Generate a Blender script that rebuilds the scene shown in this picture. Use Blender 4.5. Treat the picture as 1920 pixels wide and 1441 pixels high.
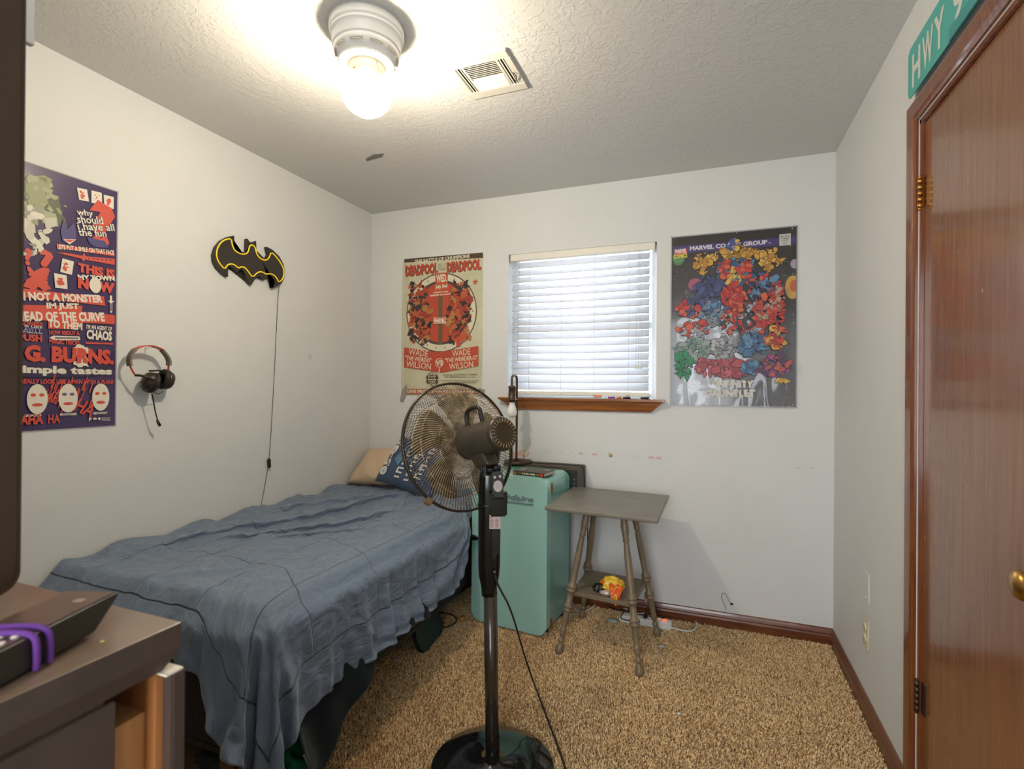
import bpy, bmesh, math, random
import numpy as np
from mathutils import Vector, Matrix, noise

for _o in list(bpy.data.objects):
    bpy.data.objects.remove(_o)
SC = bpy.context.scene
COL = SC.collection

# ------------------------------------------------------------------ room measures and camera
D, XL, XR, H = 2.957, -2.178, 0.580, 2.44     # far wall, left wall, right wall, ceiling height
YF = -0.45                                     # near wall (behind the camera)
FPX, YAW, PITCH, ROLL, CH = 964.535, -0.366458, 0.002489, 0.0077705, 1.265128
_f = Vector((math.sin(YAW)*math.cos(PITCH), math.cos(YAW)*math.cos(PITCH), math.sin(PITCH)))
_r0 = Vector((math.cos(YAW), -math.sin(YAW), 0)); _u0 = _r0.cross(_f)
_r = _r0*math.cos(ROLL)+_u0*math.sin(ROLL); _u = _u0*math.cos(ROLL)-_r0*math.sin(ROLL)
CAMP = Vector((0, 0, CH))
cd = bpy.data.cameras.new('camera'); cam = bpy.data.objects.new('camera', cd); COL.objects.link(cam)
cam.matrix_world = Matrix(((_r.x, _u.x, -_f.x, 0), (_r.y, _u.y, -_f.y, 0), (_r.z, _u.z, -_f.z, CH), (0, 0, 0, 1)))
cd.sensor_width = 36; cd.lens = 36*FPX/1920; cd.clip_start = .02
cd.dof.use_dof = True; cd.dof.focus_distance = 2.3; cd.dof.aperture_fstop = 5.6
SC.camera = cam

# ------------------------------------------------------------------ sky, lights, exposure
SC.view_settings.view_transform = 'Standard'; SC.view_settings.look = 'None'
SC.view_settings.exposure = 0.36; SC.view_settings.gamma = 1; SC.view_settings.use_curve_mapping = False
GLOBE_STRENGTH = 11.0
BULB_WATTS = 37.0
SKY_STRENGTH = 8.0
W = bpy.data.worlds.new('sky'); SC.world = W; W.use_nodes = True
W.node_tree.nodes['Background'].inputs[0].default_value = (.80, .89, 1.0, 1)
W.node_tree.nodes['Background'].inputs[1].default_value = SKY_STRENGTH
hl = bpy.data.lights.new('hall_fill_light', 'AREA'); hl.shape = 'RECTANGLE'; hl.size = .85; hl.size_y = 1.7; hl.energy = 38; hl.color = (.93, .96, 1)  # added fill beyond the doorway, not a known lamp
hlo = bpy.data.objects.new('hall_fill_light', hl); COL.objects.link(hlo)
hlo.location = (-.15, YF-.75, 1.45); hlo.rotation_euler = (math.radians(90), 0, 0)

# ------------------------------------------------------------------ surveying: a pixel of the photograph to a point of a room plane
def PT(ax, v, x, y):
    d = _r*((x-960)/FPX)+_u*((720.5-y)/FPX)+_f
    t = (v-CAMP[ax])/d[ax]
    return CAMP+d*t
def BK(x, y, v=D): return PT(1, v, x, y)
def LF(x, y, v=XL): return PT(0, v, x, y)
def RT(x, y, v=XR): return PT(0, v, x, y)
def FL(x, y, v=0.0): return PT(2, v, x, y)

# ------------------------------------------------------------------ materials
def mat(name, col, rough=.5, metal=0, spec=.5, bump=None, var=None, emit=None, trans=0, coat=0, sheen=0, alpha=1):
    m = bpy.data.materials.new(name); m.use_nodes = True; nt = m.node_tree; b = nt.nodes['Principled BSDF']
    b.inputs['Base Color'].default_value = (*col, 1); b.inputs['Roughness'].default_value = rough
    b.inputs['Metallic'].default_value = metal; b.inputs['Specular IOR Level'].default_value = spec
    b.inputs['Transmission Weight'].default_value = trans; b.inputs['Coat Weight'].default_value = coat
    b.inputs['Coat Roughness'].default_value = .08
    b.inputs['Sheen Weight'].default_value = sheen; b.inputs['Alpha'].default_value = alpha
    if emit: b.inputs['Emission Color'].default_value = (*emit[0], 1); b.inputs['Emission Strength'].default_value = emit[1]
    tc = nt.nodes.new('ShaderNodeTexCoord')
    def nz(scale, detail=3, stretch=None, rough_=.6):
        mp = nt.nodes.new('ShaderNodeMapping'); nt.links.new(tc.outputs['Object'], mp.inputs[0])
        if stretch: mp.inputs['Scale'].default_value = stretch
        n = nt.nodes.new('ShaderNodeTexNoise'); n.inputs['Scale'].default_value = scale; n.inputs['Detail'].default_value = detail
        n.inputs['Roughness'].default_value = rough_
        nt.links.new(mp.outputs[0], n.inputs['Vector']); return n
    if bump:
        n = nz(bump[0], bump[2] if len(bump) > 2 else 3, bump[3] if len(bump) > 3 else None)
        bp = nt.nodes.new('ShaderNodeBump'); bp.inputs['Strength'].default_value = 1; bp.inputs['Distance'].default_value = bump[1]
        nt.links.new(n.outputs[0], bp.inputs['Height']); nt.links.new(bp.outputs[0], b.inputs['Normal'])
    if var:   # (colour2, scale, stretch, lo, hi)
        n = nz(var[1], 5, var[2] if len(var) > 2 else None)
        r = nt.nodes.new('ShaderNodeValToRGB')
        lo, hi = (var[3], var[4]) if len(var) > 4 else (.35, .65)
        r.color_ramp.elements[0].position = lo; r.color_ramp.elements[1].position = hi
        r.color_ramp.elements[0].color = (*col, 1); r.color_ramp.elements[1].color = (*var[0], 1)
        nt.links.new(n.outputs[0], r.inputs[0]); nt.links.new(r.outputs[0], b.inputs['Base Color'])
    return m
_flat = {}
def ink(col, rough=.45):
    k = tuple(round(c, 3) for c in col)
    if k not in _flat: _flat[k] = mat('print_ink', col, rough, spec=.4)
    return _flat[k]

WALL = mat('painted_wall', (.71, .725, .72), .75, bump=(190, .0011, 4), var=((.68, .695, .69), 1.6, None, .4, .7))
CEIL = mat('knockdown_ceiling', (.66, .66, .64), .85)
nt = CEIL.node_tree; b = nt.nodes['Principled BSDF']; tc = [n for n in nt.nodes if n.type == 'TEX_COORD'][0]
n1 = nt.nodes.new('ShaderNodeTexNoise'); n1.inputs['Scale'].default_value = 32; n1.inputs['Detail'].default_value = 6; n1.inputs['Distortion'].default_value = 1.2
n2 = nt.nodes.new('ShaderNodeTexNoise'); n2.inputs['Scale'].default_value = 6; n2.inputs['Detail'].default_value = 3
for n in (n1, n2): nt.links.new(tc.outputs['Object'], n.inputs['Vector'])
cr = nt.nodes.new('ShaderNodeValToRGB'); cr.color_ramp.elements[0].position = .50; cr.color_ramp.elements[1].position = .56
nt.links.new(n1.outputs[0], cr.inputs[0])
mu = nt.nodes.new('ShaderNodeMath'); mu.operation = 'MULTIPLY'; nt.links.new(cr.outputs[0], mu.inputs[0]); nt.links.new(n2.outputs[0], mu.inputs[1])
bp = nt.nodes.new('ShaderNodeBump'); bp.inputs['Distance'].default_value = .0014; bp.inputs['Strength'].default_value = .9
nt.links.new(mu.outputs[0], bp.inputs['Height']); nt.links.new(bp.outputs[0], b.inputs['Normal'])

def wood(name, c1, c2, rough, axis=2, scale=9, coat=.3, bumpd=.0002):
    st = [14, 14, 14]; st[axis] = .7
    return mat(name, c1, rough, var=(c2, scale, tuple(st), .3, .72), bump=(scale*5, bumpd, 3, tuple(st)), coat=coat)
DOORW = wood('door_veneer', (.185, .070, .028), (.275, .120, .050), .24, 2, 5, .5)
nt = DOORW.node_tree; b = nt.nodes['Principled BSDF']; tc = [n for n in nt.nodes if n.type == 'TEX_COORD'][0]
oldc = b.inputs['Base Color'].links[0].from_socket
ns = nt.nodes.new('ShaderNodeTexNoise'); ns.inputs['Scale'].default_value = 34; ns.inputs['Detail'].default_value = 2
mp = nt.nodes.new('ShaderNodeMapping'); mp.inputs['Scale'].default_value = (1, 1.3, .7); nt.links.new(tc.outputs['Object'], mp.inputs[0]); nt.links.new(mp.outputs[0], ns.inputs['Vector'])
cr = nt.nodes.new('ShaderNodeValToRGB'); cr.color_ramp.elements[0].position = .775; cr.color_ramp.elements[1].position = .80
mx = nt.nodes.new('ShaderNodeMix'); mx.data_type = 'RGBA'; nt.links.new(ns.outputs[0], cr.inputs[0]); nt.links.new(cr.outputs[0], mx.inputs['Factor'])
nt.links.new(oldc, mx.inputs['A']); mx.inputs['B'].default_value = (.62, .40, .22, 1); nt.links.new(mx.outputs['Result'], b.inputs['Base Color'])
CASING = wood('casing_wood', (.115, .026, .008), (.26, .085, .025), .25, 2, 6, .6)
BASEW = wood('baseboard_wood', (.09, .022, .010), (.21, .070, .026), .32, 0, 6, .4)
BASEWY = wood('baseboard_wood_side', (.09, .030, .016), (.20, .075, .034), .4, 1, 6, .3)
SILLW = wood('sill_wood', (.18, .045, .008), (.42, .145, .028), .35, 0, 5, .5)
BRASS = mat('aged_brass', (.55, .30, .08), .3, 1); BRONZE = mat('dark_hinge_metal', (.09, .06, .04), .45, .8)
WHITEP = mat('white_plastic', (.78, .77, .72), .4); IVORY = mat('ivory_plastic', (.70, .64, .46), .4)
WHITEPAINT = mat('white_enamel', (.80, .80, .78), .35)
BLACKP = mat('glossy_black_plastic', (.006, .006, .005), .14, spec=.4)
BLACKM = mat('matt_black_plastic', (.012, .010, .008), .42, spec=.3, var=((.028, .024, .018), 9))
BLACKR = mat('black_rubber', (.012, .012, .012), .55)
CHROME = mat('chrome', (.75, .75, .75), .12, 1)
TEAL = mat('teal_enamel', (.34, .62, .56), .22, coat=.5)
TEAL_SHADED = mat('teal_enamel_shaded', (.20, .48, .44), .16, coat=.5)  # same enamel darkened, shade of the side put into the colour
GREYP = mat('olive_grey_paint', (.225, .172, .105), .4, var=((.175, .135, .085), 14), bump=(60, .0003))
GREYT = mat('table_top_paint', (.205, .188, .150), .36, var=((.16, .145, .115), 7), bump=(60, .0002))
IRON = mat('bronze_lamp_metal', (.085, .055, .035), .45, .6)
FROST = mat('frosted_bulb_glass', (.85, .86, .84), .25, spec=.6)
LAMIN = mat('dark_brown_laminate', (.050, .034, .027), .42, var=((.060, .042, .033), 20))
LAMIN_LIT = mat('brown_laminate_lit', (.17, .115, .078), .3, var=((.20, .14, .098), 5), coat=.25)  # same laminate lightened, light on the top face put into the colour
RAWW = wood('raw_pine', (.50, .24, .09), (.62, .32, .13), .55, 2, 5, 0)
RAWD = wood('raw_pine_dark', (.40, .15, .045), (.50, .21, .07), .55, 2, 5, 0)
RAWEDGE = mat('pale_board_edge', (.70, .62, .52), .6)

# ------------------------------------------------------------------ mesh builder
class MB:
    def __init__(s, M=None): s.bm = bmesh.new(); s.M = M or Matrix(); s.mi = 0
    def _add(s, f0):
        s.bm.faces.ensure_lookup_table()
        for f in s.bm.faces[f0:]: f.material_index = s.mi
    def box(s, x0, x1, y0, y1, z0, z1, bev=0, seg=2, M=None):
        f0 = len(s.bm.faces); T = (M or Matrix())
        t = bmesh.new(); bmesh.ops.create_cube(t, size=1)
        for v in t.verts: v.co = Vector(((x0+x1)/2+v.co.x*(x1-x0), (y0+y1)/2+v.co.y*(y1-y0), (z0+z1)/2+v.co.z*(z1-z0)))
        if bev: bmesh.ops.bevel(t, geom=t.edges[:], offset=bev, segments=seg, affect='EDGES')
        s.merge(t, T); return s
    def merge(s, t, T=None):
        T = s.M @ (T or Matrix()); idx = {}
        for v in t.verts: idx[v] = s.bm.verts.new(T @ v.co)
        for f in t.faces:
            try: g = s.bm.faces.new([idx[v] for v in f.verts]); g.smooth = f.smooth; g.material_index = s.mi
            except ValueError: pass
        t.free()
    def lathe(s, prof, M=None, n=32, cap=True):     # prof: (radius, z)
        T = s.M @ (M or Matrix()); rings = []
        for r, z in prof:
            if r < 1e-6: rings.append([s.bm.verts.new(T @ Vector((0, 0, z)))])
            else: rings.append([s.bm.verts.new(T @ Vector((r*math.cos(2*math.pi*k/n), r*math.sin(2*math.pi*k/n), z))) for k in range(n)])
        for a, c in zip(rings, rings[1:]):
            for k in range(n):
                k2 = (k+1) % n
                q = [a[k % len(a)], a[k2 % len(a)], c[k2 % len(c)], c[k % len(c)]]
                q2 = []
                for v in q:
                    if v not in q2: q2.append(v)
                if len(q2) > 2:
                    f = s.bm.faces.new(q2); f.smooth = True; f.material_index = s.mi
        if cap:
            for rg in (rings[0], rings[-1]):
                if len(rg) > 2: f = s.bm.faces.new(rg); f.material_index = s.mi
        return s
    def cyl(s, p, q, r, r2=None, n=20):
        p, q = Vector(p), Vector(q); d = q-p
        M = Matrix.Translation(p) @ d.to_track_quat('Z', 'Y').to_matrix().to_4x4()
        return s.lathe([(r, 0), (r if r2 is None else r2, d.length)], M, n)
    def tube(s, pts, r, n=8, closed=False, smooth_=0):
        pts = [Vector(p) for p in pts]
        for _ in range(smooth_): pts = chaikin(pts, closed)
        N = len(pts); rings = []; up = None
        for i, p in enumerate(pts):
            a = pts[(i-1) % N] if (closed or i > 0) else pts[i]; c = pts[(i+1) % N] if (closed or i < N-1) else pts[i]
            t = (c-a).normalized()
            if up is None:
                up = t.orthogonal().normalized()
            up = (up-t*up.dot(t))
            up = up.normalized() if up.length > 1e-6 else t.orthogonal().normalized()
            w = t.cross(up); rr = r[i] if isinstance(r, (list, tuple)) else r
            rings.append([s.bm.verts.new(s.M @ (p+up*rr*math.cos(2*math.pi*k/n)+w*rr*math.sin(2*math.pi*k/n))) for k in range(n)])
        rng = range(N if closed else N-1)
        for i in rng:
            a, c = rings[i], rings[(i+1) % N]
            for k in range(n):
                f = s.bm.faces.new((a[k], a[(k+1) % n], c[(k+1) % n], c[k])); f.smooth = True; f.material_index = s.mi
        if not closed and n > 2:
            for rg in (rings[0], rings[-1]): f = s.bm.faces.new(rg); f.material_index = s.mi
        return s
    def prism(s, pts, vec, smooth_=False):   # closed outline (3d) extruded by vec
        vec = Vector(vec); a = [s.bm.verts.new(s.M @ Vector(p)) for p in pts]; c = [s.bm.verts.new(s.M @ (Vector(p)+vec)) for p in pts]
        n = len(a)
        for k in range(n):
            f = s.bm.faces.new((a[k], a[(k+1) % n], c[(k+1) % n], c[k])); f.material_index = s.mi; f.smooth = smooth_
        f1 = s.bm.faces.new(a); f2 = s.bm.faces.new(list(reversed(c)))
        for f in (f1, f2): f.material_index = s.mi
        bmesh.ops.triangulate(s.bm, faces=[f1, f2])
        return s
    def grid(s, fn, nu, nv, closed_u=False):
        vs = [[s.bm.verts.new(s.M @ Vector(fn(i/nu, j/nv))) for i in range(nu+(0 if closed_u else 1))] for j in range(nv+1)]
        for j in range(nv):
            for i in range(nu):
                i2 = (i+1) % len(vs[0])
                f = s.bm.faces.new((vs[j][i], vs[j][i2], vs[j+1][i2], vs[j+1][i])); f.smooth = True; f.material_index = s.mi
        return s
    def sphere(s, c, r, n=16, M=None):
        T = Matrix.Translation(Vector(c)) @ (M or Matrix()) @ Matrix.Diagonal((*(r if isinstance(r, tuple) else (r, r, r)), 1))
        return s.lathe([(math.sin(math.pi*k/(n//2)) if 0 < k < n//2 else 0, -math.cos(math.pi*k/(n//2))) for k in range(n//2+1)], T, n, False)
    def build(s, name, mats, parent=None, mods=()):
        bmesh.ops.recalc_face_normals(s.bm, faces=s.bm.faces[:])
        me = bpy.data.meshes.new(name)
        if parent is not None:
            o0 = parent
            off = Vector((0, 0, 0))
            while o0 is not None: off += Vector(o0.location); o0 = o0.parent
            bmesh.ops.translate(s.bm, verts=s.bm.verts[:], vec=-off)
        s.bm.to_mesh(me); s.bm.free()
        for m in (mats if isinstance(mats, (list, tuple)) else [mats]): me.materials.append(m)
        o = bpy.data.objects.new(name, me); COL.objects.link(o)
        if parent is not None: o.parent = parent
        for t, kw in mods:
            md = o.modifiers.new(t.lower(), t)
            for k, v in kw.items(): setattr(md, k, v)
        return o
def chaikin(p, closed=False):
    o = []; N = len(p)
    if not closed: o.append(p[0])
    for i in range(N if closed else N-1):
        a, c = p[i], p[(i+1) % N]; o += [a*.75+c*.25, a*.25+c*.75]
    if not closed: o.append(p[-1])
    return o
def thing(name, label, cat, loc, group=None):
    o = bpy.data.objects.new(name, None); COL.objects.link(o); o.location = loc; o.empty_display_size = .05
    return tag(o, label, cat, group)
def tag(o, label, cat, group=None):
    o['label'] = label; o['category'] = cat
    if group: o['group'] = group
    return o
def struct(o): o['kind'] = 'structure'; return o

# ------------------------------------------------------------------ flat print: lettering and shapes on a plane
_fc = bpy.data.curves.new('lettering_source', 'FONT'); _fo = bpy.data.objects.new('lettering_source', _fc); COL.objects.link(_fo)
_glyph = {}
def glyphs(txt, bold=.0, shear=0):
    k = (txt, bold, shear)
    if k not in _glyph:
        _fc.body = txt; _fc.offset = bold; _fc.shear = shear; _fc.resolution_u = 2; _fc.fill_mode = 'FRONT'
        bpy.context.view_layer.update()
        dg = bpy.context.evaluated_depsgraph_get(); e = _fo.evaluated_get(dg); me = e.to_mesh()
        V = [(v.co.x, v.co.y) for v in me.vertices]; F = [tuple(p.vertices) for p in me.polygons]; e.to_mesh_clear()
        x0 = min(v[0] for v in V); x1 = max(v[0] for v in V); y0 = min(v[1] for v in V); y1 = max(v[1] for v in V)
        _glyph[k] = ([((a-x0)/(x1-x0), (b_-y0)/(y1-y0)) for a, b_ in V], F)
    return _glyph[k]
class Print:
    """flat ink on a sheet: P(a, b, lift) maps sheet metres (a right, b up) to the room"""
    def __init__(s, P): s.P = P; s.V = []; s.F = []; s.MI = []; s.mats = []; s.layer = 0
    def _m(s, col):
        m = ink(col) if isinstance(col, tuple) else col
        if m not in s.mats: s.mats.append(m)
        return s.mats.index(m)
    def poly(s, pts, col):
        s.layer += 1; z = .0006+.000012*s.layer; k = len(s.V); mi = s._m(col)
        s.V += [s.P(a, b_, z) for a, b_ in pts]; s.F.append(tuple(range(k, k+len(pts)))); s.MI.append(mi)
    def disc(s, a, b_, ra, rb, col, n=28, rot=0):
        s.poly([(a+ra*math.cos(2*math.pi*k/n+rot), b_+rb*math.sin(2*math.pi*k/n+rot)) for k in range(n)], col)
    def ring(s, a, b_, r0, r1, col, a0=0, a1=2*math.pi, n=30):
        s.layer += 1; z = .0006+.000012*s.layer; mi = s._m(col); k = len(s.V)
        for i in range(n+1):
            t = a0+(a1-a0)*i/n
            for r in (r0, r1): s.V.append(s.P(a+r*math.cos(t), b_+r*math.sin(t), z))
        for i in range(n): s.F.append((k+2*i, k+2*i+1, k+2*i+3, k+2*i+2)); s.MI.append(mi)
    def star(s, a, b_, r, col, rot=.3):
        s.poly([(a+(r if k % 2 == 0 else r*.42)*math.cos(rot+math.pi*k/5), b_+(r if k % 2 == 0 else r*.42)*math.sin(rot+math.pi*k/5)) for k in range(10)], col)
    def rect(s, a0, b0, a1, b1, col): s.poly([(a0, b0), (a1, b0), (a1, b1), (a0, b1)], col)
    def text(s, txt, p, q, h, col, bold=.02, shear=0, lean=0):
        """txt from p to q (sheet coords of the middle left and middle right), height h"""
        s.layer += 1; z = .0006+.000012*s.layer; V, F = glyphs(txt, bold, shear); k = len(s.V); mi = s._m(col)
        dx, dy = q[0]-p[0], q[1]-p[1]; L = math.hypot(dx, dy); ux, uy = dx/L, dy/L; nx, ny = -uy+lean, ux
        for x, y in V:
            a = p[0]+ux*x*L+nx*(y-.5)*h; b_ = p[1]+uy*x*L+ny*(y-.5)*h
            s.V.append(s.P(a, b_, z))
        for f in F: s.F.append(tuple(i+k for i in f)); s.MI.append(mi)
    def shards(s, fn_in, box, cols, n, size, seed, black=None):
        n = int(n*1.5)
        rnd = random.Random(seed); c = 0
        while c < n:
            a = rnd.uniform(box[0], box[2]); b_ = rnd.uniform(box[1], box[3])
            if not fn_in(a, b_): continue
            c += 1; r = size*rnd.uniform(.45, 1.3); cb = (box[0]+box[2])/2; cc = (box[1]+box[3])/2; th = math.atan2(b_-cc, a-cb)+rnd.gauss(0, 1.1); el = rnd.uniform(.32, .85); m = rnd.randint(4, 7); r *= rnd.choice((.6, 1, 1.5))
            pts = []
            for k in range(m):
                t = 2*math.pi*k/m+rnd.uniform(-.3, .3); rr = r*rnd.uniform(.7, 1.1)
                x, y = rr*math.cos(t), rr*el*math.sin(t); pts.append((x*math.cos(th)-y*math.sin(th), x*math.sin(th)+y*math.cos(th)))
            if black: s.poly([(a+x*1.12, b_+y*1.12) for x, y in pts], black)
            s.poly([(a+x, b_+y) for x, y in pts], rnd.choice(cols))
    def build(s, name, parent):
        off = Vector((0, 0, 0)); o0 = parent
        while o0 is not None: off += Vector(o0.location); o0 = o0.parent
        me = bpy.data.meshes.new(name); me.from_pydata([tuple(Vector(v)-off) for v in s.V], [], s.F)
        for m in s.mats: me.materials.append(m)
        me.polygons.foreach_set('material_index', s.MI); me.update()
        o = bpy.data.objects.new(name, me); COL.objects.link(o); o.parent = parent; return o

# ================================================================== THE ROOM
TK = .12
struct(MB().box(XL-TK, XR+TK, YF-TK, D+TK, -.08, -.010).build('floor', mat('carpet_backing', (.19, .115, .055), .95)))
struct(MB().box(XL-TK, XR+TK, YF-TK, D+TK, H, H+.08).build('ceiling', CEIL))
struct(MB().box(XL-TK, XL, YF-TK, D+TK, -.01, H).build('wall_left', WALL))
WX0, WX1, WZ0, WZ1 = -1.163, -.277, 1.196, 2.074
m = MB()
m.box(XL, WX0, D, D+TK, -.01, H); m.box(WX1, XR, D, D+TK, -.01, H)
m.box(WX0, WX1, D, D+TK, -.01, WZ0); m.box(WX0, WX1, D, D+TK, WZ1, H)
struct(m.build('wall_back', WALL))
DY0, DY1, DZ = 1.105, 1.868, 2.066           # door opening (y range, head height)
m = MB()
m.box(XR, XR+TK, DY1, D+TK, -.01, H); m.box(XR, XR+TK, YF-TK, DY0, -.01, H); m.box(XR, XR+TK, DY0, DY1, DZ, H)
struct(m.build('wall_right', WALL))
m = MB()                                       # near wall with the doorway the picture is taken from
m.box(XL, -.62, YF-TK, YF, -.01, H); m.box(.32, XR, YF-TK, YF, -.01, H); m.box(-.62, .32, YF-TK, YF, 2.06, H)
struct(m.build('wall_front', WALL))
HW = mat('hall_paint', (.62, .61, .57), .8)
m = MB(); m.box(-1.5, 1.2, YF-1.5, YF-1.42, -.01, H); m.box(-1.5, -1.42, YF-1.42, YF-TK, -.01, H); m.box(1.12, 1.2, YF-1.42, YF-TK, -.01, H)
struct(m.build('wall_hall', HW)); struct(MB().box(-1.5, 1.2, YF-1.5, YF-TK, -.08, -.01).build('floor_hall', mat('hall_carpet', (.3, .2, .11), .95)))
struct(MB().box(-1.5, 1.2, YF-1.5, YF-TK, H, H+.08).build('ceiling_hall', HW))

# baseboards with a small moulded profile
prof = [(0, 0), (.014, 0), (.015, .042), (.011, .050), (.013, .056), (.008, .066), (.004, .076), (0, .080)]
b1 = MB().prism([(XL, D-a, z-.005) for a, z in prof], (XR-XL-.001, 0, 0)); struct(b1.build('baseboard_back', BASEW))
b2 = MB().prism([(XR-a, D-.014, z-.005) for a, z in prof], (0, -(D-.014-1.94), 0)); struct(b2.build('baseboard_right', BASEWY))
b3 = MB().prism([(XL+a, D-.014, z-.005) for a, z in prof], (0, -(D-.014-YF), 0)); struct(b3.build('baseboard_left', BASEWY))

# ------------------------------------------------------------------ carpet pile (uncountable tufts)
def carpet():
    rng = np.random.RandomState(7); step = .0049
    xs = np.arange(-1.62, XR-.016, step); ys = np.arange(1.10, D-.016, step)
    X, Y = np.meshgrid(xs, ys); X = X.ravel(); Y = Y.ravel()
    X = X+rng.uniform(-.003, .003, X.size); Y = Y+rng.uniform(-.003, .003, Y.size)
    keep = (X < XR-.016) & (Y < D-.016) & (Y > .98+.0*X) & ~((X > -1.17) & (X < -.79) & (Y > 2.54) & (Y < 2.9))
    vis = (-.36*X+.93*Y > 1.6) & ((X > -1.40) | (Y > 1.9))
    keep &= vis
    X, Y = X[keep], Y[keep]; n = X.size
    patch = np.sin(X*9+2*np.sin(Y*7))*np.cos(Y*8+1.5*np.sin(X*6))
    th = rng.uniform(0, 6.283, n); lean = rng.uniform(.002, .0085, n)
    th = np.where(rng.rand(n) < .45, .9+patch*1.2+rng.normal(0, .5, n), th)
    hgt = rng.uniform(.008, .017, n); w = rng.uniform(.0014, .0027, n)
    dx, dy = np.cos(th), np.sin(th); ph = rng.uniform(0, 3.14, n); px, py = np.cos(ph), np.sin(ph)
    V = np.empty((n, 5, 3), np.float32)
    for k, (hh, ll, ww) in enumerate(((0, 0, 1), (0, 0, -1), (.6, .35, 1.15), (.6, .35, -1.15), (1, 1, 0))):
        V[:, k, 0] = X+dx*lean*ll+px*w*ww; V[:, k, 1] = Y+dy*lean*ll+py*w*ww; V[:, k, 2] = -.010+hgt*hh
    base = (np.arange(n)*5)[:, None]
    F = np.concatenate([base+np.array([0, 1, 3]), base+np.array([0, 3, 2]), base+np.array([2, 3, 4])], 1).reshape(-1, 3).astype(np.int32)
    me = bpy.data.meshes.new('carpet_pile'); me.vertices.add(n*5); me.vertices.foreach_set('co', V.ravel())
    me.loops.add(F.size); me.loops.foreach_set('vertex_index', F.ravel())
    me.polygons.add(len(F)); me.polygons.foreach_set('loop_start', np.arange(0, F.size, 3, dtype=np.int32)); me.polygons.foreach_set('loop_total', np.full(len(F), 3, np.int32))
    me.update(); me.validate()
    m = bpy.data.materials.new('carpet_fibre'); m.use_nodes = True; nt = m.node_tree; b = nt.nodes['Principled BSDF']; b.inputs['Roughness'].default_value = .85
    b.inputs['Specular IOR Level'].default_value = .15
    g = nt.nodes.new('ShaderNodeTexCoord'); v = nt.nodes.new('ShaderNodeTexVoronoi'); v.inputs['Scale'].default_value = 210
    r = nt.nodes.new('ShaderNodeValToRGB'); e = r.color_ramp.elements
    e[0].position = 0; e[0].color = (.33, .19, .08, 1); e[1].position = 1; e[1].color = (.94, .74, .45, 1)
    e2 = e.new(.25); e2.color = (.66, .43, .20, 1); e3 = e.new(.6); e3.color = (.86, .62, .34, 1)
    s = nt.nodes.new('ShaderNodeSeparateColor'); nt.links.new(g.outputs['Object'], v.inputs['Vector']); nt.links.new(v.outputs['Color'], s.inputs[0])
    nt.links.new(s.outputs[0], r.inputs[0]); nt.links.new(r.outputs[0], b.inputs['Base Color'])
    me.materials.append(m); o = bpy.data.objects.new('carpet_pile', me); COL.objects.link(o); o.parent = bpy.data.objects['floor']; o['kind'] = 'stuff'
    tag_ = o; o['label'] = 'beige brown shaggy carpet pile'
carpet()

# ------------------------------------------------------------------ window: vinyl unit, glass, stool
VIN = mat('window_vinyl', (.80, .83, .86), .35)
yb = D+.078
m = MB(); fw = .035
m.box(WX0, WX0+fw, yb, D+TK, WZ0, WZ1, .004); m.box(WX1-fw, WX1, yb, D+TK, WZ0, WZ1, .004)
m.box(WX0+fw, WX1-fw, yb, D+TK, WZ0, WZ0+fw, .004); m.box(WX0+fw, WX1-fw, yb, D+TK, WZ1-fw, WZ1, .004)
m.box(WX0+fw, WX1-fw, yb+.008, D+TK-.008, 1.60, 1.64, .004)
win = struct(m.build('window_1', VIN))
gm = bpy.data.materials.new('window_glass'); gm.use_nodes = True; nt = gm.node_tree; nt.nodes.clear()
o_ = nt.nodes.new('ShaderNodeOutputMaterial'); t_ = nt.nodes.new('ShaderNodeBsdfTransparent'); g_ = nt.nodes.new('ShaderNodeBsdfGlossy'); x_ = nt.nodes.new('ShaderNodeMixShader')
t_.inputs[0].default_value = (.96, .98, .97, 1); g_.inputs[1].default_value = .02; fr = nt.nodes.new('ShaderNodeFresnel'); fr.inputs[0].default_value = 1.45
nt.links.new(fr.outputs[0], x_.inputs[0]); nt.links.new(t_.outputs[0], x_.inputs[1]); nt.links.new(g_.outputs[0], x_.inputs[2]); nt.links.new(x_.outputs[0], o_.inputs[0])
for z0, z1 in ((WZ0+fw, 1.60), (1.64, WZ1-fw)):
    MB().box(WX0+fw, WX1-fw, D+.098, D+.102, z0, z1).build('pane', gm, win)
# wooden sill: board on top, moulded apron under it with mitred ends
m = MB(); zt = WZ0-.001
m.box(-1.207, -.228, D-.058, D-.0005, zt-.013, zt, .003)
m.box(WX0+.002, WX1-.002, D-.001, D+.077, zt-.013, zt+.0005)
apro = [(.050, -.013), (.046, -.022), (.038, -.025), (.037, -.031), (.030, -.036), (.024, -.052), (.020, -.068), (.010, -.074), (.0005, -.076), (.0005, -.013)]
def aprx(d, z):   # half extents shrink with depth of moulding
    return -1.200+(-.013-z)*1.20+.006*(z < -.02), -.236-(-.013-z)*1.1
vs = []
for side in (0, 1):
    vs.append([m.bm.verts.new((aprx(d_, z)[side], D-d_, zt+z)) for d_, z in apro])
for k in range(len(apro)):
    k2 = (k+1) % len(apro); m.bm.faces.new((vs[0][k], vs[0][k2], vs[1][k2], vs[1][k]))
m.bm.faces.new(vs[0]); m.bm.faces.new(list(reversed(vs[1])))
sill = struct(m.build('trim_1', SILLW)); sill['label'] = 'orange brown wooden window sill with moulded apron'

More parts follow.
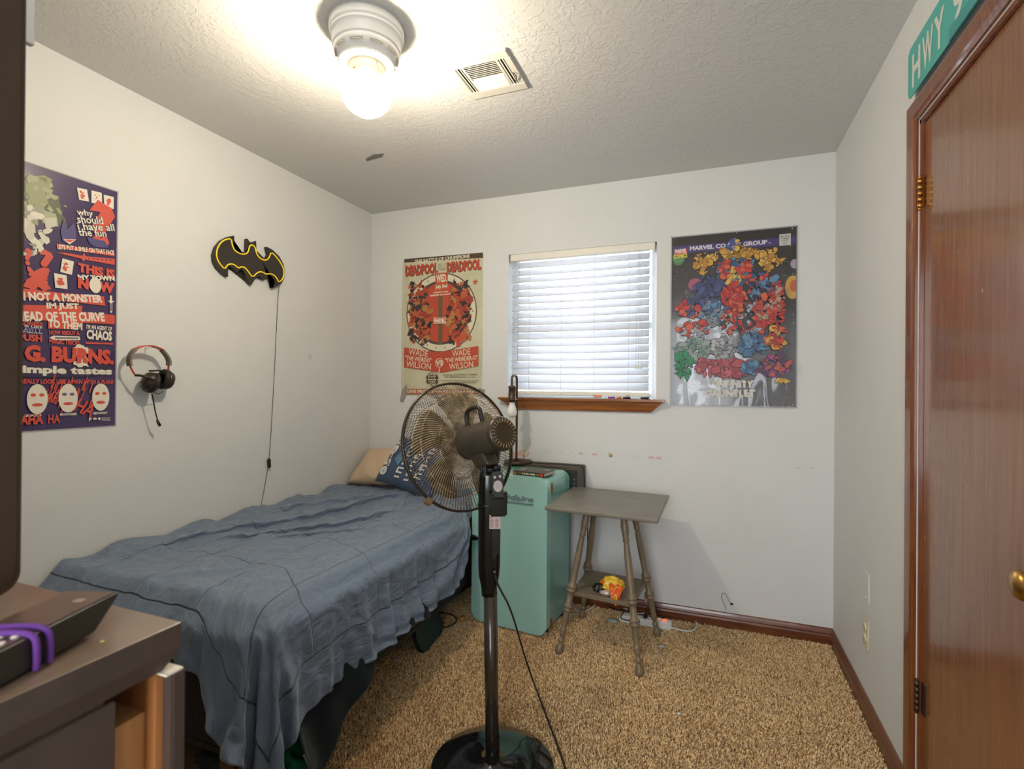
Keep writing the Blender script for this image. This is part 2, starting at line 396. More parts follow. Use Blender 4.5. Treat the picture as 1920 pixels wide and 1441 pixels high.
# ------------------------------------------------------------------ venetian blind
sm_ = bpy.data.materials.new('blind_slat'); sm_.use_nodes = True; nt = sm_.node_tree; b = nt.nodes['Principled BSDF']
b.inputs['Base Color'].default_value = (.80, .80, .82, 1); b.inputs['Roughness'].default_value = .4
tl = nt.nodes.new('ShaderNodeBsdfTranslucent'); tl.inputs[0].default_value = (.86, .87, .92, 1); x_ = nt.nodes.new('ShaderNodeMixShader'); x_.inputs[0].default_value = .33
nt.links.new(b.outputs[0], x_.inputs[1]); nt.links.new(tl.outputs[0], x_.inputs[2]); nt.links.new(x_.outputs[0], nt.nodes['Material Output'].inputs[0])
RAIL = mat('blind_rail', (.76, .74, .66), .4); CORD = mat('blind_cord', (.55, .55, .55), .7)
BX0, BX1, BY = -1.146, -.318, D+.030
bl = thing('venetian_blind', 'white venetian blind with closed horizontal slats hanging in the window', 'blind', (-.73, BY, WZ1-.001))
MB().box(BX0-.006, BX1+.03, BY-.030, BY+.028, WZ1-.042, WZ1-.001, .003).build('head_rail', RAIL, bl)
NS = 18; pz = .0437; ztop = WZ1-.048-.020
slat0 = None
for k in range(NS):
    z = ztop-k*pz; rnd = random.Random(k)
    if slat0 is None:
        m = MB(); tilt = math.radians(59); T = Matrix.Translation((0, 0, 0)) @ Matrix.Rotation(tilt, 4, 'X')
        m.M = T
        m.grid(lambda u, v: (BX0+(BX1-BX0)*u, -.025+.05*v, .0035*(1-(2*v-1)**2)), 2, 6)
        o = m.build('slat', sm_); md = o.modifiers.new('thickness', 'SOLIDIFY'); md.thickness = .0022
        slat0 = o
    else: o = slat0.copy(); COL.objects.link(o); o.name = 'slat'
    o.parent = bl; o.location = Vector((0, BY, z))-Vector(bl.location); o.rotation_euler = (0, rnd.uniform(-.0012, .0012), 0)
zb = ztop-NS*pz+.012
MB().box(BX0, BX1, BY-.022, BY+.022, zb-.024, zb+.003, .004).build('bottom_rail', RAIL, bl)
for px in (995, 1054.5, 1116, 1180):
    x = BK(px, 600, BY).x; m = MB()
    for dy in (-.027,): m.tube([(x, BY+dy, WZ1-.04), (x+.001, BY+dy, 1.7), (x, BY+dy, zb)], .0007, 5)
    m.build('ladder_cord', CORD, bl)
    MB().sphere((x-.002, BY-.024, zb-.012), (.0085, .006, .006), 10).build('cord_button', RAIL, bl)
MB().tube([(BK(977, 500, BY).x, BY-.032, WZ1-.04), (BK(976, 500, BY).x, BY-.033, 1.7), (BK(975, 500, BY).x, BY-.033, 1.42)], .0014, 6).build('tilt_wand', CORD, bl)
for k, (pxa, pxb) in enumerate(((1197, 1192), (1199.5, 1197.5), (1201, 1202.5))):
    xa, xb = BK(pxa, 500, BY-.03).x, BK(pxb, 680, BY-.03).x; z1 = BK(1197, 682, BY-.03).z
    MB().tube([(xa, BY-.032, WZ1-.04), (xa*.6+xb*.4, BY-.034, 1.8), (xb, BY-.034, z1)], .0009, 5).build('lift_cord', CORD, bl)
    MB().lathe([(.002, .0), (.0042, -.003), (.0040, -.012), (.0065, -.022), (.0072, -.026), (0, -.027)], Matrix.Translation((xb, BY-.034, z1)), 12).build('cord_tassel', RAIL, bl)

# things lying on the sill
def marker(x0, x1, y, r, col, label):
    a = Vector((x0, y, zt+r+.001)); c = Vector((x1, y+.006, zt+r+.001)); t = thing('marker_pen', label, 'pen', (x0, y, zt+.001), 'pens on the window sill')
    MB().cyl(a, a.lerp(c, .68), r).build('barrel', ink(col), t); MB().cyl(a.lerp(c, .68), c, r*1.12, r*1.0).build('cap', ink(tuple(v*.7 for v in col)), t)
marker(BK(1140, 742, D-.01).x, BK(1153, 742, D-.01).x, D-.012, .0052, (.25, .03, .35), 'purple marker pen on the window sill')
marker(BK(1156, 742, D-.01).x, BK(1165, 742, D-.01).x, D-.012, .0052, (.85, .22, .08), 'orange marker pen on the window sill')
marker(BK(1168, 742, D-.01).x, BK(1182, 742, D-.01).x, D-.010, .0056, (.02, .02, .03), 'black marker pen next to the orange one on the window sill')
marker(BK(1201, 744, D-.01).x, BK(1216, 744, D-.01).x, D-.010, .0056, (.02, .03, .06), 'dark blue marker pen at the right end of the window sill')
pp = MB().box(-1.10, -.50, D-.052, D-.020, zt+.0006, zt+.0018).build('comic_strip', ink((.70, .72, .74))); tag(pp, 'long white paper strip with black line drawing lying on the window sill', 'paper')
P = Print(lambda a, b_, l: (a, D-.052+b_, zt+.0018+l)); rr = random.Random(4)
for k in range(26):
    a = rr.uniform(-1.09, -.52); P.poly([(a, .004), (a+.003, .004), (a+rr.uniform(.0, .03), .028), (a+rr.uniform(-.01, .0), .027)], (.02, .02, .03))
P.build('drawing', pp)['kind'] = 'stuff'
tp = MB().box(BK(1113, 738).x, BK(1128, 738).x, D-.006, D-.003, zt+.006, zt+.020, .001).build('warning_tag', ink((.72, .26, .16))); tag(tp, 'small orange warning tag standing on the sill below the blind', 'tag')

# ------------------------------------------------------------------ door, casing, hinges, knob
dz0 = .012
door = struct(MB().box(XR+.012, XR+.047, DY0+.012, DY1-.012, dz0, DZ-.012, .0015).build('door_1', DOORW))
kn = Matrix.Translation((XR+.012, 1.222, .905)) @ Matrix.Rotation(math.radians(-90), 4, 'Y')
MB().lathe([(.031, 0), (.031, .004), (.014, .010), (.012, .030), (.020, .038), (.027, .048), (.028, .056), (.022, .064), (0, .067)], kn, 28).build('door_knob', BRASS, door)
# jamb and backing panel
m = MB()
m.box(XR+.002, XR+TK, DY1-.011, DY1+.012, 0, DZ+.010); m.box(XR+.002, XR+TK, DY0-.012, DY0+.011, 0, DZ+.010)
m.box(XR+.002, XR+TK, DY0, DY1, DZ-.011, DZ+.012)
m.box(XR+.0475, XR+.060, DY0-.01, DY1+.01, -.005, DZ+.01)  # added unseen panel, blocks sky light leaking round the door
struct(m.build('trim_2', CASING))
# casing: profile across its width (w outward from the opening, t thickness)
cp = [(-.003, 0), (-.003, .007), (.004, .011), (.009, .008), (.014, .012), (.034, .014), (.048, .015), (.052, .011), (.056, .013), (.061, .009), (.061, 0)]
path = [(DY1+.004, -.005), (DY1+.004, DZ+.006), (DY0-.004, DZ+.006), (DY0-.004, -.005)]
outd = [(1, 0), (1, 1), (-1, 1), (-1, 0)]
m = MB(); rings = [[m.bm.verts.new((XR-t, y+ox*w, z+oz*w)) for w, t in cp] for (y, z), (ox, oz) in zip(path, outd)]
for a, c in zip(rings, rings[1:]):
    for k in range(len(cp)-1): m.bm.faces.new((a[k], a[k+1], c[k+1], c[k]))
struct(m.build('trim_3', CASING))
for z in (1.846, .357):
    hm = BRASS if z > 1 else BRONZE
    h = MB().box(XR+.0085, XR+.0125, DY1-.040, DY1-.013, z-.045, z+.045, .0008).build('hinge', hm, door)
    k = MB()
    for q in range(5): k.cyl((XR-.001, DY1-.012, z-.045+q*.018), (XR-.001, DY1-.012, z-.0276+q*.018), .0060)
    k.sphere((XR-.001, DY1-.012, z+.047), .005, 10); k.sphere((XR-.001, DY1-.012, z-.047), .005, 10)
    k.build('hinge_barrel', hm, h)

# street sign over the door casing
sg = thing('street_sign', 'teal green street sign with white letters above the door casing', 'sign', (XR, 1.5, 2.15))
SY0, SZ0 = 1.897, 2.142; SL, SHt = .62, .150
def rrect(a0, b0, a1, b1, r, n=6):
    o = []
    for cx, cy, s in ((a1-r, b1-r, 0), (a0+r, b1-r, 1), (a0+r, b0+r, 2), (a1-r, b0+r, 3)):
        for k in range(n+1): t = math.pi/2*(s+k/n); o.append((cx+r*math.cos(t), cy+r*math.sin(t)))
    return o
SIGNM = mat('sign_teal', (.06, .40, .35), .35, var=((.07, .44, .39), 5))
MB().prism([(XR-.019, SY0-a, SZ0+b_) for a, b_ in rrect(0, 0, SL, SHt, .022)], (.0022, 0, 0)).build('panel', SIGNM, sg)
P = Print(lambda a, b_, l: (XR-.019-l, SY0-a, SZ0+b_)); wl = (.66, .68, .62)
P.text('H', (.035, .070), (.100, .070), .098, wl, .03); P.text('W', (.114, .070), (.190, .070), .098, wl, .03); P.text('Y', (.196, .070), (.262, .070), .098, wl, .03)
P.text('9', (.312, .072), (.372, .072), .098, wl, .03); P.text('7', (.384, .072), (.440, .072), .098, wl, .03)
P.build('lettering', sg)
MB().box(XR-.024, XR-.0195, SY0-SL, SY0-.30, SZ0-.004, SZ0+.028, .001).build('bent_flange', mat('sign_teal_back', (.045, .30, .30), .4), sg)
for a in (.06, .5): MB().box(XR-.017, XR, SY0-a-.01, SY0-a+.01, SZ0+.06, SZ0+.08).build('mount', BRONZE, sg)

# outlet and blank plate on the right wall
ol = thing('wall_outlet', 'ivory duplex outlet on the right wall near the baseboard', 'outlet', (XR, 2.375, .31))
MB().box(XR-.006, XR, 2.338, 2.412, .255, .372, .003).build('cover_plate', IVORY, ol)
for z in (.335, .292):
    q = MB().lathe([(.0165, 0), (.0165, .0075), (.015, .009), (0, .009)], Matrix.Translation((XR-.001, 2.375, z)) @ Matrix.Rotation(math.radians(-90), 4, 'Y'), 24).build('receptacle', IVORY, ol)
    for dy in (-.006, .006): MB().box(XR-.0104, XR-.0095, 2.375+dy-.001, 2.375+dy+.001, z-.003, z+.005).build('slot', BLACKR, q)
bp_ = MB().box(XR-.005, XR, 2.336, 2.404, .437, .552, .003).build('blank_plate', WALL); tag(bp_, 'blank wall plate painted over in wall colour above the outlet', 'wall plate')
for z in (.452, .537): MB().lathe([(.003, 0), (.003, .0012), (0, .0014)], Matrix.Translation((XR-.005, 2.37, z)) @ Matrix.Rotation(math.radians(-90), 4, 'Y'), 12).build('screw', WALL, bp_)

# ------------------------------------------------------------------ ceiling vent
VNT = mat('vent_enamel', (.66, .64, .56), .45)
vt = thing('ceiling_vent', 'off white square air vent with louvres in the ceiling', 'vent', (-.79, 1.78, H))
vx0, vx1, vy0, vy1 = -.915, -.668, 1.652, 1.902
m = MB(); fwv = .046
m.box(vx0, vx1, vy0, vy0+fwv, H-.009, H-.0005, .003); m.box(vx0, vx1, vy1-fwv, vy1, H-.009, H-.0005, .003)
m.box(vx0, vx0+fwv-.02, vy0+fwv, vy1-fwv, H-.009, H-.0005, .002); m.box(vx1-fwv+.02, vx1, vy0+fwv, vy1-fwv, H-.009, H-.0005, .002)
m.box(vx0+.052, vx0+.060, vy0+fwv, vy1-fwv, H-.008, H-.0005); m.box(vx1-.060, vx1-.050, vy0+fwv, vy1-fwv, H-.008, H-.0005)
m.build('face_frame', VNT, vt)
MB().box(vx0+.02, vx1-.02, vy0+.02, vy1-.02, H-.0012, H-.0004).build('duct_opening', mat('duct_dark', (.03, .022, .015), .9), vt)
for k in range(15):
    y = vy0+fwv+.006+k*.0103
    if y > vy1-fwv-.003: break
    T = Matrix.Translation((0, y, H-.006)) @ Matrix.Rotation(math.radians(42 if k < 8 else -42), 4, 'X')
    MB(T).box(vx0+.060, vx1-.060, -.0062, .0062, -.0006, .0006).build('louvre', VNT, vt)
for x, n_ in ((vx0+.039, 2), (vx1-.038, 2)):
    for k in range(n_):
        T = Matrix.Translation((x-.006+k*.012, 0, H-.006)) @ Matrix.Rotation(math.radians(35), 4, 'Y')
        MB(T).box(-.0055, .0055, vy0+fwv, vy1-fwv, -.0006, .0006).build('side_louvre', VNT, vt)
MB().tube([(vx1-.020, 1.78, H-.012), (vx1-.014, 1.80, H-.016), (vx1-.028, 1.83, H-.014)], .0018, 6).build('damper_lever', BRONZE, vt)
# loose paint chip at the far ceiling
pts = [PT(2, H, x, y) for x, y in ((686, 297), (700, 289), (720, 287), (716, 293), (697, 298), (688, 301))]
pc = MB().prism([tuple(p+Vector((0, 0, -.0035))) for p in pts], (0, 0, .003)).build('paint_patch', mat('torn_ceiling_paper', (.20, .19, .17), .9)); tag(pc, 'grey torn patch in the ceiling paint near the far left corner', 'ceiling patch')

# ------------------------------------------------------------------ ceiling fixture: hugger fan motor with glass globe
cl = thing('ceiling_light', 'white round ceiling fixture with glowing glass globe', 'ceiling light', (-1.06, 1.405, H))
CT = Matrix.Translation((-1.06, 1.405, 0))
MB(CT).lathe([(.112, H), (.120, H-.004), (.120, H-.024), (.118, H-.028), (.112, H-.030), (.112, H-.034), (.1165, H-.036), (.1155, H-.041), (.110, H-.043), (.109, H-.074), (.107, H-.077), (.103, H-.078), (.103, H-.081), (.106, H-.083), (.101, H-.092), (.084, H-.112), (.060, H-.116), (0, H-.116)], None, 64, False).build('motor_housing', WHITEPAINT, cl)
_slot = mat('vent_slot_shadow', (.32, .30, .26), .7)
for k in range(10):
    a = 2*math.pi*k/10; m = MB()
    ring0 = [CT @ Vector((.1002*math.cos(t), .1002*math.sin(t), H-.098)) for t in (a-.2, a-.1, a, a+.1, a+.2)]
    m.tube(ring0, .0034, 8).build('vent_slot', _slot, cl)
fly = MB(CT).lathe([(.055, H-.116), (.086, H-.118), (.090, H-.122), (.086, H-.127), (.050, H-.130)], None, 48).build('flywheel', WHITEPAINT, cl)
MB(CT).lathe([(.062, H-.128), (.052, H-.138), (.042, H-.142), (.041, H-.178), (.044, H-.182)], None, 40).build('lamp_holder', mat('holder_enamel', (.74, .68, .52), .4), cl)
for k in range(3):
    m = MB(CT); a = 2*math.pi*k/3+.5; c, s = math.cos(a), math.sin(a)
    m.cyl((.042*c, .042*s, H-.166), (.058*c, .058*s, H-.166), .0022)
    m.sphere((.060*c, .060*s, H-.166), .0045, 8); m.build('thumb_screw', BRASS, cl)
for a in (2.6, 5.9):
    MB(CT).tube([(.05*math.cos(a), .05*math.sin(a), H-.125), (0.066*math.cos(a), 0.066*math.sin(a), H-.150), (.078*math.cos(a), .078*math.sin(a), H-.20)], .0010, 5).build('pull_chain', BRASS, cl)
GL = bpy.data.materials.new('glowing_glass'); GL.use_nodes = True; nt = GL.node_tree; nt.nodes.clear()   # thin frosted shell: mostly clear, glowing from the bulb inside
o_ = nt.nodes.new('ShaderNodeOutputMaterial'); t_ = nt.nodes.new('ShaderNodeBsdfTransparent'); e_ = nt.nodes.new('ShaderNodeEmission'); x_ = nt.nodes.new('ShaderNodeMixShader')
e_.inputs[0].default_value = (1.0, .86, .62, 1); e_.inputs[1].default_value = GLOBE_STRENGTH; x_.inputs[0].default_value = .30
nt.links.new(t_.outputs[0], x_.inputs[1]); nt.links.new(e_.outputs[0], x_.inputs[2]); nt.links.new(x_.outputs[0], o_.inputs[0])
bl_ = bpy.data.lights.new('bulb_light', 'POINT'); bl_.energy = BULB_WATTS; bl_.color = (1.0, .86, .66); bl_.shadow_soft_size = .030
blo = bpy.data.objects.new('bulb_light', bl_); COL.objects.link(blo); blo.location = (-1.06, 1.405, H-.240)
MB(CT).lathe([(.043, H-.160), (.046, H-.164), (.064, H-.172), (.077, H-.185), (.082, H-.205), (.081, H-.228), (.073, H-.250), (.056, H-.270), (.030, H-.286), (.010, H-.291), (0, H-.292)], None, 40, False).build('glass_globe', GL, cl)

# ================================================================== BED
bed = thing('bed', 'single bed with dark box spring pushed against the left wall', 'bed', (-1.67, 2.0, 0))
TICK = mat('mattress_ticking', (.42, .25, .10), .8, var=((.52, .34, .15), 12))
BOXF = mat('box_spring_mesh', (.020, .017, .014), .85)
nt = BOXF.node_tree; b = nt.nodes['Principled BSDF']; tc = [n for n in nt.nodes if n.type == 'TEX_COORD'][0]
wv = nt.nodes.new('ShaderNodeTexWave'); wv.inputs['Scale'].default_value = 26; wv.bands_direction = 'X'; bp = nt.nodes.new('ShaderNodeBump'); bp.inputs['Distance'].default_value = .003
nt.links.new(tc.outputs['Object'], wv.inputs[0]); nt.links.new(wv.outputs[0], bp.inputs['Height']); nt.links.new(bp.outputs[0], b.inputs['Normal'])
MB().box(-2.172, -1.225, 1.112, 2.94, .448, .588, .035, 4).build('mattress', TICK, bed)
MB().box(-2.168, -1.225, 1.125, 2.94, .17, .446, .012, 2).build('box_spring', BOXF, bed)
MB().tube([(-2.165, 1.118, .447), (-1.235, 1.118, .447), (-1.223, 1.13, .447), (-1.223, 2.9, .447)], .006, 8).build('piping', mat('black_piping', (.02, .017, .015), .9), bed)
RAILM = mat('bed_frame_metal', (.17, .105, .045), .4, .6)
RAIL_SHADED = mat('shaded_rail', (.022, .016, .011), .6)  # rail darkened, the shade under the bed put into its colour
MB().box(-2.10, -1.245, 1.135, 1.165, .150, .169).build('rail', RAIL_SHADED, bed); MB().box(-1.265, -1.235, 1.135, 2.90, .150, .169).build('rail', RAIL_SHADED, bed)
hb = MB()
hx = BK(420, 1420, 1.10).x
hb.box(hx-.012, hx+.045, 1.098, 1.102, .11, .283, .006, 3); hb.box(hx+.041, hx+.045, 1.098, 1.150, .12, .283, .001)
hbo = hb.build('headboard_bracket', RAILM, bed)
MB().box(hx-.004, hx+.030, 1.0965, 1.0985, .252, .263).build('slot', BLACKR, hbo)
for y_, z_ in ((1.115, .19), (1.13, .225)): MB().cyl((hx+.047, y_, z_), (hx+.0445, y_, z_), .0065).build('bolt_hole', BLACKR, hbo)
for x in (-2.05, -1.28):
    for y in (1.2, 2.75): MB().cyl((x, y, -.008), (x, y, .150), .016).build('leg', RAILM, bed)

# comforter: draped cloth, grid of millimetre offsets (x, y, z planes), each number a difference from its neighbours
_C = [35,27,26,27,27,26,27,27,27,27,27,27,28,27,27,27,27,27,27,27,27,27,27,27,27,27,27,27,27,27,27,25,23,23,17,23,15,23,26,12,5,-12,-16,-12,-1,14,13,17,-6,-14,-14,-8,13,24,25,
-1,0,1,0,0,1,0,0,0,0,0,0,-1,0,0,0,0,0,0,0,0,0,0,0,0,0,1,0,0,0,-1,1,1,-2,4,-2,1,-9,-4,7,-11,-5,6,12,11,1,1,-18,-5,1,13,15,-4,-3,-4,
0,0,0,0,0,0,0,0,0,0,0,0,0,0,0,0,0,0,0,0,0,0,0,1,0,0,-1,1,-1,0,1,0,2,2,-1,-2,-2,-3,-1,1,0,-4,1,13,5,1,-14,-10,0,18,10,-3,4,-5,-6,
0,0,0,0,0,0,0,0,0,1,0,0,0,0,0,0,0,0,0,-1,0,1,0,-1,0,0,1,-1,0,0,0,1,-1,2,1,-1,5,2,3,-12,-12,5,18,-1,2,-14,-9,3,20,6,-4,4,1,-1,-1,
0,1,0,-1,0,0,0,0,0,-1,0,0,0,0,0,0,0,0,0,1,0,-1,0,0,0,0,-1,0,1,0,0,-1,1,0,1,0,3,6,-5,-14,0,16,2,2,-11,-10,7,19,1,-6,2,6,1,0,1,
1,-1,-1,1,0,0,0,0,0,0,0,-1,0,0,0,0,0,0,0,-1,0,0,0,0,0,0,0,0,0,0,-1,1,0,0,1,1,0,-1,-2,-6,6,6,3,-3,-12,9,14,-2,-6,3,6,0,1,-1,-10,
0,0,0,0,0,0,0,-1,0,0,0,0,0,0,-1,0,0,0,-1,1,0,0,-1,0,0,0,0,0,0,-1,1,-1,0,1,0,2,0,-1,-2,-2,7,3,5,-15,8,13,-5,-6,2,7,-1,2,-3,-13,-9,
0,0,0,0,0,-1,0,0,0,0,-1,1,-1,0,0,0,-1,0,0,0,0,-1,1,-1,0,0,0,0,-1,1,-1,0,0,0,1,0,1,2,-3,0,6,6,-12,5,11,-6,-5,4,7,-3,3,-6,-13,-5,-2,
0,0,0,0,-1,1,-1,0,0,-1,0,0,0,-1,1,-1,0,0,0,-1,0,0,-1,1,-1,0,0,-1,1,-1,0,0,0,0,1,1,0,1,-2,2,8,-3,-2,12,-6,-9,7,5,0,2,-8,-10,-5,-4,-3,
0,-1,1,-1,0,-1,0,1,-1,0,0,-1,0,0,0,0,0,-1,0,0,-1,1,0,-1,1,-1,-1,1,-1,0,0,0,-1,0,0,2,0,2,-3,7,5,-3,9,-7,-10,10,4,0,1,-9,-9,-7,-4,-1,0,
0,0,-1,0,0,0,0,-1,0,0,0,0,0,-1,-1,0,0,0,0,0,0,-1,0,0,-1,0,0,-1,0,0,0,0,1,-1,0,1,2,1,1,7,1,4,-9,-8,12,4,-1,0,-11,-10,-6,-2,1,1,3,
0,-1,0,0,0,-1,0,0,0,-1,0,0,0,0,0,0,-1,0,0,0,0,-1,0,0,0,0,-1,0,0,0,0,-1,0,1,0,-1,0,2,2,11,-1,-7,-9,13,4,1,-3,-12,-10,-4,0,2,3,6,5,
0,0,0,-1,0,0,0,-1,0,0,0,-1,0,0,0,-1,1,-1,0,-1,0,0,0,0,-1,0,0,0,-1,0,0,1,-1,0,0,1,-2,-2,13,4,-9,-9,18,3,2,-8,-15,-8,0,4,7,9,8,6,5,
0,0,-1,0,0,0,-1,0,0,0,-1,1,-1,0,0,0,-1,1,-1,0,-1,1,-1,-1,0,0,0,0,0,0,-1,0,0,-1,0,1,1,1,-4,0,1,19,1,-2,-12,-11,3,8,9,10,5,2,1,-1,-1,
0,0,0,0,-1,0,0,0,-1,0,0,-1,0,0,-1,0,1,-1,0,0,0,-1,0,0,0,-1,1,-1,1,-1,0,-1,0,0,0,-1,1,2,6,-4,13,2,-4,-4,0,8,7,4,2,-2,0,-1,-1,0,0,
0,0,-1,0,0,-1,0,0,0,-1,0,0,0,0,0,0,-1,0,0,0,0,0,0,0,0,0,-1,0,-1,0,0,-1,0,0,-1,0,0,-1,1,4,-1,2,-2,-8,1,3,2,1,0,0,-1,-1,0,-1,0,
0,0,0,-1,0,1,-1,0,-1,0,0,0,0,0,-1,0,0,0,0,0,0,0,0,-1,0,0,0,0,-1,0,-1,1,-1,0,1,-1,0,0,-1,4,-1,-1,5,0,-4,-6,-4,-3,-1,0,0,1,0,1,0,
0,-1,1,0,-1,-1,0,0,0,1,-1,0,-1,0,1,0,-1,0,0,0,1,0,-1,1,-1,0,-1,0,0,0,0,0,0,-1,0,0,0,-1,0,2,-1,-1,3,4,0,0,-2,-2,-2,-1,-1,-1,0,-1,0,
0,0,-1,0,0,0,1,-1,0,-1,1,-1,1,-1,0,-1,1,0,0,0,0,0,0,0,0,-1,0,0,0,0,0,0,0,0,-1,0,0,0,-1,2,0,-2,3,1,1,1,0,0,-1,-2,-1,0,-1,0,-1,
0,-1,0,1,-1,0,-1,1,0,0,-1,1,-1,1,0,0,0,0,0,0,0,0,0,-1,1,0,0,-1,1,-1,1,-1,0,0,0,0,-1,0,0,-1,2,0,0,3,-1,0,1,0,0,0,-1,-1,-1,0,0,
0,0,0,-1,1,0,0,-1,0,0,1,-1,0,0,0,-1,1,0,0,1,0,-1,0,1,0,0,0,0,-1,1,0,0,0,-1,0,0,0,0,0,0,0,0,1,0,-1,1,0,0,1,0,0,-1,-1,1,-2,
0,0,0,0,0,0,0,0,-1,1,-1,0,0,1,-1,1,-1,1,0,0,-1,1,0,1,0,0,0,0,0,0,-1,0,0,1,0,0,0,0,0,0,-1,0,0,0,0,0,0,1,-1,1,0,-1,1,-2,2,
0,0,0,0,0,-1,1,-1,1,-1,0,0,1,-1,0,0,1,0,0,-1,2,0,0,0,0,0,0,0,0,-1,0,0,0,0,0,0,0,1,0,0,0,-1,0,0,1,-1,1,0,0,-1,0,2,-1,0,0,
0,1,-1,0,0,0,-1,1,0,0,0,-1,0,1,0,-1,0,2,-2,1,0,-1,1,1,0,-1,1,0,0,0,0,0,0,0,0,0,0,-1,1,0,-1,0,0,0,1,-2,2,0,0,0,1,-1,0,0,2,
0,0,0,0,-1,1,0,0,0,0,0,1,-2,1,0,1,2,-2,-3,1,0,1,1,-1,0,0,0,0,0,0,1,0,0,0,0,0,0,0,-1,0,0,0,1,-1,-3,10,-9,3,0,0,0,0,1,-1,-1,
0,0,0,0,0,0,0,-1,0,1,-1,-1,2,-1,1,1,1,-2,-2,1,1,0,0,1,0,0,-1,1,0,0,-1,0,0,0,0,0,0,0,0,0,0,1,-1,0,2,-9,10,-4,2,0,0,1,-1,1,-1,
0,0,0,-1,0,0,0,1,0,-1,1,0,-1,1,0,1,0,-1,2,-1,0,0,0,-1,-1,1,1,0,0,0,0,0,0,0,-1,0,0,0,1,0,0,-1,1,-1,0,2,-4,4,-5,4,0,0,0,0,2,
0,-1,0,0,1,0,-1,0,0,1,-1,0,1,0,0,0,0,0,-2,3,-1,0,1,0,-1,0,1,0,-1,0,0,0,0,0,1,0,0,0,-1,0,0,1,-1,0,0,-1,1,-5,14,-11,3,0,1,-1,3,
0,0,0,0,-1,0,1,-1,1,-1,1,0,0,-1,0,1,-2,1,4,-2,0,0,-1,-1,1,1,0,-1,0,0,1,-1,0,0,0,0,1,0,0,0,0,-1,0,0,0,0,0,3,-11,14,-6,2,0,0,4,
0,-1,0,0,1,0,-1,1,-1,1,0,-1,1,0,-1,0,2,-1,1,0,-1,0,0,0,0,1,-1,0,0,1,-1,1,0,0,0,0,-1,0,1,-1,0,0,0,0,0,0,0,0,2,-4,7,-8,7,0,4,
0,1,0,-1,0,0,0,0,0,0,-1,2,0,-2,0,0,-1,0,1,1,0,-1,1,0,1,-1,0,0,1,-1,0,0,0,0,0,0,1,0,-1,0,0,0,0,1,-1,0,-1,1,1,-1,-1,14,-15,7,-3,
0,0,0,2,-1,-1,0,0,0,-1,1,0,0,0,-1,1,-1,0,3,0,-2,0,0,1,-1,1,-1,0,0,0,1,0,0,-1,0,0,-1,1,0,0,0,0,0,0,0,0,0,-1,0,2,-2,-3,12,-6,1,
0,0,0,-1,1,0,0,0,-1,1,0,1,-1,-1,1,-1,0,2,2,-2,0,-1,1,-1,1,-1,0,0,0,1,-1,0,0,0,0,0,0,0,0,0,0,1,0,-1,0,-1,1,0,0,0,1,-1,3,-4,2,
0,0,0,1,-1,0,1,-2,1,-1,1,-1,0,1,1,1,-2,0,0,0,-2,4,-2,0,0,0,0,0,1,-1,0,0,-1,1,0,1,0,-1,0,1,-1,0,0,0,1,0,-1,0,0,0,1,-1,0,-1,-1,
0,0,0,0,0,1,-1,1,0,0,-2,2,-1,-1,0,0,0,1,0,-2,2,0,1,0,-1,0,0,0,0,0,0,0,1,0,0,-1,0,0,1,-1,0,0,0,0,0,0,0,0,0,0,1,0,0,-1,-1,
0,0,0,0,0,0,0,1,0,-1,0,-1,1,-1,2,-1,-1,1,-1,0,1,1,-1,-1,1,0,0,1,-1,0,0,0,0,0,0,0,1,0,-1,0,-1,0,0,1,0,0,0,-1,0,0,1,1,0,-1,0,
0,1,0,-1,0,0,1,-1,-1,0,1,0,-1,2,-1,0,-1,0,1,-1,1,0,0,-1,1,0,0,0,0,0,0,0,1,0,0,0,-1,0,0,0,0,0,1,-1,0,0,0,0,0,0,0,1,0,0,-1,
0,0,0,-1,1,0,-1,1,0,0,0,0,0,2,2,-4,-1,1,-1,1,1,1,-2,1,-1,0,1,-1,0,0,0,1,-1,0,0,0,0,0,0,0,0,0,0,1,-1,0,0,0,0,0,-1,2,0,-1,-1,
0,0,-1,1,0,0,0,-1,1,0,0,1,0,0,0,-2,1,1,-1,1,0,-2,1,0,1,0,-1,0,0,0,1,-1,0,-1,0,0,0,1,0,0,0,1,-1,0,1,-1,0,0,-1,1,0,0,0,0,-1,
0,-1,0,1,0,-1,0,1,0,0,1,-1,1,0,-1,0,0,1,-1,0,2,-2,-2,2,1,-1,0,0,0,0,0,0,-1,1,0,0,1,-1,0,1,-1,-1,1,0,0,1,-1,0,0,0,0,0,1,-1,0,
0,-1,2,-1,-1,0,1,0,-1,2,-1,0,0,0,-2,2,3,-2,-1,1,-1,-1,2,0,-1,0,0,1,-1,0,0,-1,1,0,1,0,-1,0,1,-1,0,0,-1,1,0,0,0,0,0,-1,1,1,0,-1,1,
0,0,-1,0,0,1,0,0,0,0,0,0,0,1,-1,-1,1,0,0,0,0,1,-1,1,0,-1,0,0,1,0,-2,1,0,1,-1,0,1,0,-1,0,-1,0,1,0,0,0,0,0,0,0,1,-1,1,0,-2,
0,1,-1,0,1,-1,0,0,1,-1,0,-1,0,1,-1,2,1,-2,0,0,0,-2,3,0,-1,0,0,0,0,0,1,0,0,-1,0,0,-1,0,0,1,0,0,0,0,0,-1,1,0,0,0,0,1,-1,0,0,
0,0,1,0,-1,1,-1,0,0,-1,1,0,0,-1,1,1,-1,1,-1,1,-2,2,0,0,-2,1,0,0,0,0,0,0,0,0,0,0,0,0,0,0,0,0,0,0,0,1,-1,0,0,0,0,2,-1,-2,1,
0,0,0,0,1,-1,1,0,-1,0,0,-1,1,-1,0,2,0,-3,1,1,0,0,1,-2,0,0,1,0,0,0,0,0,0,0,0,0,0,0,1,-1,0,0,0,-1,1,0,0,0,0,0,1,0,-1,0,-1,
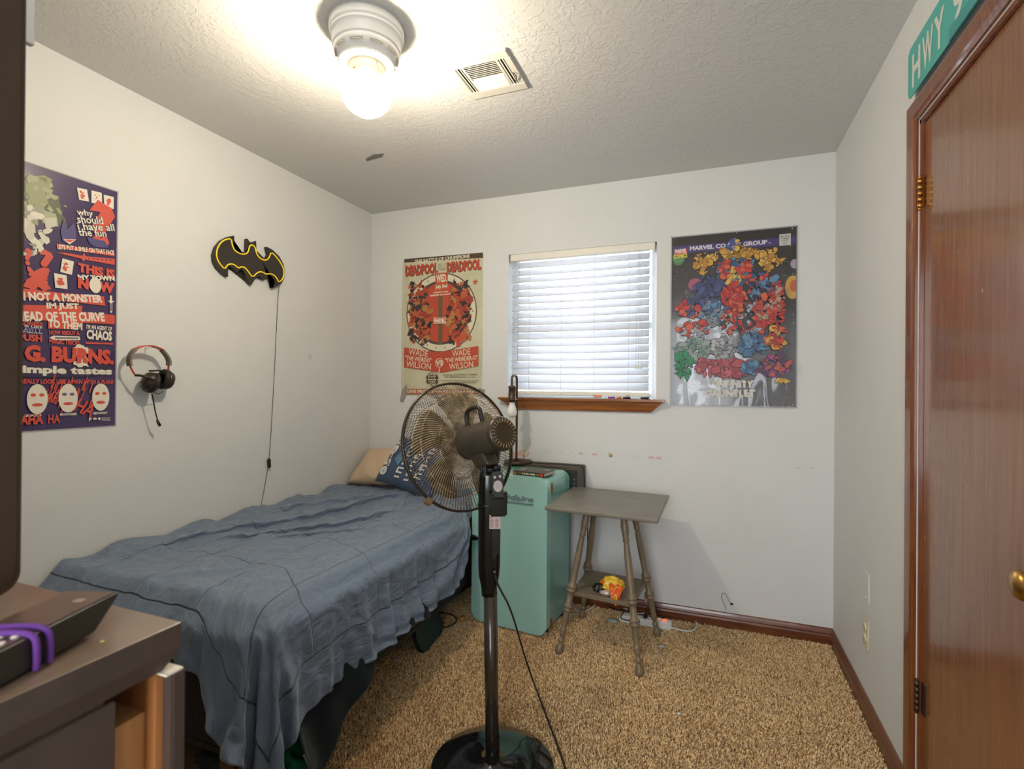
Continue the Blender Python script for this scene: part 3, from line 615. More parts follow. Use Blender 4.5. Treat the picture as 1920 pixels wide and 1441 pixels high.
0,0,-1,2,-1,1,0,-1,1,1,-2,1,0,-1,1,-2,-1,1,1,0,0,0,-1,0,1,1,0,-1,0,0,-1,1,0,-1,0,1,0,1,-1,0,0,-1,1,0,0,-1,1,0,0,0,1,1,-2,-1,-1,
0,0,1,-2,1,0,0,0,0,-1,1,0,0,0,1,1,-1,-2,2,0,-1,0,0,-1,0,1,0,0,0,0,0,-1,0,1,1,-1,0,0,0,0,-1,0,0,2,-1,0,-1,1,0,1,2,-1,-3,0,0,
0,0,0,0,0,0,0,0,0,1,-1,1,0,-1,0,0,-2,3,1,-2,-1,1,0,0,0,1,-1,-1,0,1,1,-1,0,0,0,0,1,-1,0,0,0,0,0,0,0,0,0,0,-1,2,2,-1,-3,0,-2,
0,1,0,0,0,-1,-1,1,0,0,1,-1,0,-1,1,0,1,0,1,-1,-2,1,-1,0,2,-2,0,1,0,0,0,1,0,0,-1,0,-1,0,0,1,0,0,0,-1,1,-1,1,0,0,2,1,-2,-3,0,4,
0,-1,1,0,-1,0,1,0,0,0,0,1,-2,0,1,0,0,2,-1,-3,2,0,0,1,0,0,-1,0,1,-1,0,0,0,0,0,0,0,0,0,0,0,-1,0,1,-1,1,1,-2,2,3,-1,-4,-2,1,3,
0,0,0,-1,0,1,-1,0,1,0,0,0,0,1,-1,0,1,0,-2,0,1,0,0,0,0,-1,1,0,0,0,0,0,0,0,0,0,0,0,0,0,-1,0,0,1,-1,1,0,0,2,2,-2,-4,-4,5,0,
0,0,-2,1,1,0,1,0,-1,0,1,0,-1,-1,1,0,1,2,-4,-1,2,1,-1,0,0,-1,1,1,-1,0,-1,0,0,0,0,1,0,0,1,-1,0,0,0,0,-1,1,0,0,4,1,-4,-6,-2,7,4,
0,0,0,1,-1,0,0,0,0,0,0,-1,0,3,-1,-1,1,-2,1,0,1,-1,0,0,-1,1,0,0,0,-1,1,0,0,0,0,0,0,0,0,0,-1,0,0,0,1,2,-2,1,5,-2,-7,-6,5,8,-2,
0,-1,1,0,0,0,0,0,0,0,0,0,-1,2,-1,0,1,-2,0,1,1,-1,-1,1,0,0,0,-1,0,1,0,0,1,0,0,-1,0,0,-1,1,1,-1,-1,1,0,1,-2,5,3,-7,-8,-1,10,5,-1,
0,0,0,-1,1,0,0,0,0,0,0,-1,2,-1,0,-2,1,0,-2,4,0,0,-2,0,0,0,0,0,0,0,0,1,-1,0,0,0,0,0,0,0,3,-3,0,0,1,1,-1,7,-3,-8,-6,7,7,3,-3,
0,0,-1,0,0,0,0,0,-1,1,-1,1,1,0,-2,-1,-1,0,2,1,-1,-3,1,0,0,0,0,0,-1,0,1,0,0,0,-1,0,0,0,0,0,4,-2,-4,5,3,-1,1,3,-5,-5,1,10,1,-5,-1,
0,1,0,-1,0,-1,0,-1,0,0,0,-1,1,-1,-1,-1,0,1,0,0,-1,0,0,-1,0,0,-1,0,0,1,0,-1,-1,0,0,0,-1,0,0,-1,4,-1,-5,5,6,2,-1,0,-3,-1,2,8,-5,-4,-1,
0,0,1,-1,-1,0,-1,0,0,-1,0,0,-1,-1,-3,2,0,0,-1,0,1,-1,-1,0,1,-1,0,-1,0,-1,0,-1,1,-1,0,-1,1,-1,-1,0,1,5,-6,0,9,4,-1,-1,-2,1,3,3,-5,-5,0,
0,-1,0,2,-2,0,-1,-1,0,0,-1,0,-1,-1,1,-2,0,-1,1,-1,-1,1,-2,0,0,0,-1,0,0,-1,-1,0,-1,0,0,0,-1,0,0,-1,0,9,0,-8,1,7,7,-4,1,2,0,2,-5,-7,1,
0,0,-1,-1,1,-1,0,-1,0,-2,0,-1,0,-2,1,1,-2,0,-1,-2,0,1,0,-1,1,-1,-1,0,-1,0,-1,0,-1,0,-1,0,0,0,-1,1,0,0,12,-8,-7,3,12,-1,4,0,-1,1,-3,-6,-3,
0,0,-1,-1,-1,0,0,0,-2,1,-1,0,-1,0,-1,0,0,-1,-1,-1,-2,0,1,0,0,-1,-1,-1,1,-1,-1,-1,0,-1,0,0,0,-1,0,-1,0,2,3,9,-2,-12,6,7,-8,11,0,0,1,2,-13,
0,-2,0,0,0,-1,-1,0,0,-1,0,-1,-1,1,0,-1,-1,0,-1,-3,0,1,0,-1,-1,1,-1,0,-1,-1,0,-1,0,0,-1,-1,-1,0,0,0,-1,-1,1,-1,10,0,-10,3,-2,10,9,-2,1,-1,8,
0,0,-1,-1,0,-1,0,0,0,-1,-1,-1,-1,0,0,0,-1,0,-1,-1,-2,0,1,-1,-1,1,0,-1,-2,1,-1,0,-1,-1,0,0,-1,0,-1,-1,-1,0,-1,-1,-3,12,-3,1,6,-11,14,2,4,-1,-2,
0,0,-1,0,-1,0,-1,0,-1,0,-1,0,-1,-1,1,0,-2,-3,1,1,-2,-1,1,-1,-2,1,1,-3,1,0,0,0,0,-1,-1,-1,0,-1,-1,0,0,-1,-1,-1,-2,-3,12,-4,10,-8,4,1,6,4,6,
0,-1,0,0,-1,0,0,-1,0,-1,0,-1,0,0,-1,-1,0,0,-1,-3,0,1,0,0,-2,-1,1,-1,0,1,0,-1,0,0,-1,-1,-1,-1,1,-1,0,-1,0,-1,-1,1,-1,-1,3,7,-5,1,4,4,6,
0,0,0,-1,0,0,-1,0,-1,0,-1,0,0,-1,0,0,-1,0,-1,2,-2,-2,0,0,-1,0,-1,1,0,-1,1,0,-2,0,0,0,-1,0,-1,-1,0,0,-1,1,-1,0,-4,1,1,11,-6,-3,5,1,-2,
0,-1,0,0,-1,0,1,-1,0,0,0,-1,0,0,-1,0,-1,0,3,-3,0,-1,0,-1,-1,-1,1,1,-1,0,0,0,-1,-1,0,0,0,-1,-1,1,-2,0,-1,2,0,-1,-2,1,0,3,3,-4,3,5,-5,
0,1,0,0,0,-1,-1,0,0,-1,0,1,0,0,-1,-2,1,0,-1,2,0,-1,0,-1,-1,0,0,1,0,-1,-1,-1,0,0,1,0,0,0,-1,-1,1,-2,-4,6,1,0,-1,0,0,1,6,-9,1,4,1,
0,-1,0,0,1,1,-1,0,0,0,0,0,0,-1,0,1,-2,0,0,0,2,0,-2,0,0,0,0,0,0,0,-1,0,0,1,0,-1,0,0,0,0,-1,-2,3,-4,3,-2,4,0,-2,0,3,0,-5,7,-1,
0,1,-1,0,0,-1,1,0,0,0,0,1,-1,0,0,-2,2,0,0,0,1,0,0,-2,0,1,-1,0,0,0,0,0,1,-1,0,0,0,-2,1,-1,-2,2,-2,2,-1,2,1,1,1,-2,-1,12,-15,3,6,
0,0,1,-1,0,0,0,0,0,1,0,-1,1,-1,0,1,-1,0,-1,1,-1,2,-2,0,1,-1,1,0,-1,0,0,0,-1,1,0,0,-2,1,-2,0,2,-2,1,1,1,0,1,-2,-2,1,-1,2,5,-6,6,
0,0,0,1,-1,0,0,0,0,0,0,0,0,1,-1,0,0,1,-1,-1,0,-1,1,0,1,1,-1,-1,0,-1,1,-1,1,0,-1,-1,1,-1,0,0,-1,0,2,0,1,1,-2,0,1,-1,0,-5,12,-6,-3,
0,0,0,0,1,0,-1,0,0,0,0,0,-1,0,0,1,2,-1,-1,-1,-1,0,0,2,1,-3,0,0,0,1,-1,0,1,0,-2,1,-3,2,1,-3,1,3,0,0,0,-1,2,-2,1,2,1,-6,-1,11,-7,
0,-1,1,0,0,0,1,-1,0,0,0,0,1,-1,1,0,0,-3,1,0,-1,0,-1,1,1,1,0,-1,-1,0,0,1,-1,-3,2,-2,3,-2,0,3,0,0,-1,1,0,1,-1,3,-1,0,0,8,-11,1,9,
0,0,-1,1,0,0,0,1,0,-1,0,0,0,1,-1,1,-1,0,0,-1,-1,1,0,1,-1,0,-1,0,1,0,-1,0,-2,0,0,1,0,1,1,0,1,-1,0,0,0,1,1,1,-1,-1,-1,2,0,-2,3,
0,0,0,0,0,0,0,0,0,0,0,0,0,0,1,0,-1,-1,0,0,0,0,1,-1,2,0,-3,-1,2,-2,1,-2,0,2,-1,1,-1,2,0,1,0,-1,1,0,1,-1,1,-1,1,1,0,-3,4,-3,-1,
0,1,-1,0,0,0,1,0,0,0,-1,0,0,-1,1,0,1,-1,-1,0,2,-1,-1,-1,0,0,-1,1,-1,2,-2,-1,1,0,1,0,2,0,-1,0,0,3,-2,0,0,1,-1,1,1,-1,1,-2,5,-2,-7,
0,0,1,-1,0,0,-1,0,0,0,1,0,0,-1,-1,0,0,2,0,-1,2,-3,0,1,-3,0,1,2,0,-3,-1,4,0,0,0,0,1,-2,1,1,-1,-1,3,-1,0,0,1,-1,1,1,0,4,-11,2,-5,
0,0,0,0,0,0,0,1,0,0,0,0,-1,1,0,-1,-2,0,1,3,-3,1,0,-1,-1,-2,2,-1,-1,1,2,-1,1,0,1,0,-1,1,0,-1,1,0,-1,1,0,0,0,1,1,0,1,-5,3,-19,10,
178,2,-1,-2,2,0,-1,-1,1,0,0,0,0,0,0,0,1,0,-1,0,0,2,-3,1,-1,2,1,-1,-1,0,-3,-9,-18,-23,11,5,-19,-13,-7,14,20,14,10,17,19,10,16,1,-13,-13,-12,-18,-14,-12,-10,
2,-3,1,2,-3,1,1,0,-1,-1,1,0,0,0,0,0,-1,1,1,0,0,-3,4,-2,2,-2,-1,1,1,-1,2,4,3,0,-4,3,2,-7,11,2,-6,-4,7,4,-8,4,-13,-15,-1,0,-1,14,23,5,-1,
0,1,-1,0,1,-1,-1,1,0,1,-1,0,0,0,0,0,0,-1,1,0,-1,1,-1,1,0,0,0,0,0,1,1,2,5,6,-13,4,2,2,9,-6,4,-2,0,-7,4,-9,-18,0,0,1,15,17,-6,8,-2,
0,0,0,-1,1,-1,1,0,0,0,0,0,0,0,0,-1,1,0,-1,1,0,1,-1,1,-2,1,0,0,0,0,0,2,2,4,-6,2,7,-2,-9,11,-4,4,-2,4,-9,-20,0,0,1,20,12,-2,-14,1,15,
0,0,1,1,-1,1,-1,0,0,0,0,0,0,0,0,1,-1,0,0,-1,1,-1,1,-1,1,-1,0,0,0,0,0,1,3,1,0,-1,5,1,-1,-3,-2,5,3,-7,-18,-1,2,4,20,6,-4,-16,1,-6,4,
16,-1,0,1,-1,0,1,-1,0,-1,0,-1,0,-1,0,0,0,0,0,0,0,-1,0,0,-1,0,0,-1,-4,-5,0,0,3,3,0,-2,-1,1,6,-5,5,3,-2,-20,-5,3,5,18,7,-4,-16,-6,5,9,3,
18,0,1,-1,1,0,0,1,0,0,0,0,-1,1,-1,0,0,0,0,-1,0,1,0,-1,1,0,0,0,-1,-6,-11,-1,3,3,-1,-3,3,1,3,-1,4,0,-17,-9,3,4,20,6,-2,-19,-7,7,14,6,0,
16,1,-1,0,0,0,0,0,-1,1,-1,1,1,0,0,0,0,0,0,0,0,0,-1,1,0,0,0,0,2,2,-2,-13,-6,5,2,-5,3,2,0,3,0,-11,-13,4,9,18,1,-5,-20,-2,13,13,2,-1,-1,
18,0,0,0,0,0,0,0,1,0,1,0,-1,0,1,0,-1,0,0,0,0,-1,1,-1,0,0,0,1,-1,1,1,0,-10,-9,5,-3,2,2,0,3,-4,-15,-2,10,15,4,-6,-18,-2,14,10,2,-2,-4,-6,
22,1,0,0,1,0,0,0,0,0,0,0,1,0,-1,0,1,-1,0,1,-1,1,-1,1,0,-1,0,-1,2,0,-3,-1,0,-7,-8,-5,3,4,-2,3,-10,-10,10,15,3,-3,-19,-1,15,8,1,-4,-7,-8,-3,
25,-1,0,1,-1,0,0,1,0,0,0,0,-1,0,1,0,-1,1,0,0,0,0,1,-1,0,0,0,0,1,1,3,-2,-4,0,-2,-10,-14,10,0,-2,-15,10,15,0,-6,-19,5,16,5,-3,-7,-6,-2,6,6,
24,1,0,-1,1,0,0,-1,0,1,0,-1,1,0,0,0,1,-1,0,0,1,-1,0,0,0,0,-1,1,0,3,2,1,0,-4,-3,1,-6,-11,0,-15,6,15,2,-6,-16,3,15,3,-5,-6,-1,4,7,3,3,
25,0,0,0,0,0,0,0,1,-1,0,1,-1,0,0,0,0,1,-1,0,0,0,0,0,0,0,0,0,0,2,2,2,1,1,-3,-7,3,-1,-18,-4,11,2,-5,-15,4,16,-2,-7,0,5,5,3,-2,-5,-8,
24,0,1,0,0,0,0,0,-1,1,0,0,1,-1,0,0,0,0,0,0,0,0,-1,1,-1,1,0,0,0,1,2,2,2,0,2,-1,-11,-3,3,-2,-7,-8,-7,7,13,-4,0,4,-1,-5,-6,-8,-5,-4,0,
25,0,-1,0,0,0,0,0,0,0,0,0,0,1,0,0,0,-1,1,0,-1,1,0,-1,1,-1,1,0,1,0,1,2,1,2,0,1,1,-5,-9,-2,-6,-4,3,9,-3,-3,-3,-4,-4,-1,-1,0,1,2,1,
24,0,1,0,-1,0,0,0,0,-1,1,0,0,0,0,0,0,1,0,-1,1,0,0,0,0,1,-1,0,0,0,2,1,2,1,1,1,0,1,-1,-7,-1,0,0,-5,-4,0,1,1,2,0,0,1,-1,0,0,
25,-1,-1,0,0,0,1,0,1,0,-1,0,0,1,0,0,0,-1,0,1,0,0,1,0,-1,0,0,0,-1,0,2,1,2,1,1,1,1,-1,0,-2,-2,-1,-1,0,1,-2,-2,-2,0,0,0,0,0,1,0,
24,0,0,0,1,0,-1,1,-1,0,0,0,0,0,1,1,-1,0,0,0,1,0,-1,0,0,-1,1,-1,1,0,0,2,1,2,1,0,0,1,-1,-1,-1,-2,0,0,0,0,0,0,-1,0,-1,0,1,0,0,
25,0,0,0,-1,0,1,-1,1,0,-1,0,1,0,1,-1,0,0,-1,1,0,0,0,0,0,0,0,0,-1,1,1,1,1,0,1,1,0,0,0,0,-1,-1,-2,1,0,1,-1,0,0,-1,1,0,0,0,0,
24,0,0,-1,0,1,-1,1,0,0,1,0,0,0,0,0,0,0,0,0,0,0,0,0,0,0,-1,1,0,0,0,1,0,1,0,1,1,0,0,-1,0,-1,1,-1,0,0,0,0,0,0,1,0,0,-1,0,
25,0,0,0,0,-1,1,0,0,0,0,0,-1,1,-1,1,0,0,0,-1,0,0,0,0,1,0,0,0,0,0,0,0,0,1,1,-1,1,0,0,1,-1,1,-1,1,-1,0,0,0,0,1,-1,0,0,1,-1,
24,0,0,1,0,0,-1,0,-1,1,0,1,0,-2,1,-2,2,1,0,0,0,0,-1,1,0,0,0,0,0,0,-1,0,1,0,0,1,0,1,0,0,1,0,0,-1,0,0,0,0,1,0,0,0,-1,0,0,
25,0,-1,1,0,0,0,-1,0,0,1,-1,0,1,-2,1,-1,1,1,0,-1,-1,1,1,1,0,0,-1,0,0,0,0,0,0,1,0,0,1,0,1,-1,0,0,0,0,0,1,0,-1,0,0,0,0,0,0,
24,0,1,-1,0,0,0,0,0,0,0,1,0,-2,0,0,1,0,1,0,-1,0,1,0,-1,0,0,0,1,-1,0,1,0,1,0,1,0,-1,1,0,1,-1,0,-1,1,1,-1,0,1,-1,0,0,0,0,1,
25,0,0,0,0,0,0,0,0,0,0,-1,0,0,0,-1,2,0,0,0,0,0,0,-1,1,0,0,0,0,0,0,0,1,0,0,0,0,1,0,0,-1,1,0,1,-1,-1,2,0,-2,1,0,0,1,0,-1,
24,0,1,0,0,0,0,0,0,0,-1,0,0,1,-1,2,0,-1,0,-1,1,-1,1,0,-2,1,0,1,0,0,1,-1,0,0,0,0,1,0,0,0,1,0,1,-1,0,-1,-1,1,2,0,0,0,0,-1,1,
25,0,-1,0,0,0,0,0,1,-1,0,1,-1,0,1,0,0,-1,-1,2,-1,1,-1,0,0,0,1,0,0,0,0,0,0,0,0,1,0,0,1,1,0,0,-1,1,-1,-1,-1,1,1,0,0,0,0,1,-1,
24,0,0,1,-1,0,1,0,-1,-1,0,0,1,1,0,0,-1,1,-2,1,1,0,0,-1,0,0,1,1,-1,0,-1,1,-1,1,0,1,0,1,0,0,0,1,0,-1,0,1,-1,-2,0,3,0,-1,0,0,-1,
25,0,0,-2,1,1,-1,0,0,1,0,-1,0,0,0,0,-1,0,2,0,0,0,-1,1,0,1,-1,-1,0,1,0,0,0,0,1,0,1,0,0,0,1,-1,0,0,0,0,1,0,-3,-1,2,1,0,0,0,
24,0,0,1,-1,0,1,0,-1,0,-1,0,1,1,0,-1,-1,1,1,-1,1,0,0,-1,1,-1,0,0,1,0,0,0,1,0,0,0,0,1,0,0,0,0,0,0,1,0,0,-1,1,-3,-1,4,-1,0,-1,
25,0,0,0,0,-1,0,1,0,-1,1,0,0,0,0,0,0,0,-3,2,1,0,0,0,-1,1,0,0,-1,0,1,0,0,0,1,0,0,0,1,0,0,0,0,1,0,0,-1,0,0,0,-1,-5,6,0,-1,
24,0,0,0,1,1,-1,-1,1,0,0,0,0,-2,1,0,0,-2,4,-1,-2,1,1,0,0,-1,0,0,0,1,0,0,0,0,0,0,1,0,0,1,0,0,1,0,-1,0,0,0,0,1,0,0,-5,2,2,
25,0,-1,1,0,-1,1,-1,1,0,-1,1,0,-1,0,1,0,1,-1,0,-1,0,0,1,0,0,0,-1,1,0,0,-1,1,0,0,1,0,0,1,0,0,1,-1,0,0,0,0,1,0,0,-1,1,-1,-3,2,
24,1,0,-1,0,1,-2,2,-1,1,0,-1,-1,0,-1,1,1,0,0,-1,0,1,1,0,0,0,-1,1,0,-1,0,1,0,0,1,0,0,1,0,0,1,0,0,-1,0,0,1,0,0,-1,1,-1,0,0,0,
25,-1,1,-1,0,-1,1,-1,1,0,0,-1,0,1,0,1,0,0,-1,-1,0,1,1,-1,1,-1,1,0,0,0,-1,0,0,2,-1,1,1,0,0,0,0,0,0,0,1,0,0,-1,0,0,0,0,0,1,0,
24,0,0,1,0,0,-1,0,-1,1,0,0,0,0,1,-1,0,0,0,-1,1,1,0,0,0,0,0,-1,0,0,1,0,1,-1,1,0,0,0,0,1,0,0,0,1,0,0,-1,1,-1,0,0,1,0,0,-1,
25,0,-1,0,0,0,1,0,0,0,0,0,-2,1,1,0,0,0,0,0,1,-1,-1,1,-1,1,-1,1,0,-1,0,1,0,1,0,0,0,1,0,0,0,0,0,0,0,0,0,0,0,1,0,-1,1,0,0,
24,0,1,0,0,0,-1,1,-1,0,1,0,0,0,1,-1,0,0,0,-1,1,0,0,-1,1,0,0,0,-1,1,1,0,-1,0,0,0,1,0,0,1,0,0,1,0,0,-1,1,-1,1,0,0,0,0,-1,0,
25,0,0,0,0,0,0,-1,1,-2,1,0,2,0,0,-1,-1,0,0,1,0,-1,-1,2,0,0,0,-1,1,0,0,0,0,0,0,1,0,0,1,0,0,1,0,-1,0,0,0,1,0,0,-1,1,-1,1,-1,
24,1,0,0,0,-1,0,0,0,1,-1,1,-1,1,0,-1,0,1,0,0,-1,1,-2,0,1,1,0,0,0,0,-1,0,0,1,1,-1,1,1,0,0,1,-1,0,0,0,1,0,0,-1,0,0,0,0,0,1,
24,0,-1,0,0,1,0,0,0,0,0,0,1,-1,-1,1,0,1,0,0,0,-1,1,0,1,-1,0,0,0,0,0,0,0,0,0,2,-1,0,1,0,0,0,0,0,1,0,-1,0,1,-1,1,-1,1,-1,0,
25,-1,0,0,0,0,1,-1,0,0,1,0,0,-1,-3,2,1,1,-1,1,-1,-1,2,1,-1,-1,0,1,0,-1,0,0,1,0,1,0,1,0,0,0,0,0,0,1,-1,0,1,-1,0,0,0,1,-1,1,0,
24,0,1,0,0,0,-1,1,0,0,-1,1,0,-1,0,1,1,-2,0,1,0,-1,1,0,0,0,0,0,-1,1,0,0,1,0,0,0,0,0,0,1,0,1,0,0,0,-1,0,0,0,1,0,0,0,0,0,
25,0,-1,1,0,0,0,-1,0,1,0,-1,0,1,1,-2,0,1,0,-1,0,1,0,0,-2,1,1,0,0,0,0,0,0,0,0,0,0,1,1,0,0,0,0,0,0,0,0,1,0,0,0,-1,1,-1,0,
24,0,1,-1,0,0,1,0,0,-1,1,0,0,0,0,0,0,-3,2,1,0,0,0,-1,0,0,0,1,0,0,0,0,0,0,0,0,1,1,0,0,1,0,-1,0,0,1,0,0,0,0,-1,0,0,0,0,
25,0,0,-1,1,-1,0,0,0,1,-2,0,1,0,0,-1,0,-1,0,2,1,0,0,-2,0,1,2,-2,1,0,0,0,-1,1,0,1,1,-1,1,0,0,0,0,0,0,0,1,0,-1,0,0,0,0,0,0,
24,1,-1,1,-1,0,0,1,0,-1,0,1,0,0,0,0,-2,2,1,-1,-1,1,-2,1,1,0,-1,1,0,0,0,0,0,0,1,0,0,1,0,0,0,0,1,0,0,0,-1,0,0,0,0,1,0,0,0,
25,-1,1,-1,0,1,-1,0,0,0,0,0,0,1,0,0,-2,1,2,-1,0,-1,0,0,1,0,0,-1,0,0,0,0,1,0,1,0,0,0,0,1,0,0,0,1,0,0,-1,0,1,-1,1,-1,1,0,0,
24,1,0,0,0,-1,1,0,-1,0,1,0,0,-1,0,1,0,1,-1,1,-1,0,0,-1,1,0,-1,1,0,0,0,0,1,0,0,0,0,0,0,0,1,1,0,-1,0,0,0,0,0,1,-1,1,-1,0,0,
25,0,-1,1,-1,1,0,0,0,-1,0,1,0,0,0,-1,1,1,0,-3,1,1,0,0,0,-1,0,0,1,0,0,0,0,0,0,1,0,1,0,1,-1,0,0,0,0,0,1,0,0,0,0,0,-1,0,0,
24,0,1,-1,0,1,0,-1,1,0,1,-1,-2,1,1,-1,1,0,-2,1,0,0,0,1,-1,0,0,1,0,0,0,0,0,0,0,0,1,0,1,0,1,0,0,-1,0,0,1,0,0,-2,1,0,-1,1,0,
25,0,-2,1,1,-1,0,1,0,1,-1,-1,0,0,0,1,1,-1,-1,-1,2,1,-1,0,0,-1,1,0,0,0,0,0,-1,1,0,1,0,1,0,0,0,0,0,1,0,0,-1,0,0,0,0,-1,0,1,0,
24,-1,2,0,-1,0,0,0,0,0,0,-1,1,0,1,0,-1,0,1,-1,0,0,1,0,-1,1,0,0,-1,0,0,1,0,0,1,0,1,0,0,0,0,0,0,0,1,0,0,-1,-1,1,0,-1,1,0,1,
25,0,-1,0,0,0,1,0,0,0,-1,0,0,1,0,0,0,-1,0,1,1,0,-1,0,0,0,0,0,-1,0,1,-1,1,1,0,0,0,0,0,0,1,0,1,0,-1,0,0,0,-1,1,-1,-1,2,-1,-1,
24,0,1,-1,1,0,-1,1,0,-1,0,1,1,0,-2,0,1,-1,-1,3,0,-1,-1,0,0,1,-1,-1,1,1,0,1,0,0,0,0,0,0,1,0,0,1,0,-1,0,0,0,-1,1,0,-2,3,-1,-3,2,
25,0,-1,1,0,0,0,0,-1,1,0,0,0,0,1,-1,-1,1,0,0,0,-4,3,1,0,-1,1,-1,0,0,0,1,1,0,0,1,0,1,0,0,0,-1,-1,1,0,0,0,-1,1,-1,-1,-1,-1,1,1,
24,1,0,0,0,0,0,0,0,0,0,0,0,0,-1,0,1,-1,1,0,-2,1,0,0,1,0,-1,0,1,0,0,1,0,0,1,1,1,-1,1,0,-1,-1,0,-1,0,0,1,0,0,-2,1,-3,1,1,-2,
25,-1,1,0,0,0,0,-1,1,-1,1,0,0,0,-3,3,-1,1,0,-1,0,1,-1,1,0,0,-1,1,0,0,0,0,1,1,1,0,1,1,-1,0,-1,0,-2,0,0,0,0,0,-1,1,-1,-3,1,-1,2,
24,0,0,0,0,0,0,0,0,1,0,0,-1,-1,1,-2,2,1,-1,0,0,1,-1,0,1,0,0,0,-1,0,0,0,1,1,1,2,0,1,0,1,-1,-1,-1,0,-2,-1,1,-1,0,0,0,0,-2,-1,2,
25,0,-1,1,0,-1,0,0,0,0,0,1,0,-2,1,1,0,0,0,0,-1,1,0,0,0,0,1,-1,0,0,-1,0,0,2,1,1,1,1,1,-1,1,-1,-1,-1,-1,-2,-2,2,0,1,-1,0,-1,-2,-1,
24,0,1,-1,0,1,-1,0,0,1,0,-1,0,1,0,-1,0,1,0,-1,1,-2,2,-1,1,0,0,0,0,-1,0,-1,0,0,2,1,1,1,1,1,1,1,-1,-3,-2,2,-3,-1,-1,2,1,0,0,0,-3,
25,-1,1,0,0,0,0,0,0,-1,1,0,0,0,0,0,0,0,-1,0,0,1,-1,1,-1,0,0,1,0,0,0,-1,0,0,1,1,1,1,1,1,0,0,2,-5,1,-1,-1,-1,-4,1,4,0,1,-2,1,
24,1,0,0,0,0,0,0,0,1,-1,0,0,0,0,0,0,-1,0,1,-1,1,0,-1,0,0,0,0,0,0,1,0,0,0,0,0,1,1,1,0,1,1,0,0,-3,1,-1,0,1,-4,1,2,0,0,-1,
25,0,0,0,0,-1,1,0,0,-1,0,0,0,0,1,0,-1,-1,2,-1,1,-1,1,0,-1,0,0,-2,2,1,0,1,-1,0,-1,1,1,0,1,1,0,0,1,0,-1,-3,5,-3,4,-5,-2,3,0,0,-1,
24,1,-1,0,0,1,0,-1,0,0,0,0,0,1,0,0,0,-1,0,-2,0,2,0,0,0,0,0,0,-1,1,1,0,1,-1,0,-1,1,0,0,2,0,1,1,0,1,-1,-1,-1,-2,3,0,-1,0,1,0,
25,-1,0,0,0,0,0,1,0,-1,0,0,0,0,1,0,-1,0,0,1,-1,0,1,0,-1,0,0,1,0,0,-1,1,-1,1,0,0,-1,1,1,-1,2,0,0,1,1,-1,-4,3,-1,3,-1,1,-2,3,-2,
24,0,0,0,1,0,0,0,0,0,-1,0,1,0,0,0,-1,0,-1,2,0,-1,1,0,0,-1,1,0,0,-1,1,0,0,0,-1,0,0,0,0,2,-1,2,-1,2,-1,1,-2,1,1,0,0,0,0,0,0,
25,0,0,0,-1,0,1,0,0,0,0,0,0,0,0,0,0,-1,0,-1,2,0,0,0,0,0,-1,1,-1,1,-1,-1,0,0,1,0,1,0,-1,0,1,-1,-2,3,2,0,1,-1,0,-1,-1,1,1,1,0,
24,0,0,0,1,0,-1,1,-1,1,1,-1,0,0,0,-1,1,0,0,0,-2,1,1,-2,0,1,1,0,0,-1,-1,0,0,0,2,0,-1,0,0,0,0,-1,1,0,1,-1,2,1,-1,0,1,-1,0,1,1,
25,0,-1,1,-1,1,0,-1,1,0,0,1,-1,0,-1,0,0,1,0,-1,0,2,-4,1,1,0,0,0,1,-1,-1,1,1,1,-2,1,0,-2,2,-1,-1,0,0,1,0,2,-1,1,1,-1,0,-2,2,0,2,
24,1,0,-1,1,-1,1,-1,1,-1,0,0,0,-1,0,0,1,0,0,1,0,-4,1,0,1,2,0,0,-1,0,1,-1,0,0,1,-1,-2,2,-1,0,1,-1,1,0,1,0,1,0,-1,0,0,2,0,1,-1,
25,-1,1,0,-1,1,-1,1,-1,1,0,0,-1,0,-1,1,0,0,0,0,0,-1,0,0,0,1,0,1,0,-1,0,0,0,1,-1,-2,3,-2,0,1,-2,1,2,0,0,1,0,-1,1,0,-1,1,0,0,1,
24,0,0,0,1,-1,0,0,1,0,0,-1,1,-2,1,0,1,0,0,0,0,0,-2,0,1,-1,1,0,1,0,0,-1,1,-2,-1,2,-3,2,0,-3,3,2,-1,1,0,0,1,0,-1,2,1,-1,-4,-1,4,
25,0,0,0,-1,0,1,1,-1,0,0,1,-2,1,0,0,0,0,0,0,0,0,0,0,-1,1,0,-1,0,1,-2,2,-2,-1,0,0,2,-1,-1,3,-1,0,1,0,0,0,0,1,2,-1,-1,-1,2,-1,-3,
24,1,0,0,1,0,-1,0,0,0,0,0,0,0,0,1,-1,-1,1,-1,1,-1,1,0,0,-2,0,1,-1,0,2,-2,0,-1,1,-1,1,0,1,0,1,-1,0,1,0,1,1,0,0,-1,0,1,1,0,-2,
25,0,1,-1,-1,0,0,0,1,-1,0,0,0,1,0,-1,0,0,1,0,-1,1,0,0,0,-1,-4,4,-1,0,-1,1,-1,2,0,1,-2,1,1,-1,0,0,-1,0,3,0,0,0,1,0,0,0,1,0,0,
24,0,0,1,0,-1,0,-1,1,1,-2,0,2,-1,0,0,0,0,-1,1,0,0,0,1,-1,0,0,-3,1,1,1,-2,1,0,1,-1,2,0,-1,0,0,1,1,-1,0,1,0,0,-1,2,0,0,-4,-1,2,
25,-1,0,0,0,1,-1,0,-1,1,0,-1,1,1,0,0,-1,1,-2,1,0,1,0,-2,0,1,1,-3,2,-1,0,2,0,0,-1,1,-1,0,0,1,0,-1,2,0,-2,0,1,1,0,0,2,-2,-2,0,-12,
24,0,-1,0,0,0,1,0,-1,-1,2,1,-1,0,0,0,0,0,1,-1,0,0,0,1,-1,-1,1,1,-2,0,0,0,1,0,0,0,0,0,0,0,0,1,-2,1,1,0,0,1,1,0,0,0,-3,-10,10,
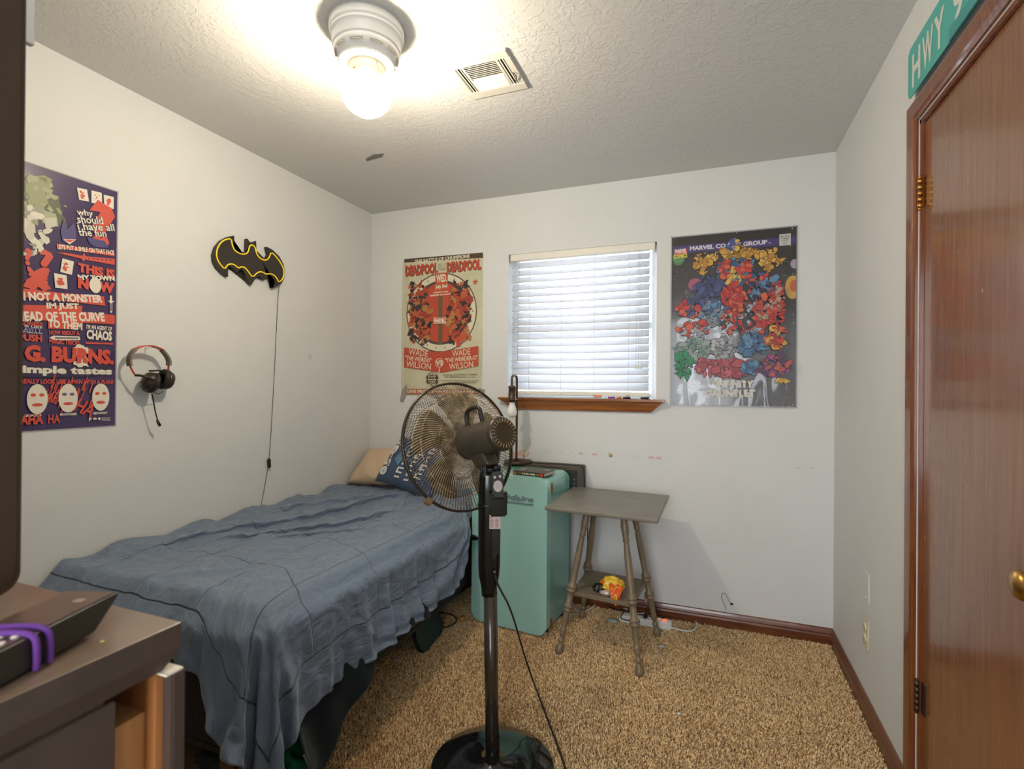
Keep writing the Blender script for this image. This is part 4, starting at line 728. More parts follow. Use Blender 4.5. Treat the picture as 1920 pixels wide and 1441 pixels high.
455,0,0,0,0,-1,-1,0,-1,0,-1,0,-1,0,-1,0,-1,0,0,-1,0,-1,0,-1,-1,0,0,-2,-11,-17,-23,-26,-24,-21,-29,-23,-6,-1,6,-9,-16,-20,-20,-15,-19,-18,-17,-17,-20,-19,-19,-19,-14,0,-1,
25,0,0,0,0,0,1,-1,0,0,0,0,0,0,0,0,0,0,-1,1,-1,1,-1,1,0,0,0,0,0,0,0,0,-1,1,1,-1,-2,3,-10,1,-3,2,3,-1,2,1,0,-2,0,0,-1,-3,-6,-8,4,
25,0,0,0,-1,1,-1,1,0,0,0,0,0,0,0,0,0,-1,1,-1,1,-1,1,0,0,0,0,0,0,0,0,1,-1,-3,3,1,-2,0,-6,-6,5,3,2,-1,0,0,-2,0,0,-2,-2,0,-3,-9,-4,
25,0,0,-1,1,-1,1,-1,1,-1,1,-1,1,-1,1,-1,0,1,-1,1,0,0,0,0,1,-1,-1,0,1,0,1,0,0,-2,2,1,-3,-2,0,2,-2,1,-2,1,0,-2,-1,-1,-1,-1,-1,-1,3,-1,-21,
25,-1,0,1,-1,1,-1,1,-1,1,-1,1,-1,1,-1,1,0,0,0,0,0,0,0,0,-1,1,0,0,1,1,1,0,0,0,1,-1,-2,-4,3,-2,1,-1,0,0,-2,0,-1,-1,-1,-1,1,2,0,-2,0,
18,1,-1,-1,1,-1,1,0,1,0,1,0,0,0,1,0,0,0,1,-1,0,1,-1,0,1,-1,1,1,3,2,0,1,1,0,0,0,-1,-2,-2,0,0,-1,1,-2,-1,-1,0,-1,-1,1,1,1,0,-1,-1,
17,-1,0,0,0,0,0,0,-1,0,0,0,1,0,1,-1,1,0,-1,1,0,-1,1,-1,0,0,0,1,2,6,5,1,0,0,0,0,-1,-3,-1,0,-1,0,0,-2,0,0,-2,-1,1,2,1,0,-2,-2,-2,
19,0,0,1,-1,1,0,-1,1,0,0,-1,0,0,-1,1,-1,0,1,-1,0,1,-1,1,-1,1,0,0,1,-1,4,6,3,0,-1,1,-2,-2,-1,-1,1,-1,-2,0,0,-2,0,1,2,0,0,-2,-2,-1,0,
18,0,0,-2,0,-1,0,0,-1,0,-1,1,0,0,0,0,1,0,-1,1,0,0,1,0,1,0,0,0,1,3,1,2,5,4,-1,0,-1,-2,-2,0,-1,0,-1,0,-2,-1,2,2,0,-1,-2,-2,0,0,0,
1,-2,-1,0,0,0,0,1,2,0,1,0,0,0,0,0,0,0,1,0,0,0,0,0,0,0,0,0,2,6,9,4,0,4,6,0,-1,-2,-3,-1,0,-1,-1,-2,-1,2,2,0,-1,-1,-2,0,0,-1,1,
-4,2,1,1,0,1,-1,0,0,0,0,0,0,0,0,0,0,0,0,0,0,0,0,0,0,0,0,0,0,0,2,10,10,2,1,6,3,-3,-2,-1,-2,-1,-1,-1,2,2,-1,-1,-2,-1,0,0,-1,1,0,
-1,0,0,0,1,-1,1,1,-1,0,0,0,0,0,0,0,0,0,0,0,0,0,0,0,0,0,0,0,0,0,0,1,7,12,5,-1,2,6,-3,-2,-1,-2,-2,3,2,-1,-1,-2,-1,-1,0,1,1,-1,0,
2,-1,0,-1,0,0,0,-1,1,0,0,0,0,0,0,0,0,0,0,0,0,0,0,0,0,0,0,0,0,0,0,0,0,3,12,11,-3,-4,10,-2,-4,-1,3,2,-1,-2,-2,-1,0,1,0,-2,0,0,-1,
5,0,-2,0,-2,0,-1,0,-1,0,0,0,0,1,0,0,0,0,0,0,0,0,0,0,0,0,0,0,0,0,0,0,0,0,0,6,17,5,-11,3,1,4,1,-2,-3,-1,-1,0,0,-1,-1,0,-1,1,0,
6,0,0,0,0,0,-1,-1,-1,0,0,0,0,-2,-1,0,0,0,0,0,0,0,0,0,0,0,0,0,0,0,0,0,0,0,0,0,2,11,12,-5,5,0,-3,-3,-1,-1,0,-1,0,-1,0,1,0,-1,1,
6,-2,-1,-1,-1,-1,0,0,0,-1,-1,0,0,1,1,0,0,-1,0,1,0,0,0,0,0,0,0,0,0,0,0,0,0,0,0,0,0,0,7,3,-1,3,0,-2,0,0,0,1,-1,1,0,0,0,1,0,
4,1,0,1,0,-1,-1,-1,-1,0,0,0,-1,-1,0,0,0,1,0,-1,0,0,0,0,0,0,0,0,0,0,0,0,0,0,0,0,0,0,2,7,-1,-1,2,1,-1,0,-1,-1,1,0,1,0,1,-1,0,
1,-1,0,-2,-1,0,0,1,1,0,0,0,1,1,-1,0,0,0,0,0,0,0,0,0,0,0,0,-1,0,1,0,0,0,0,0,0,0,0,1,5,0,-1,3,0,0,0,0,1,-1,0,0,0,0,1,0,
-2,0,2,1,2,0,2,-1,-1,0,-1,-3,0,0,0,0,1,0,0,0,0,0,0,0,0,0,0,1,0,-1,0,0,0,0,0,0,0,0,0,4,0,-1,2,1,0,0,1,-1,1,0,0,0,0,0,0,
-5,-1,-3,1,-1,1,-1,1,1,2,2,3,0,-1,3,0,-2,0,0,0,1,0,-1,0,-1,0,0,1,0,0,1,-1,0,0,0,0,0,0,0,1,1,0,1,0,1,0,0,1,0,0,0,0,0,0,0,
-6,0,2,-1,2,1,3,2,-2,-2,1,0,0,2,-3,4,0,-3,0,0,0,3,0,-2,-1,0,0,0,0,0,-1,2,-1,0,0,0,0,0,0,0,1,0,0,1,0,0,0,0,0,0,0,0,0,0,0,
-6,0,2,1,2,2,-3,1,7,-1,-5,0,-1,1,1,-7,5,3,-2,0,0,2,-3,1,-1,1,0,-1,1,0,0,-2,1,1,0,0,0,0,0,0,-1,0,2,0,0,0,0,0,0,-1,0,0,0,1,0,
-4,2,-1,3,-2,1,4,-4,-3,3,3,-1,1,-2,6,-1,-5,0,2,-2,-1,-6,9,-3,3,-2,0,0,-1,0,1,2,-1,-1,0,0,0,0,0,0,0,0,0,0,0,0,0,0,0,1,0,0,0,-1,0,
-1,2,1,-1,0,-3,1,5,-2,-4,1,1,1,1,-8,8,-3,0,-2,4,-1,3,-6,3,3,-1,-1,-1,0,0,-1,0,1,0,0,0,0,0,0,0,0,0,0,-1,1,0,0,0,1,0,0,0,0,0,0,
1,3,-3,-2,2,1,-5,-1,2,-1,4,2,-7,4,-1,-5,7,3,-5,1,0,-3,3,3,-6,0,4,0,-1,0,1,-1,0,0,0,0,0,0,0,0,0,-1,0,0,-1,2,1,0,-1,0,0,0,0,0,0,
4,-1,0,0,-2,1,2,-5,-1,5,-4,4,1,-8,6,-1,-3,5,-1,-3,1,1,-2,1,8,-4,-5,1,1,-1,0,0,0,0,0,0,0,0,0,0,-1,1,-1,0,0,-2,2,2,0,0,0,0,0,0,0,
6,-3,0,-2,-2,-2,0,4,0,1,-1,-2,0,2,-3,1,2,4,2,-8,1,0,0,-1,-2,5,-2,-1,2,-1,-1,0,0,0,1,0,0,0,0,-1,1,-1,1,0,-1,1,-3,1,2,0,0,0,0,0,1,
6,-1,-5,-2,6,0,-3,-2,3,-5,9,-9,2,0,1,3,1,0,-5,5,-4,0,1,-3,4,-6,5,-2,2,-1,-1,1,0,1,-1,0,0,0,0,-1,0,1,-1,0,1,-1,0,-3,2,2,0,0,1,0,0,
4,-3,2,1,-7,0,3,2,-4,0,0,5,-3,2,-2,-3,5,-2,3,-4,1,1,-3,3,-5,4,-1,6,-6,2,0,-2,2,-1,0,0,0,0,0,0,0,-1,1,0,0,0,0,-1,-4,2,3,1,-1,1,2,
2,-2,-1,-2,6,-3,0,0,0,4,-7,-1,4,1,0,0,-7,1,4,0,2,-1,0,0,-2,2,2,-5,5,-1,-1,1,-1,0,0,0,0,0,0,0,-1,1,0,0,0,-1,0,1,0,-3,0,3,1,-1,5,
-1,3,0,-2,-4,8,-5,1,0,-2,2,-4,6,2,-4,0,2,-7,-5,13,-1,-5,4,-2,-1,3,1,-2,-2,1,5,-2,-2,0,0,0,0,0,0,0,0,0,0,0,-1,1,0,0,1,-1,-3,-2,4,2,-3,
-4,-2,5,6,-6,0,3,-5,2,1,1,3,0,-7,3,1,-2,-5,9,-4,3,0,-2,0,1,-2,2,1,-1,0,-3,3,-1,-1,1,0,0,0,0,0,0,0,-1,0,1,0,0,0,-1,0,0,-1,-3,2,3,
-6,3,-4,5,4,-5,8,-1,-5,1,-2,4,-9,6,3,-4,1,1,-3,3,3,-4,2,-1,0,0,-2,1,0,2,-1,-1,1,0,0,0,0,0,0,0,0,-1,1,0,0,0,0,0,0,0,0,0,-1,-3,7,
-6,4,-1,-3,10,-3,-8,11,-1,-3,1,-5,11,-7,-2,8,-7,1,6,-6,-3,11,-10,2,0,1,-4,5,-2,-1,3,-3,0,2,-1,0,0,0,0,-1,0,1,0,0,0,0,0,-1,0,1,0,0,0,2,-4,
-4,1,2,0,-4,9,-3,-7,9,0,-5,4,-6,4,0,-3,3,2,-7,5,0,-7,8,-1,0,-1,2,-4,4,0,-3,4,0,-2,0,0,0,0,0,0,0,0,0,0,0,-1,0,1,0,0,0,0,0,1,-1,
-2,0,3,-1,0,-4,8,-5,-3,7,-4,1,6,-7,2,-2,1,0,0,-1,-1,1,4,-3,0,0,-1,1,0,0,2,-3,0,1,0,0,0,0,0,0,0,0,0,0,-1,1,0,0,1,-1,1,-1,1,0,0,
1,0,4,-6,2,0,-5,8,-7,3,0,1,-9,11,-3,7,-8,1,1,-2,-2,10,-4,-3,0,0,-1,0,0,3,-6,3,1,0,0,0,0,0,0,0,0,0,0,0,0,0,0,1,-1,0,0,0,0,0,1,
4,-1,-1,-1,-3,0,7,-7,7,-12,9,-3,0,-3,1,5,-2,-2,3,0,0,-5,4,1,0,-1,0,0,-1,-2,3,0,1,-1,-2,2,0,0,0,0,-1,1,0,0,0,1,0,-1,0,0,-1,1,0,1,-2,
6,-1,-6,4,0,1,-8,4,1,2,-5,1,2,-1,0,3,0,-5,2,-2,2,6,-8,4,-2,0,0,-1,0,-1,2,2,-3,-1,4,-2,0,0,0,0,0,-1,1,0,1,-1,0,-1,0,1,0,1,0,0,0,
6,-3,-3,1,0,-4,5,-4,-3,9,-3,-2,1,2,0,-1,-2,2,-1,0,-2,3,-3,0,1,2,0,-1,-1,0,4,-3,1,3,-4,0,0,0,0,0,-1,1,0,0,0,0,0,0,0,0,1,-1,0,0,0,
5,-4,4,0,-6,0,0,5,-1,-7,3,1,-1,1,3,-6,4,1,-2,0,1,-5,6,-3,3,-2,1,-1,0,0,-3,4,-1,-2,2,0,0,0,0,-1,1,0,0,0,0,0,0,1,0,-1,0,1,0,0,0,
2,0,-4,-3,3,1,-3,3,4,-3,0,0,1,-2,3,-12,11,0,1,-2,0,0,-1,2,0,2,-3,1,-1,0,-1,-1,1,1,0,0,0,0,0,1,-1,0,0,0,0,0,0,0,0,1,-1,0,0,1,-1,
0,1,-1,-1,0,3,1,-6,2,-3,6,-3,1,-1,1,2,1,-4,5,-3,-2,2,-1,1,-4,5,-1,-1,1,0,-1,0,0,0,2,-2,0,0,0,0,0,0,0,0,0,0,0,0,1,-1,1,0,0,-1,0,
-4,-1,6,0,-2,-2,4,4,-7,7,-6,2,-1,0,1,3,-8,5,-8,10,-3,-3,0,1,8,-9,1,4,-2,1,0,-3,3,-1,-3,3,0,0,0,0,0,-1,2,0,0,0,0,0,-1,0,0,0,0,1,1,
-5,0,-1,9,2,-4,-5,2,3,-1,1,0,-2,2,-4,-4,11,-5,5,-4,1,-4,3,2,-6,3,2,-2,2,-2,2,0,-3,2,2,-2,0,0,0,-1,0,1,0,0,0,0,0,0,0,0,1,0,0,0,-1,
-6,4,-2,-2,7,4,0,-9,6,-6,8,-5,4,-3,-5,14,-12,8,-10,3,2,1,-2,0,4,-5,1,5,-4,-1,-1,3,2,-3,-1,1,0,0,0,0,0,0,1,0,0,-1,0,0,0,1,0,1,-1,0,-1,
-6,4,4,-1,-6,2,1,5,-4,4,-7,4,-2,2,1,1,-1,-4,4,-1,1,-2,3,0,-6,6,2,-6,3,0,-1,-2,0,2,0,0,0,0,0,0,0,0,0,0,0,1,0,0,0,0,0,0,0,-1,0,
-2,0,3,0,-1,0,-2,1,-2,7,-4,0,2,-2,0,0,-4,0,7,-3,-1,3,-3,0,0,2,-2,0,1,0,0,0,0,0,0,0,0,0,0,1,-1,0,0,0,0,0,0,0,1,0,1,-1,0,0,-2,
0,-1,1,-1,4,-3,3,-4,0,-5,7,2,2,-6,0,-2,5,1,-6,3,1,-2,2,-3,5,0,-7,3,2,1,-1,-2,1,0,0,0,0,0,0,0,1,-1,0,1,0,0,0,0,-1,1,1,0,-1,-1,3,
3,-3,0,2,-2,0,-3,4,0,1,-4,3,-3,3,-1,-4,5,-3,3,6,-6,-2,0,1,-3,2,6,-3,-4,3,2,-2,-3,2,0,0,0,0,0,0,-1,1,0,1,0,0,0,0,0,1,0,-1,1,-1,0,
5,-1,0,-3,-3,3,-1,-2,3,-3,1,1,-1,0,2,-5,3,2,11,-9,-3,0,0,0,0,-2,2,-4,5,-2,0,2,-1,-1,1,0,0,0,0,1,-1,0,1,0,0,-1,0,0,1,2,-1,0,1,-1,-2,
6,1,-6,-2,0,0,4,-2,-3,2,0,-3,8,-6,1,0,0,2,3,-11,4,4,-2,0,0,3,-6,8,-7,3,-2,1,1,0,-1,0,0,0,0,0,1,-1,1,-1,0,1,0,0,1,1,-1,0,2,-1,1,
5,-2,-3,1,4,-7,0,2,0,-1,2,5,-9,5,-2,0,-2,3,-3,0,4,-4,2,0,2,-6,6,-7,8,-4,2,-1,0,0,0,0,0,0,0,1,0,-1,0,1,0,0,0,1,3,-2,-1,2,-1,2,-2,
3,-3,2,1,-3,4,-2,-2,0,2,-2,-1,-6,6,2,0,-1,0,-4,2,1,3,0,-3,-1,1,-3,10,-2,-2,-5,3,1,-1,0,0,0,0,0,1,0,-1,1,0,0,0,1,1,2,-3,2,0,-1,3,0,
0,0,-2,-2,-1,3,-1,5,-2,0,1,-6,4,3,0,-3,1,1,-11,11,-2,-1,5,-2,-1,-1,5,-5,-2,1,5,-4,1,0,0,0,0,0,0,2,1,-2,-1,1,0,1,0,4,-2,-1,2,-1,0,3,1,
-3,1,-1,1,3,-3,5,-5,1,1,0,-2,6,-6,5,-3,1,-3,5,-7,6,6,-10,3,-1,0,-1,-3,4,-1,-1,2,-1,1,-1,0,1,0,0,2,5,-1,-4,5,1,0,0,1,-1,2,1,1,2,-1,0,
-5,5,0,-2,2,0,-4,7,-2,-3,1,3,-4,3,2,-4,1,-1,-3,5,4,-10,8,-4,1,0,-2,3,-2,1,1,0,-1,-1,2,1,-2,0,0,3,5,2,-7,7,2,0,1,1,-1,2,0,4,-2,1,-1,
-6,-1,9,-1,-3,3,-2,-2,7,-4,-1,0,1,4,-8,3,0,-1,2,2,-1,-3,3,-1,0,0,0,-2,-1,3,0,-1,0,2,-3,1,4,-3,2,0,4,8,-5,-1,7,2,-1,1,1,0,1,3,0,-1,0,
-5,1,-1,9,-4,1,5,-6,-3,7,-5,1,4,-2,-5,11,-5,-3,1,-3,-2,3,1,0,0,1,-1,1,-1,-1,0,2,2,-3,1,-3,-2,5,-3,1,4,10,4,-7,3,7,1,0,2,0,1,0,1,0,-2,
-4,6,-4,-1,5,-4,3,0,0,-3,3,-2,-2,4,-3,2,-2,1,0,3,-5,3,0,0,0,2,-2,1,-1,0,0,-1,-1,0,2,1,-1,-1,1,-5,5,2,18,-5,-6,8,8,-1,0,1,0,0,2,-1,1,
0,-1,2,-3,2,2,-8,10,-4,-1,2,-1,-3,2,4,-5,1,0,5,-4,1,4,-6,1,0,3,-3,2,-1,-1,2,3,1,2,0,0,0,-1,-1,-1,-5,-1,-2,25,0,-15,8,12,-6,5,-1,1,0,0,1,
3,0,-2,0,-1,-2,5,-6,1,5,-2,0,0,-7,8,-7,5,1,4,-4,0,-3,-1,3,0,1,3,-6,3,0,-3,-3,-1,0,0,2,0,0,1,1,3,-1,0,10,7,5,-7,3,4,4,0,2,-1,1,-2,
5,-2,-3,0,0,2,-4,0,2,-2,5,-2,-1,-1,-2,4,-1,3,1,2,-8,1,0,1,1,-1,8,-1,-8,2,-1,-1,0,-1,-1,-1,1,-1,0,1,0,1,3,1,-1,18,-5,1,5,-5,9,1,2,0,0,
6,-4,0,0,-4,-1,2,1,1,-3,-1,8,-4,-2,-1,2,0,4,-1,1,-2,-4,1,2,1,-1,0,-5,3,1,0,1,0,-1,0,-1,-1,1,1,2,1,-1,-2,0,1,-8,19,1,5,-4,5,4,1,-1,2,
6,-2,3,-3,0,-3,-1,-1,1,5,-6,-2,8,-3,-2,0,1,-2,0,-4,4,1,1,-1,-1,2,-3,0,3,0,-2,2,1,1,-3,0,0,0,1,-2,0,0,1,0,0,2,-1,7,8,0,-11,9,4,0,3,
3,1,0,1,-2,0,-1,-2,-2,0,6,-6,-2,5,-1,0,0,-6,1,8,-4,3,0,-3,0,-4,1,3,1,-1,3,-1,2,0,-2,-1,1,1,0,1,-2,-1,1,-1,1,-2,11,-3,0,7,-5,-7,12,-2,1,
1,-1,-2,0,0,0,1,2,-1,-4,1,8,-5,-2,3,-2,2,0,-12,9,3,3,-1,-2,-3,0,-1,7,-3,-1,3,0,1,-4,0,1,1,1,1,-4,-4,3,5,-3,-1,0,4,-3,4,4,2,-10,6,4,-3,
-2,2,3,1,0,-1,-4,0,2,0,-4,0,5,0,2,-3,-3,6,-2,-9,10,-1,-5,7,-5,1,-3,1,2,-1,1,3,-8,1,6,0,2,-2,-6,0,5,3,4,-9,-1,4,-1,-4,-3,9,8,-3,-6,3,0,
-5,-1,0,1,3,4,2,-4,-1,2,-1,-1,1,-2,3,4,-5,-2,8,-5,-3,2,-3,6,5,-10,1,-1,2,4,-4,-5,6,2,-2,3,-6,0,4,2,-2,6,-4,-11,4,10,-9,-1,-5,-1,12,2,-9,6,0,
-6,3,-2,1,0,-2,8,2,-4,-1,1,-2,4,3,-11,9,3,-6,-2,7,-5,2,5,-16,12,2,-4,0,-2,1,3,-2,0,-4,7,-7,1,7,-2,-7,12,-2,-15,2,12,-1,-10,7,1,-7,3,8,-8,0,5,
-5,2,2,-1,3,1,-7,5,3,-2,0,-1,-5,6,4,-14,8,3,-1,-1,0,-11,12,7,-17,8,1,2,-2,-5,3,4,-5,9,-10,6,8,-10,-4,12,-4,-12,1,10,1,-13,10,-5,-2,12,-9,7,0,-6,6,
-4,-2,5,1,-3,5,1,-6,3,1,-1,1,1,-8,8,4,-10,3,4,-2,-1,5,-13,10,6,-7,0,1,-2,2,-6,2,5,-7,8,4,-9,-4,9,2,-13,2,10,-2,-8,6,0,-6,11,-7,7,-11,11,-5,0,
-1,-1,-1,4,-2,-4,7,1,-6,2,1,0,4,0,-11,9,2,-3,3,-1,-3,5,-1,-11,11,-6,10,-9,1,1,1,1,-5,7,3,-10,-8,13,2,-15,4,9,-5,0,-1,8,-9,6,-7,4,2,-3,-2,16,-10,
2,-1,0,-2,3,-2,-6,6,4,-4,0,0,-3,7,0,-9,5,8,-3,-2,-1,-2,0,6,-15,11,-3,9,-3,-2,4,-5,4,-1,-13,0,13,-1,-13,7,6,-9,5,-2,6,-5,-2,6,-4,0,-1,7,-7,4,12,
4,0,-2,-1,0,1,-1,-3,4,4,-4,-1,0,-1,3,0,0,4,-6,3,-2,-3,1,-1,-3,10,-7,-1,10,0,-5,2,-4,-11,5,9,0,-11,7,-1,0,6,-8,2,3,-6,8,-2,-2,2,-1,0,-1,1,6,
6,-1,-2,1,1,0,0,-2,-4,6,3,-5,2,-3,1,1,3,0,-4,-1,2,-2,-1,-2,5,-4,13,-9,1,-1,2,-8,-6,7,5,-2,-11,10,-2,5,-8,4,10,-2,-10,7,-1,-5,2,1,1,-4,0,1,4,
6,1,0,-3,0,2,2,1,-3,-6,6,4,-8,1,0,2,-1,1,3,-6,3,-3,-3,1,4,-1,3,6,-5,-3,-9,-2,10,2,-5,-7,10,-5,3,-2,6,-6,3,6,1,-8,2,0,3,-6,1,1,7,-17,1,
4,1,2,0,-3,-1,0,4,3,-3,-2,2,-1,-8,2,5,0,-4,7,-4,1,-8,1,2,8,-3,-3,6,-6,-8,0,6,-1,-1,0,6,-4,1,-2,0,4,5,-7,0,7,2,-7,2,2,-4,-6,3,-6,-1,-14,
2,3,1,1,1,-1,-1,-2,3,4,-4,-6,-2,0,-2,0,6,1,-3,5,-9,-2,0,2,3,9,-4,-9,-4,-1,0,1,4,5,4,-1,0,-1,1,2,0,0,4,-2,-3,2,1,-3,-3,1,-4,-6,0,-1,1]
raw = np.array(_C).reshape(3, 79, 55).transpose(1, 2, 0); CLO = np.cumsum(np.cumsum(raw, 0), 1)/1000.0+np.array([-2.2, .9, 0]); CLO[..., 2] -= .004
def finer(A):     # one more point between neighbours, both ways
    B_ = np.empty((A.shape[0]*2-1, A.shape[1], 3)); B_[::2] = A; B_[1::2] = (A[1:]+A[:-1])/2
    C_ = np.empty((B_.shape[0], A.shape[1]*2-1, 3)); C_[:, ::2] = B_; C_[:, 1::2] = (B_[:, 1:]+B_[:, :-1])/2
    C_[1:-1, 1:-1] = (C_[1:-1, 1:-1]*2+(C_[2:, 1:-1]+C_[:-2, 1:-1]+C_[1:-1, 2:]+C_[1:-1, :-2])*.5)/4
    return C_
CLO = finer(CLO); nj, ni = CLO.shape[:2]
_x, _y, _z = CLO[..., 0].copy(), CLO[..., 1].copy(), CLO[..., 2].copy()
_top = np.clip((_z-.56)/.03, 0, 1)*np.clip((-1.22-_x)/.1, 0, 1)
for (xa, ya, xb, yb, hh, ww) in ((-2.05, 1.30, -1.62, 2.75, 0.05, .035), (-1.93, 1.45, -1.40, 2.35, .045, .030), (-1.80, 1.60, -1.30, 2.10, .034, .026), (-2.10, 1.9, -1.7, 2.9, .035, .03), (-1.55, 1.13, -1.25, 1.35, .02, .03), (-1.75, 1.15, -1.5, 1.5, .018, .025)):
    L0 = math.hypot(xb-xa, yb-ya); tx_, ty_ = (xb-xa)/L0, (yb-ya)/L0
    s_ = (_x-xa)*tx_+(_y-ya)*ty_; n_ = (_x-xa)*ty_-(_y-ya)*tx_+.035*np.sin(s_*6+xa*9)
    g_ = _top*hh*np.exp(-(n_/ww)**2)*np.clip(s_/.2, 0, 1)*np.clip((L0-s_)/.3, 0, 1)
    CLO[..., 2] += g_*.62; CLO[..., 0] += g_*1.05*ty_; CLO[..., 1] -= g_*1.05*tx_
for _i in range(CLO.shape[0]):
    for _k in range(CLO.shape[1]):
        _v = Vector((_x[_i, _k]*9+_y[_i, _k]*5, _y[_i, _k]*6-_x[_i, _k]*3, _z[_i, _k]*4)); _tp = _top[_i, _k]
        _w = Vector((_x[_i, _k]*22+_y[_i, _k]*9, _y[_i, _k]*11-_x[_i, _k]*5, 5+_z[_i, _k]*8)); _q = .011*noise.noise(_v)+.010*(.5-abs(noise.noise(_w))*1.6)
        if _tp > .05: CLO[_i, _k, 2] += _q*_tp
        elif _z[_i, _k] < .56:
            _s = Vector((_x[_i, _k]*26+_y[_i, _k]*26, _z[_i, _k]*7, 3)); _q2 = .010*noise.noise(_s)+.006*noise.noise(_s*2.3)
            if _x[_i, _k] > -1.21: CLO[_i, _k, 0] += max(-.004, _q2)+.004
            else: CLO[_i, _k, 1] -= max(-.004, _q2)+.004
_dr = np.clip((.57-_z)/.25, 0, 1)
_sd = (_x > -1.22)*np.clip((_y-1.2)/.1, 0, 1); CLO[..., 0] += _dr*_sd*(.013*np.sin(_y*44+3*np.sin(_y*7))+.006*np.sin(_y*95)+.004)
_ft = (_y < 1.11)*np.clip((-1.3-_x)/.1, 0, 1)*np.clip((.58-_z)/.12, 0, 1); CLO[..., 1] -= _ft*(.010+.012*np.sin(_x*42+2*np.sin(_x*9))+.005*np.sin(_x*97))
_lim = np.where(_y > 2.46, -1.192, np.where(_y > 2.30, -1.192+(2.46-_y)/.16*.13, 9)); CLO[..., 0] = np.minimum(CLO[..., 0], _lim)
fc = [(j*ni+i, j*ni+i+1, (j+1)*ni+i+1, (j+1)*ni+i) for j in range(nj-1) for i in range(ni-1)]
me = bpy.data.meshes.new('comforter'); me.from_pydata(CLO.reshape(-1, 3).tolist(), [], fc)
uvl = me.uv_layers.new(name='cloth'); gu = np.zeros((nj, ni, 2))
gu[..., 0] = (1-np.arange(ni)/(ni-1))[None, :]*1.33; gu[..., 1] = (np.arange(nj)/(nj-1))[:, None]*1.95      # metres from the side hem / foot hem
gu = gu.reshape(-1, 2)
uvl.data.foreach_set('uv', gu[np.array(fc).ravel()].astype(np.float32).ravel())
for p in me.polygons: p.use_smooth = True
CM = bpy.data.materials.new('comforter_cloth'); CM.use_nodes = True; nt = CM.node_tree; b = nt.nodes['Principled BSDF']
b.inputs['Roughness'].default_value = .62; b.inputs['Sheen Weight'].default_value = .25; b.inputs['Sheen Roughness'].default_value = .4; b.inputs['Specular IOR Level'].default_value = .35
uv = nt.nodes.new('ShaderNodeUVMap'); uv.uv_map = 'cloth'; tc = nt.nodes.new('ShaderNodeTexCoord')
sp = nt.nodes.new('ShaderNodeSeparateXYZ'); nt.links.new(uv.outputs[0], sp.inputs[0])
def mth(op, a, c=None, d=None):
    n = nt.nodes.new('ShaderNodeMath'); n.operation = op
    for i, v in enumerate((a, c, d)):
        if v is None: continue
        if isinstance(v, (int, float)): n.inputs[i].default_value = v
        else: nt.links.new(v, n.inputs[i])
    return n.outputs[0]
def line(src, pos, w):   # 1 on the line
    return mth('SUBTRACT', 1, mth('MINIMUM', mth('DIVIDE', mth('ABSOLUTE', mth('SUBTRACT', src, pos)), w), 1))
U_, V_ = sp.outputs[0], sp.outputs[1]
tot = None
inn = mth('MULTIPLY', mth('GREATER_THAN', U_, .155), mth('GREATER_THAN', V_, .155))
for pos in (.15,): 
    a = mth('MULTIPLY', line(U_, pos, .004), mth('GREATER_THAN', V_, pos-.003)); c = mth('MULTIPLY', line(V_, pos, .004), mth('GREATER_THAN', U_, pos-.003)); tot = mth('MAXIMUM', a, c)
for src, ps in ((U_, (.40, .66, .92, 1.18)), (V_, (.47, .79, 1.11, 1.43, 1.75))):
    for pos in ps: tot = mth('MAXIMUM', tot, mth('MULTIPLY', inn, mth('MULTIPLY', line(src, pos, .0032), .7)))
nz_ = nt.nodes.new('ShaderNodeTexNoise'); nz_.inputs['Scale'].default_value = 14; nz_.inputs['Detail'].default_value = 5; nz_.inputs['Distortion'].default_value = 1.4
mp_ = nt.nodes.new('ShaderNodeMapping'); mp_.inputs['Scale'].default_value = (1, .55, 1); nt.links.new(uv.outputs[0], mp_.inputs[0]); nt.links.new(mp_.outputs[0], nz_.inputs['Vector'])
nz2 = nt.nodes.new('ShaderNodeTexNoise'); nz2.inputs['Scale'].default_value = 60; nz2.inputs['Detail'].default_value = 4; nt.links.new(uv.outputs[0], nz2.inputs['Vector'])
hgt = mth('ADD', mth('MULTIPLY', nz_.outputs[0], 1.0), mth('MULTIPLY', nz2.outputs[0], .10)); hgt = mth('SUBTRACT', hgt, mth('MULTIPLY', tot, .35))
bp = nt.nodes.new('ShaderNodeBump'); bp.inputs['Distance'].default_value = .014; bp.inputs['Strength'].default_value = 1; nt.links.new(hgt, bp.inputs['Height']); nt.links.new(bp.outputs[0], b.inputs['Normal'])
r = nt.nodes.new('ShaderNodeMix'); r.data_type = 'RGBA'; nt.links.new(tot, r.inputs['Factor']); r.inputs['A'].default_value = (.150, .200, .285, 1); r.inputs['B'].default_value = (.03, .042, .065, 1)
nt.links.new(r.outputs['Result'], b.inputs['Base Color'])
me.materials.append(CM)
cf = bpy.data.objects.new('comforter', me); COL.objects.link(cf)
md = cf.modifiers.new('subdivision', 'SUBSURF'); md.levels = 1; md.render_levels = 1
md = cf.modifiers.new('thickness', 'SOLIDIFY'); md.thickness = .006; md.offset = -1
tag(cf, 'slate blue comforter draped over the bed, its corner hanging to the floor', 'comforter')

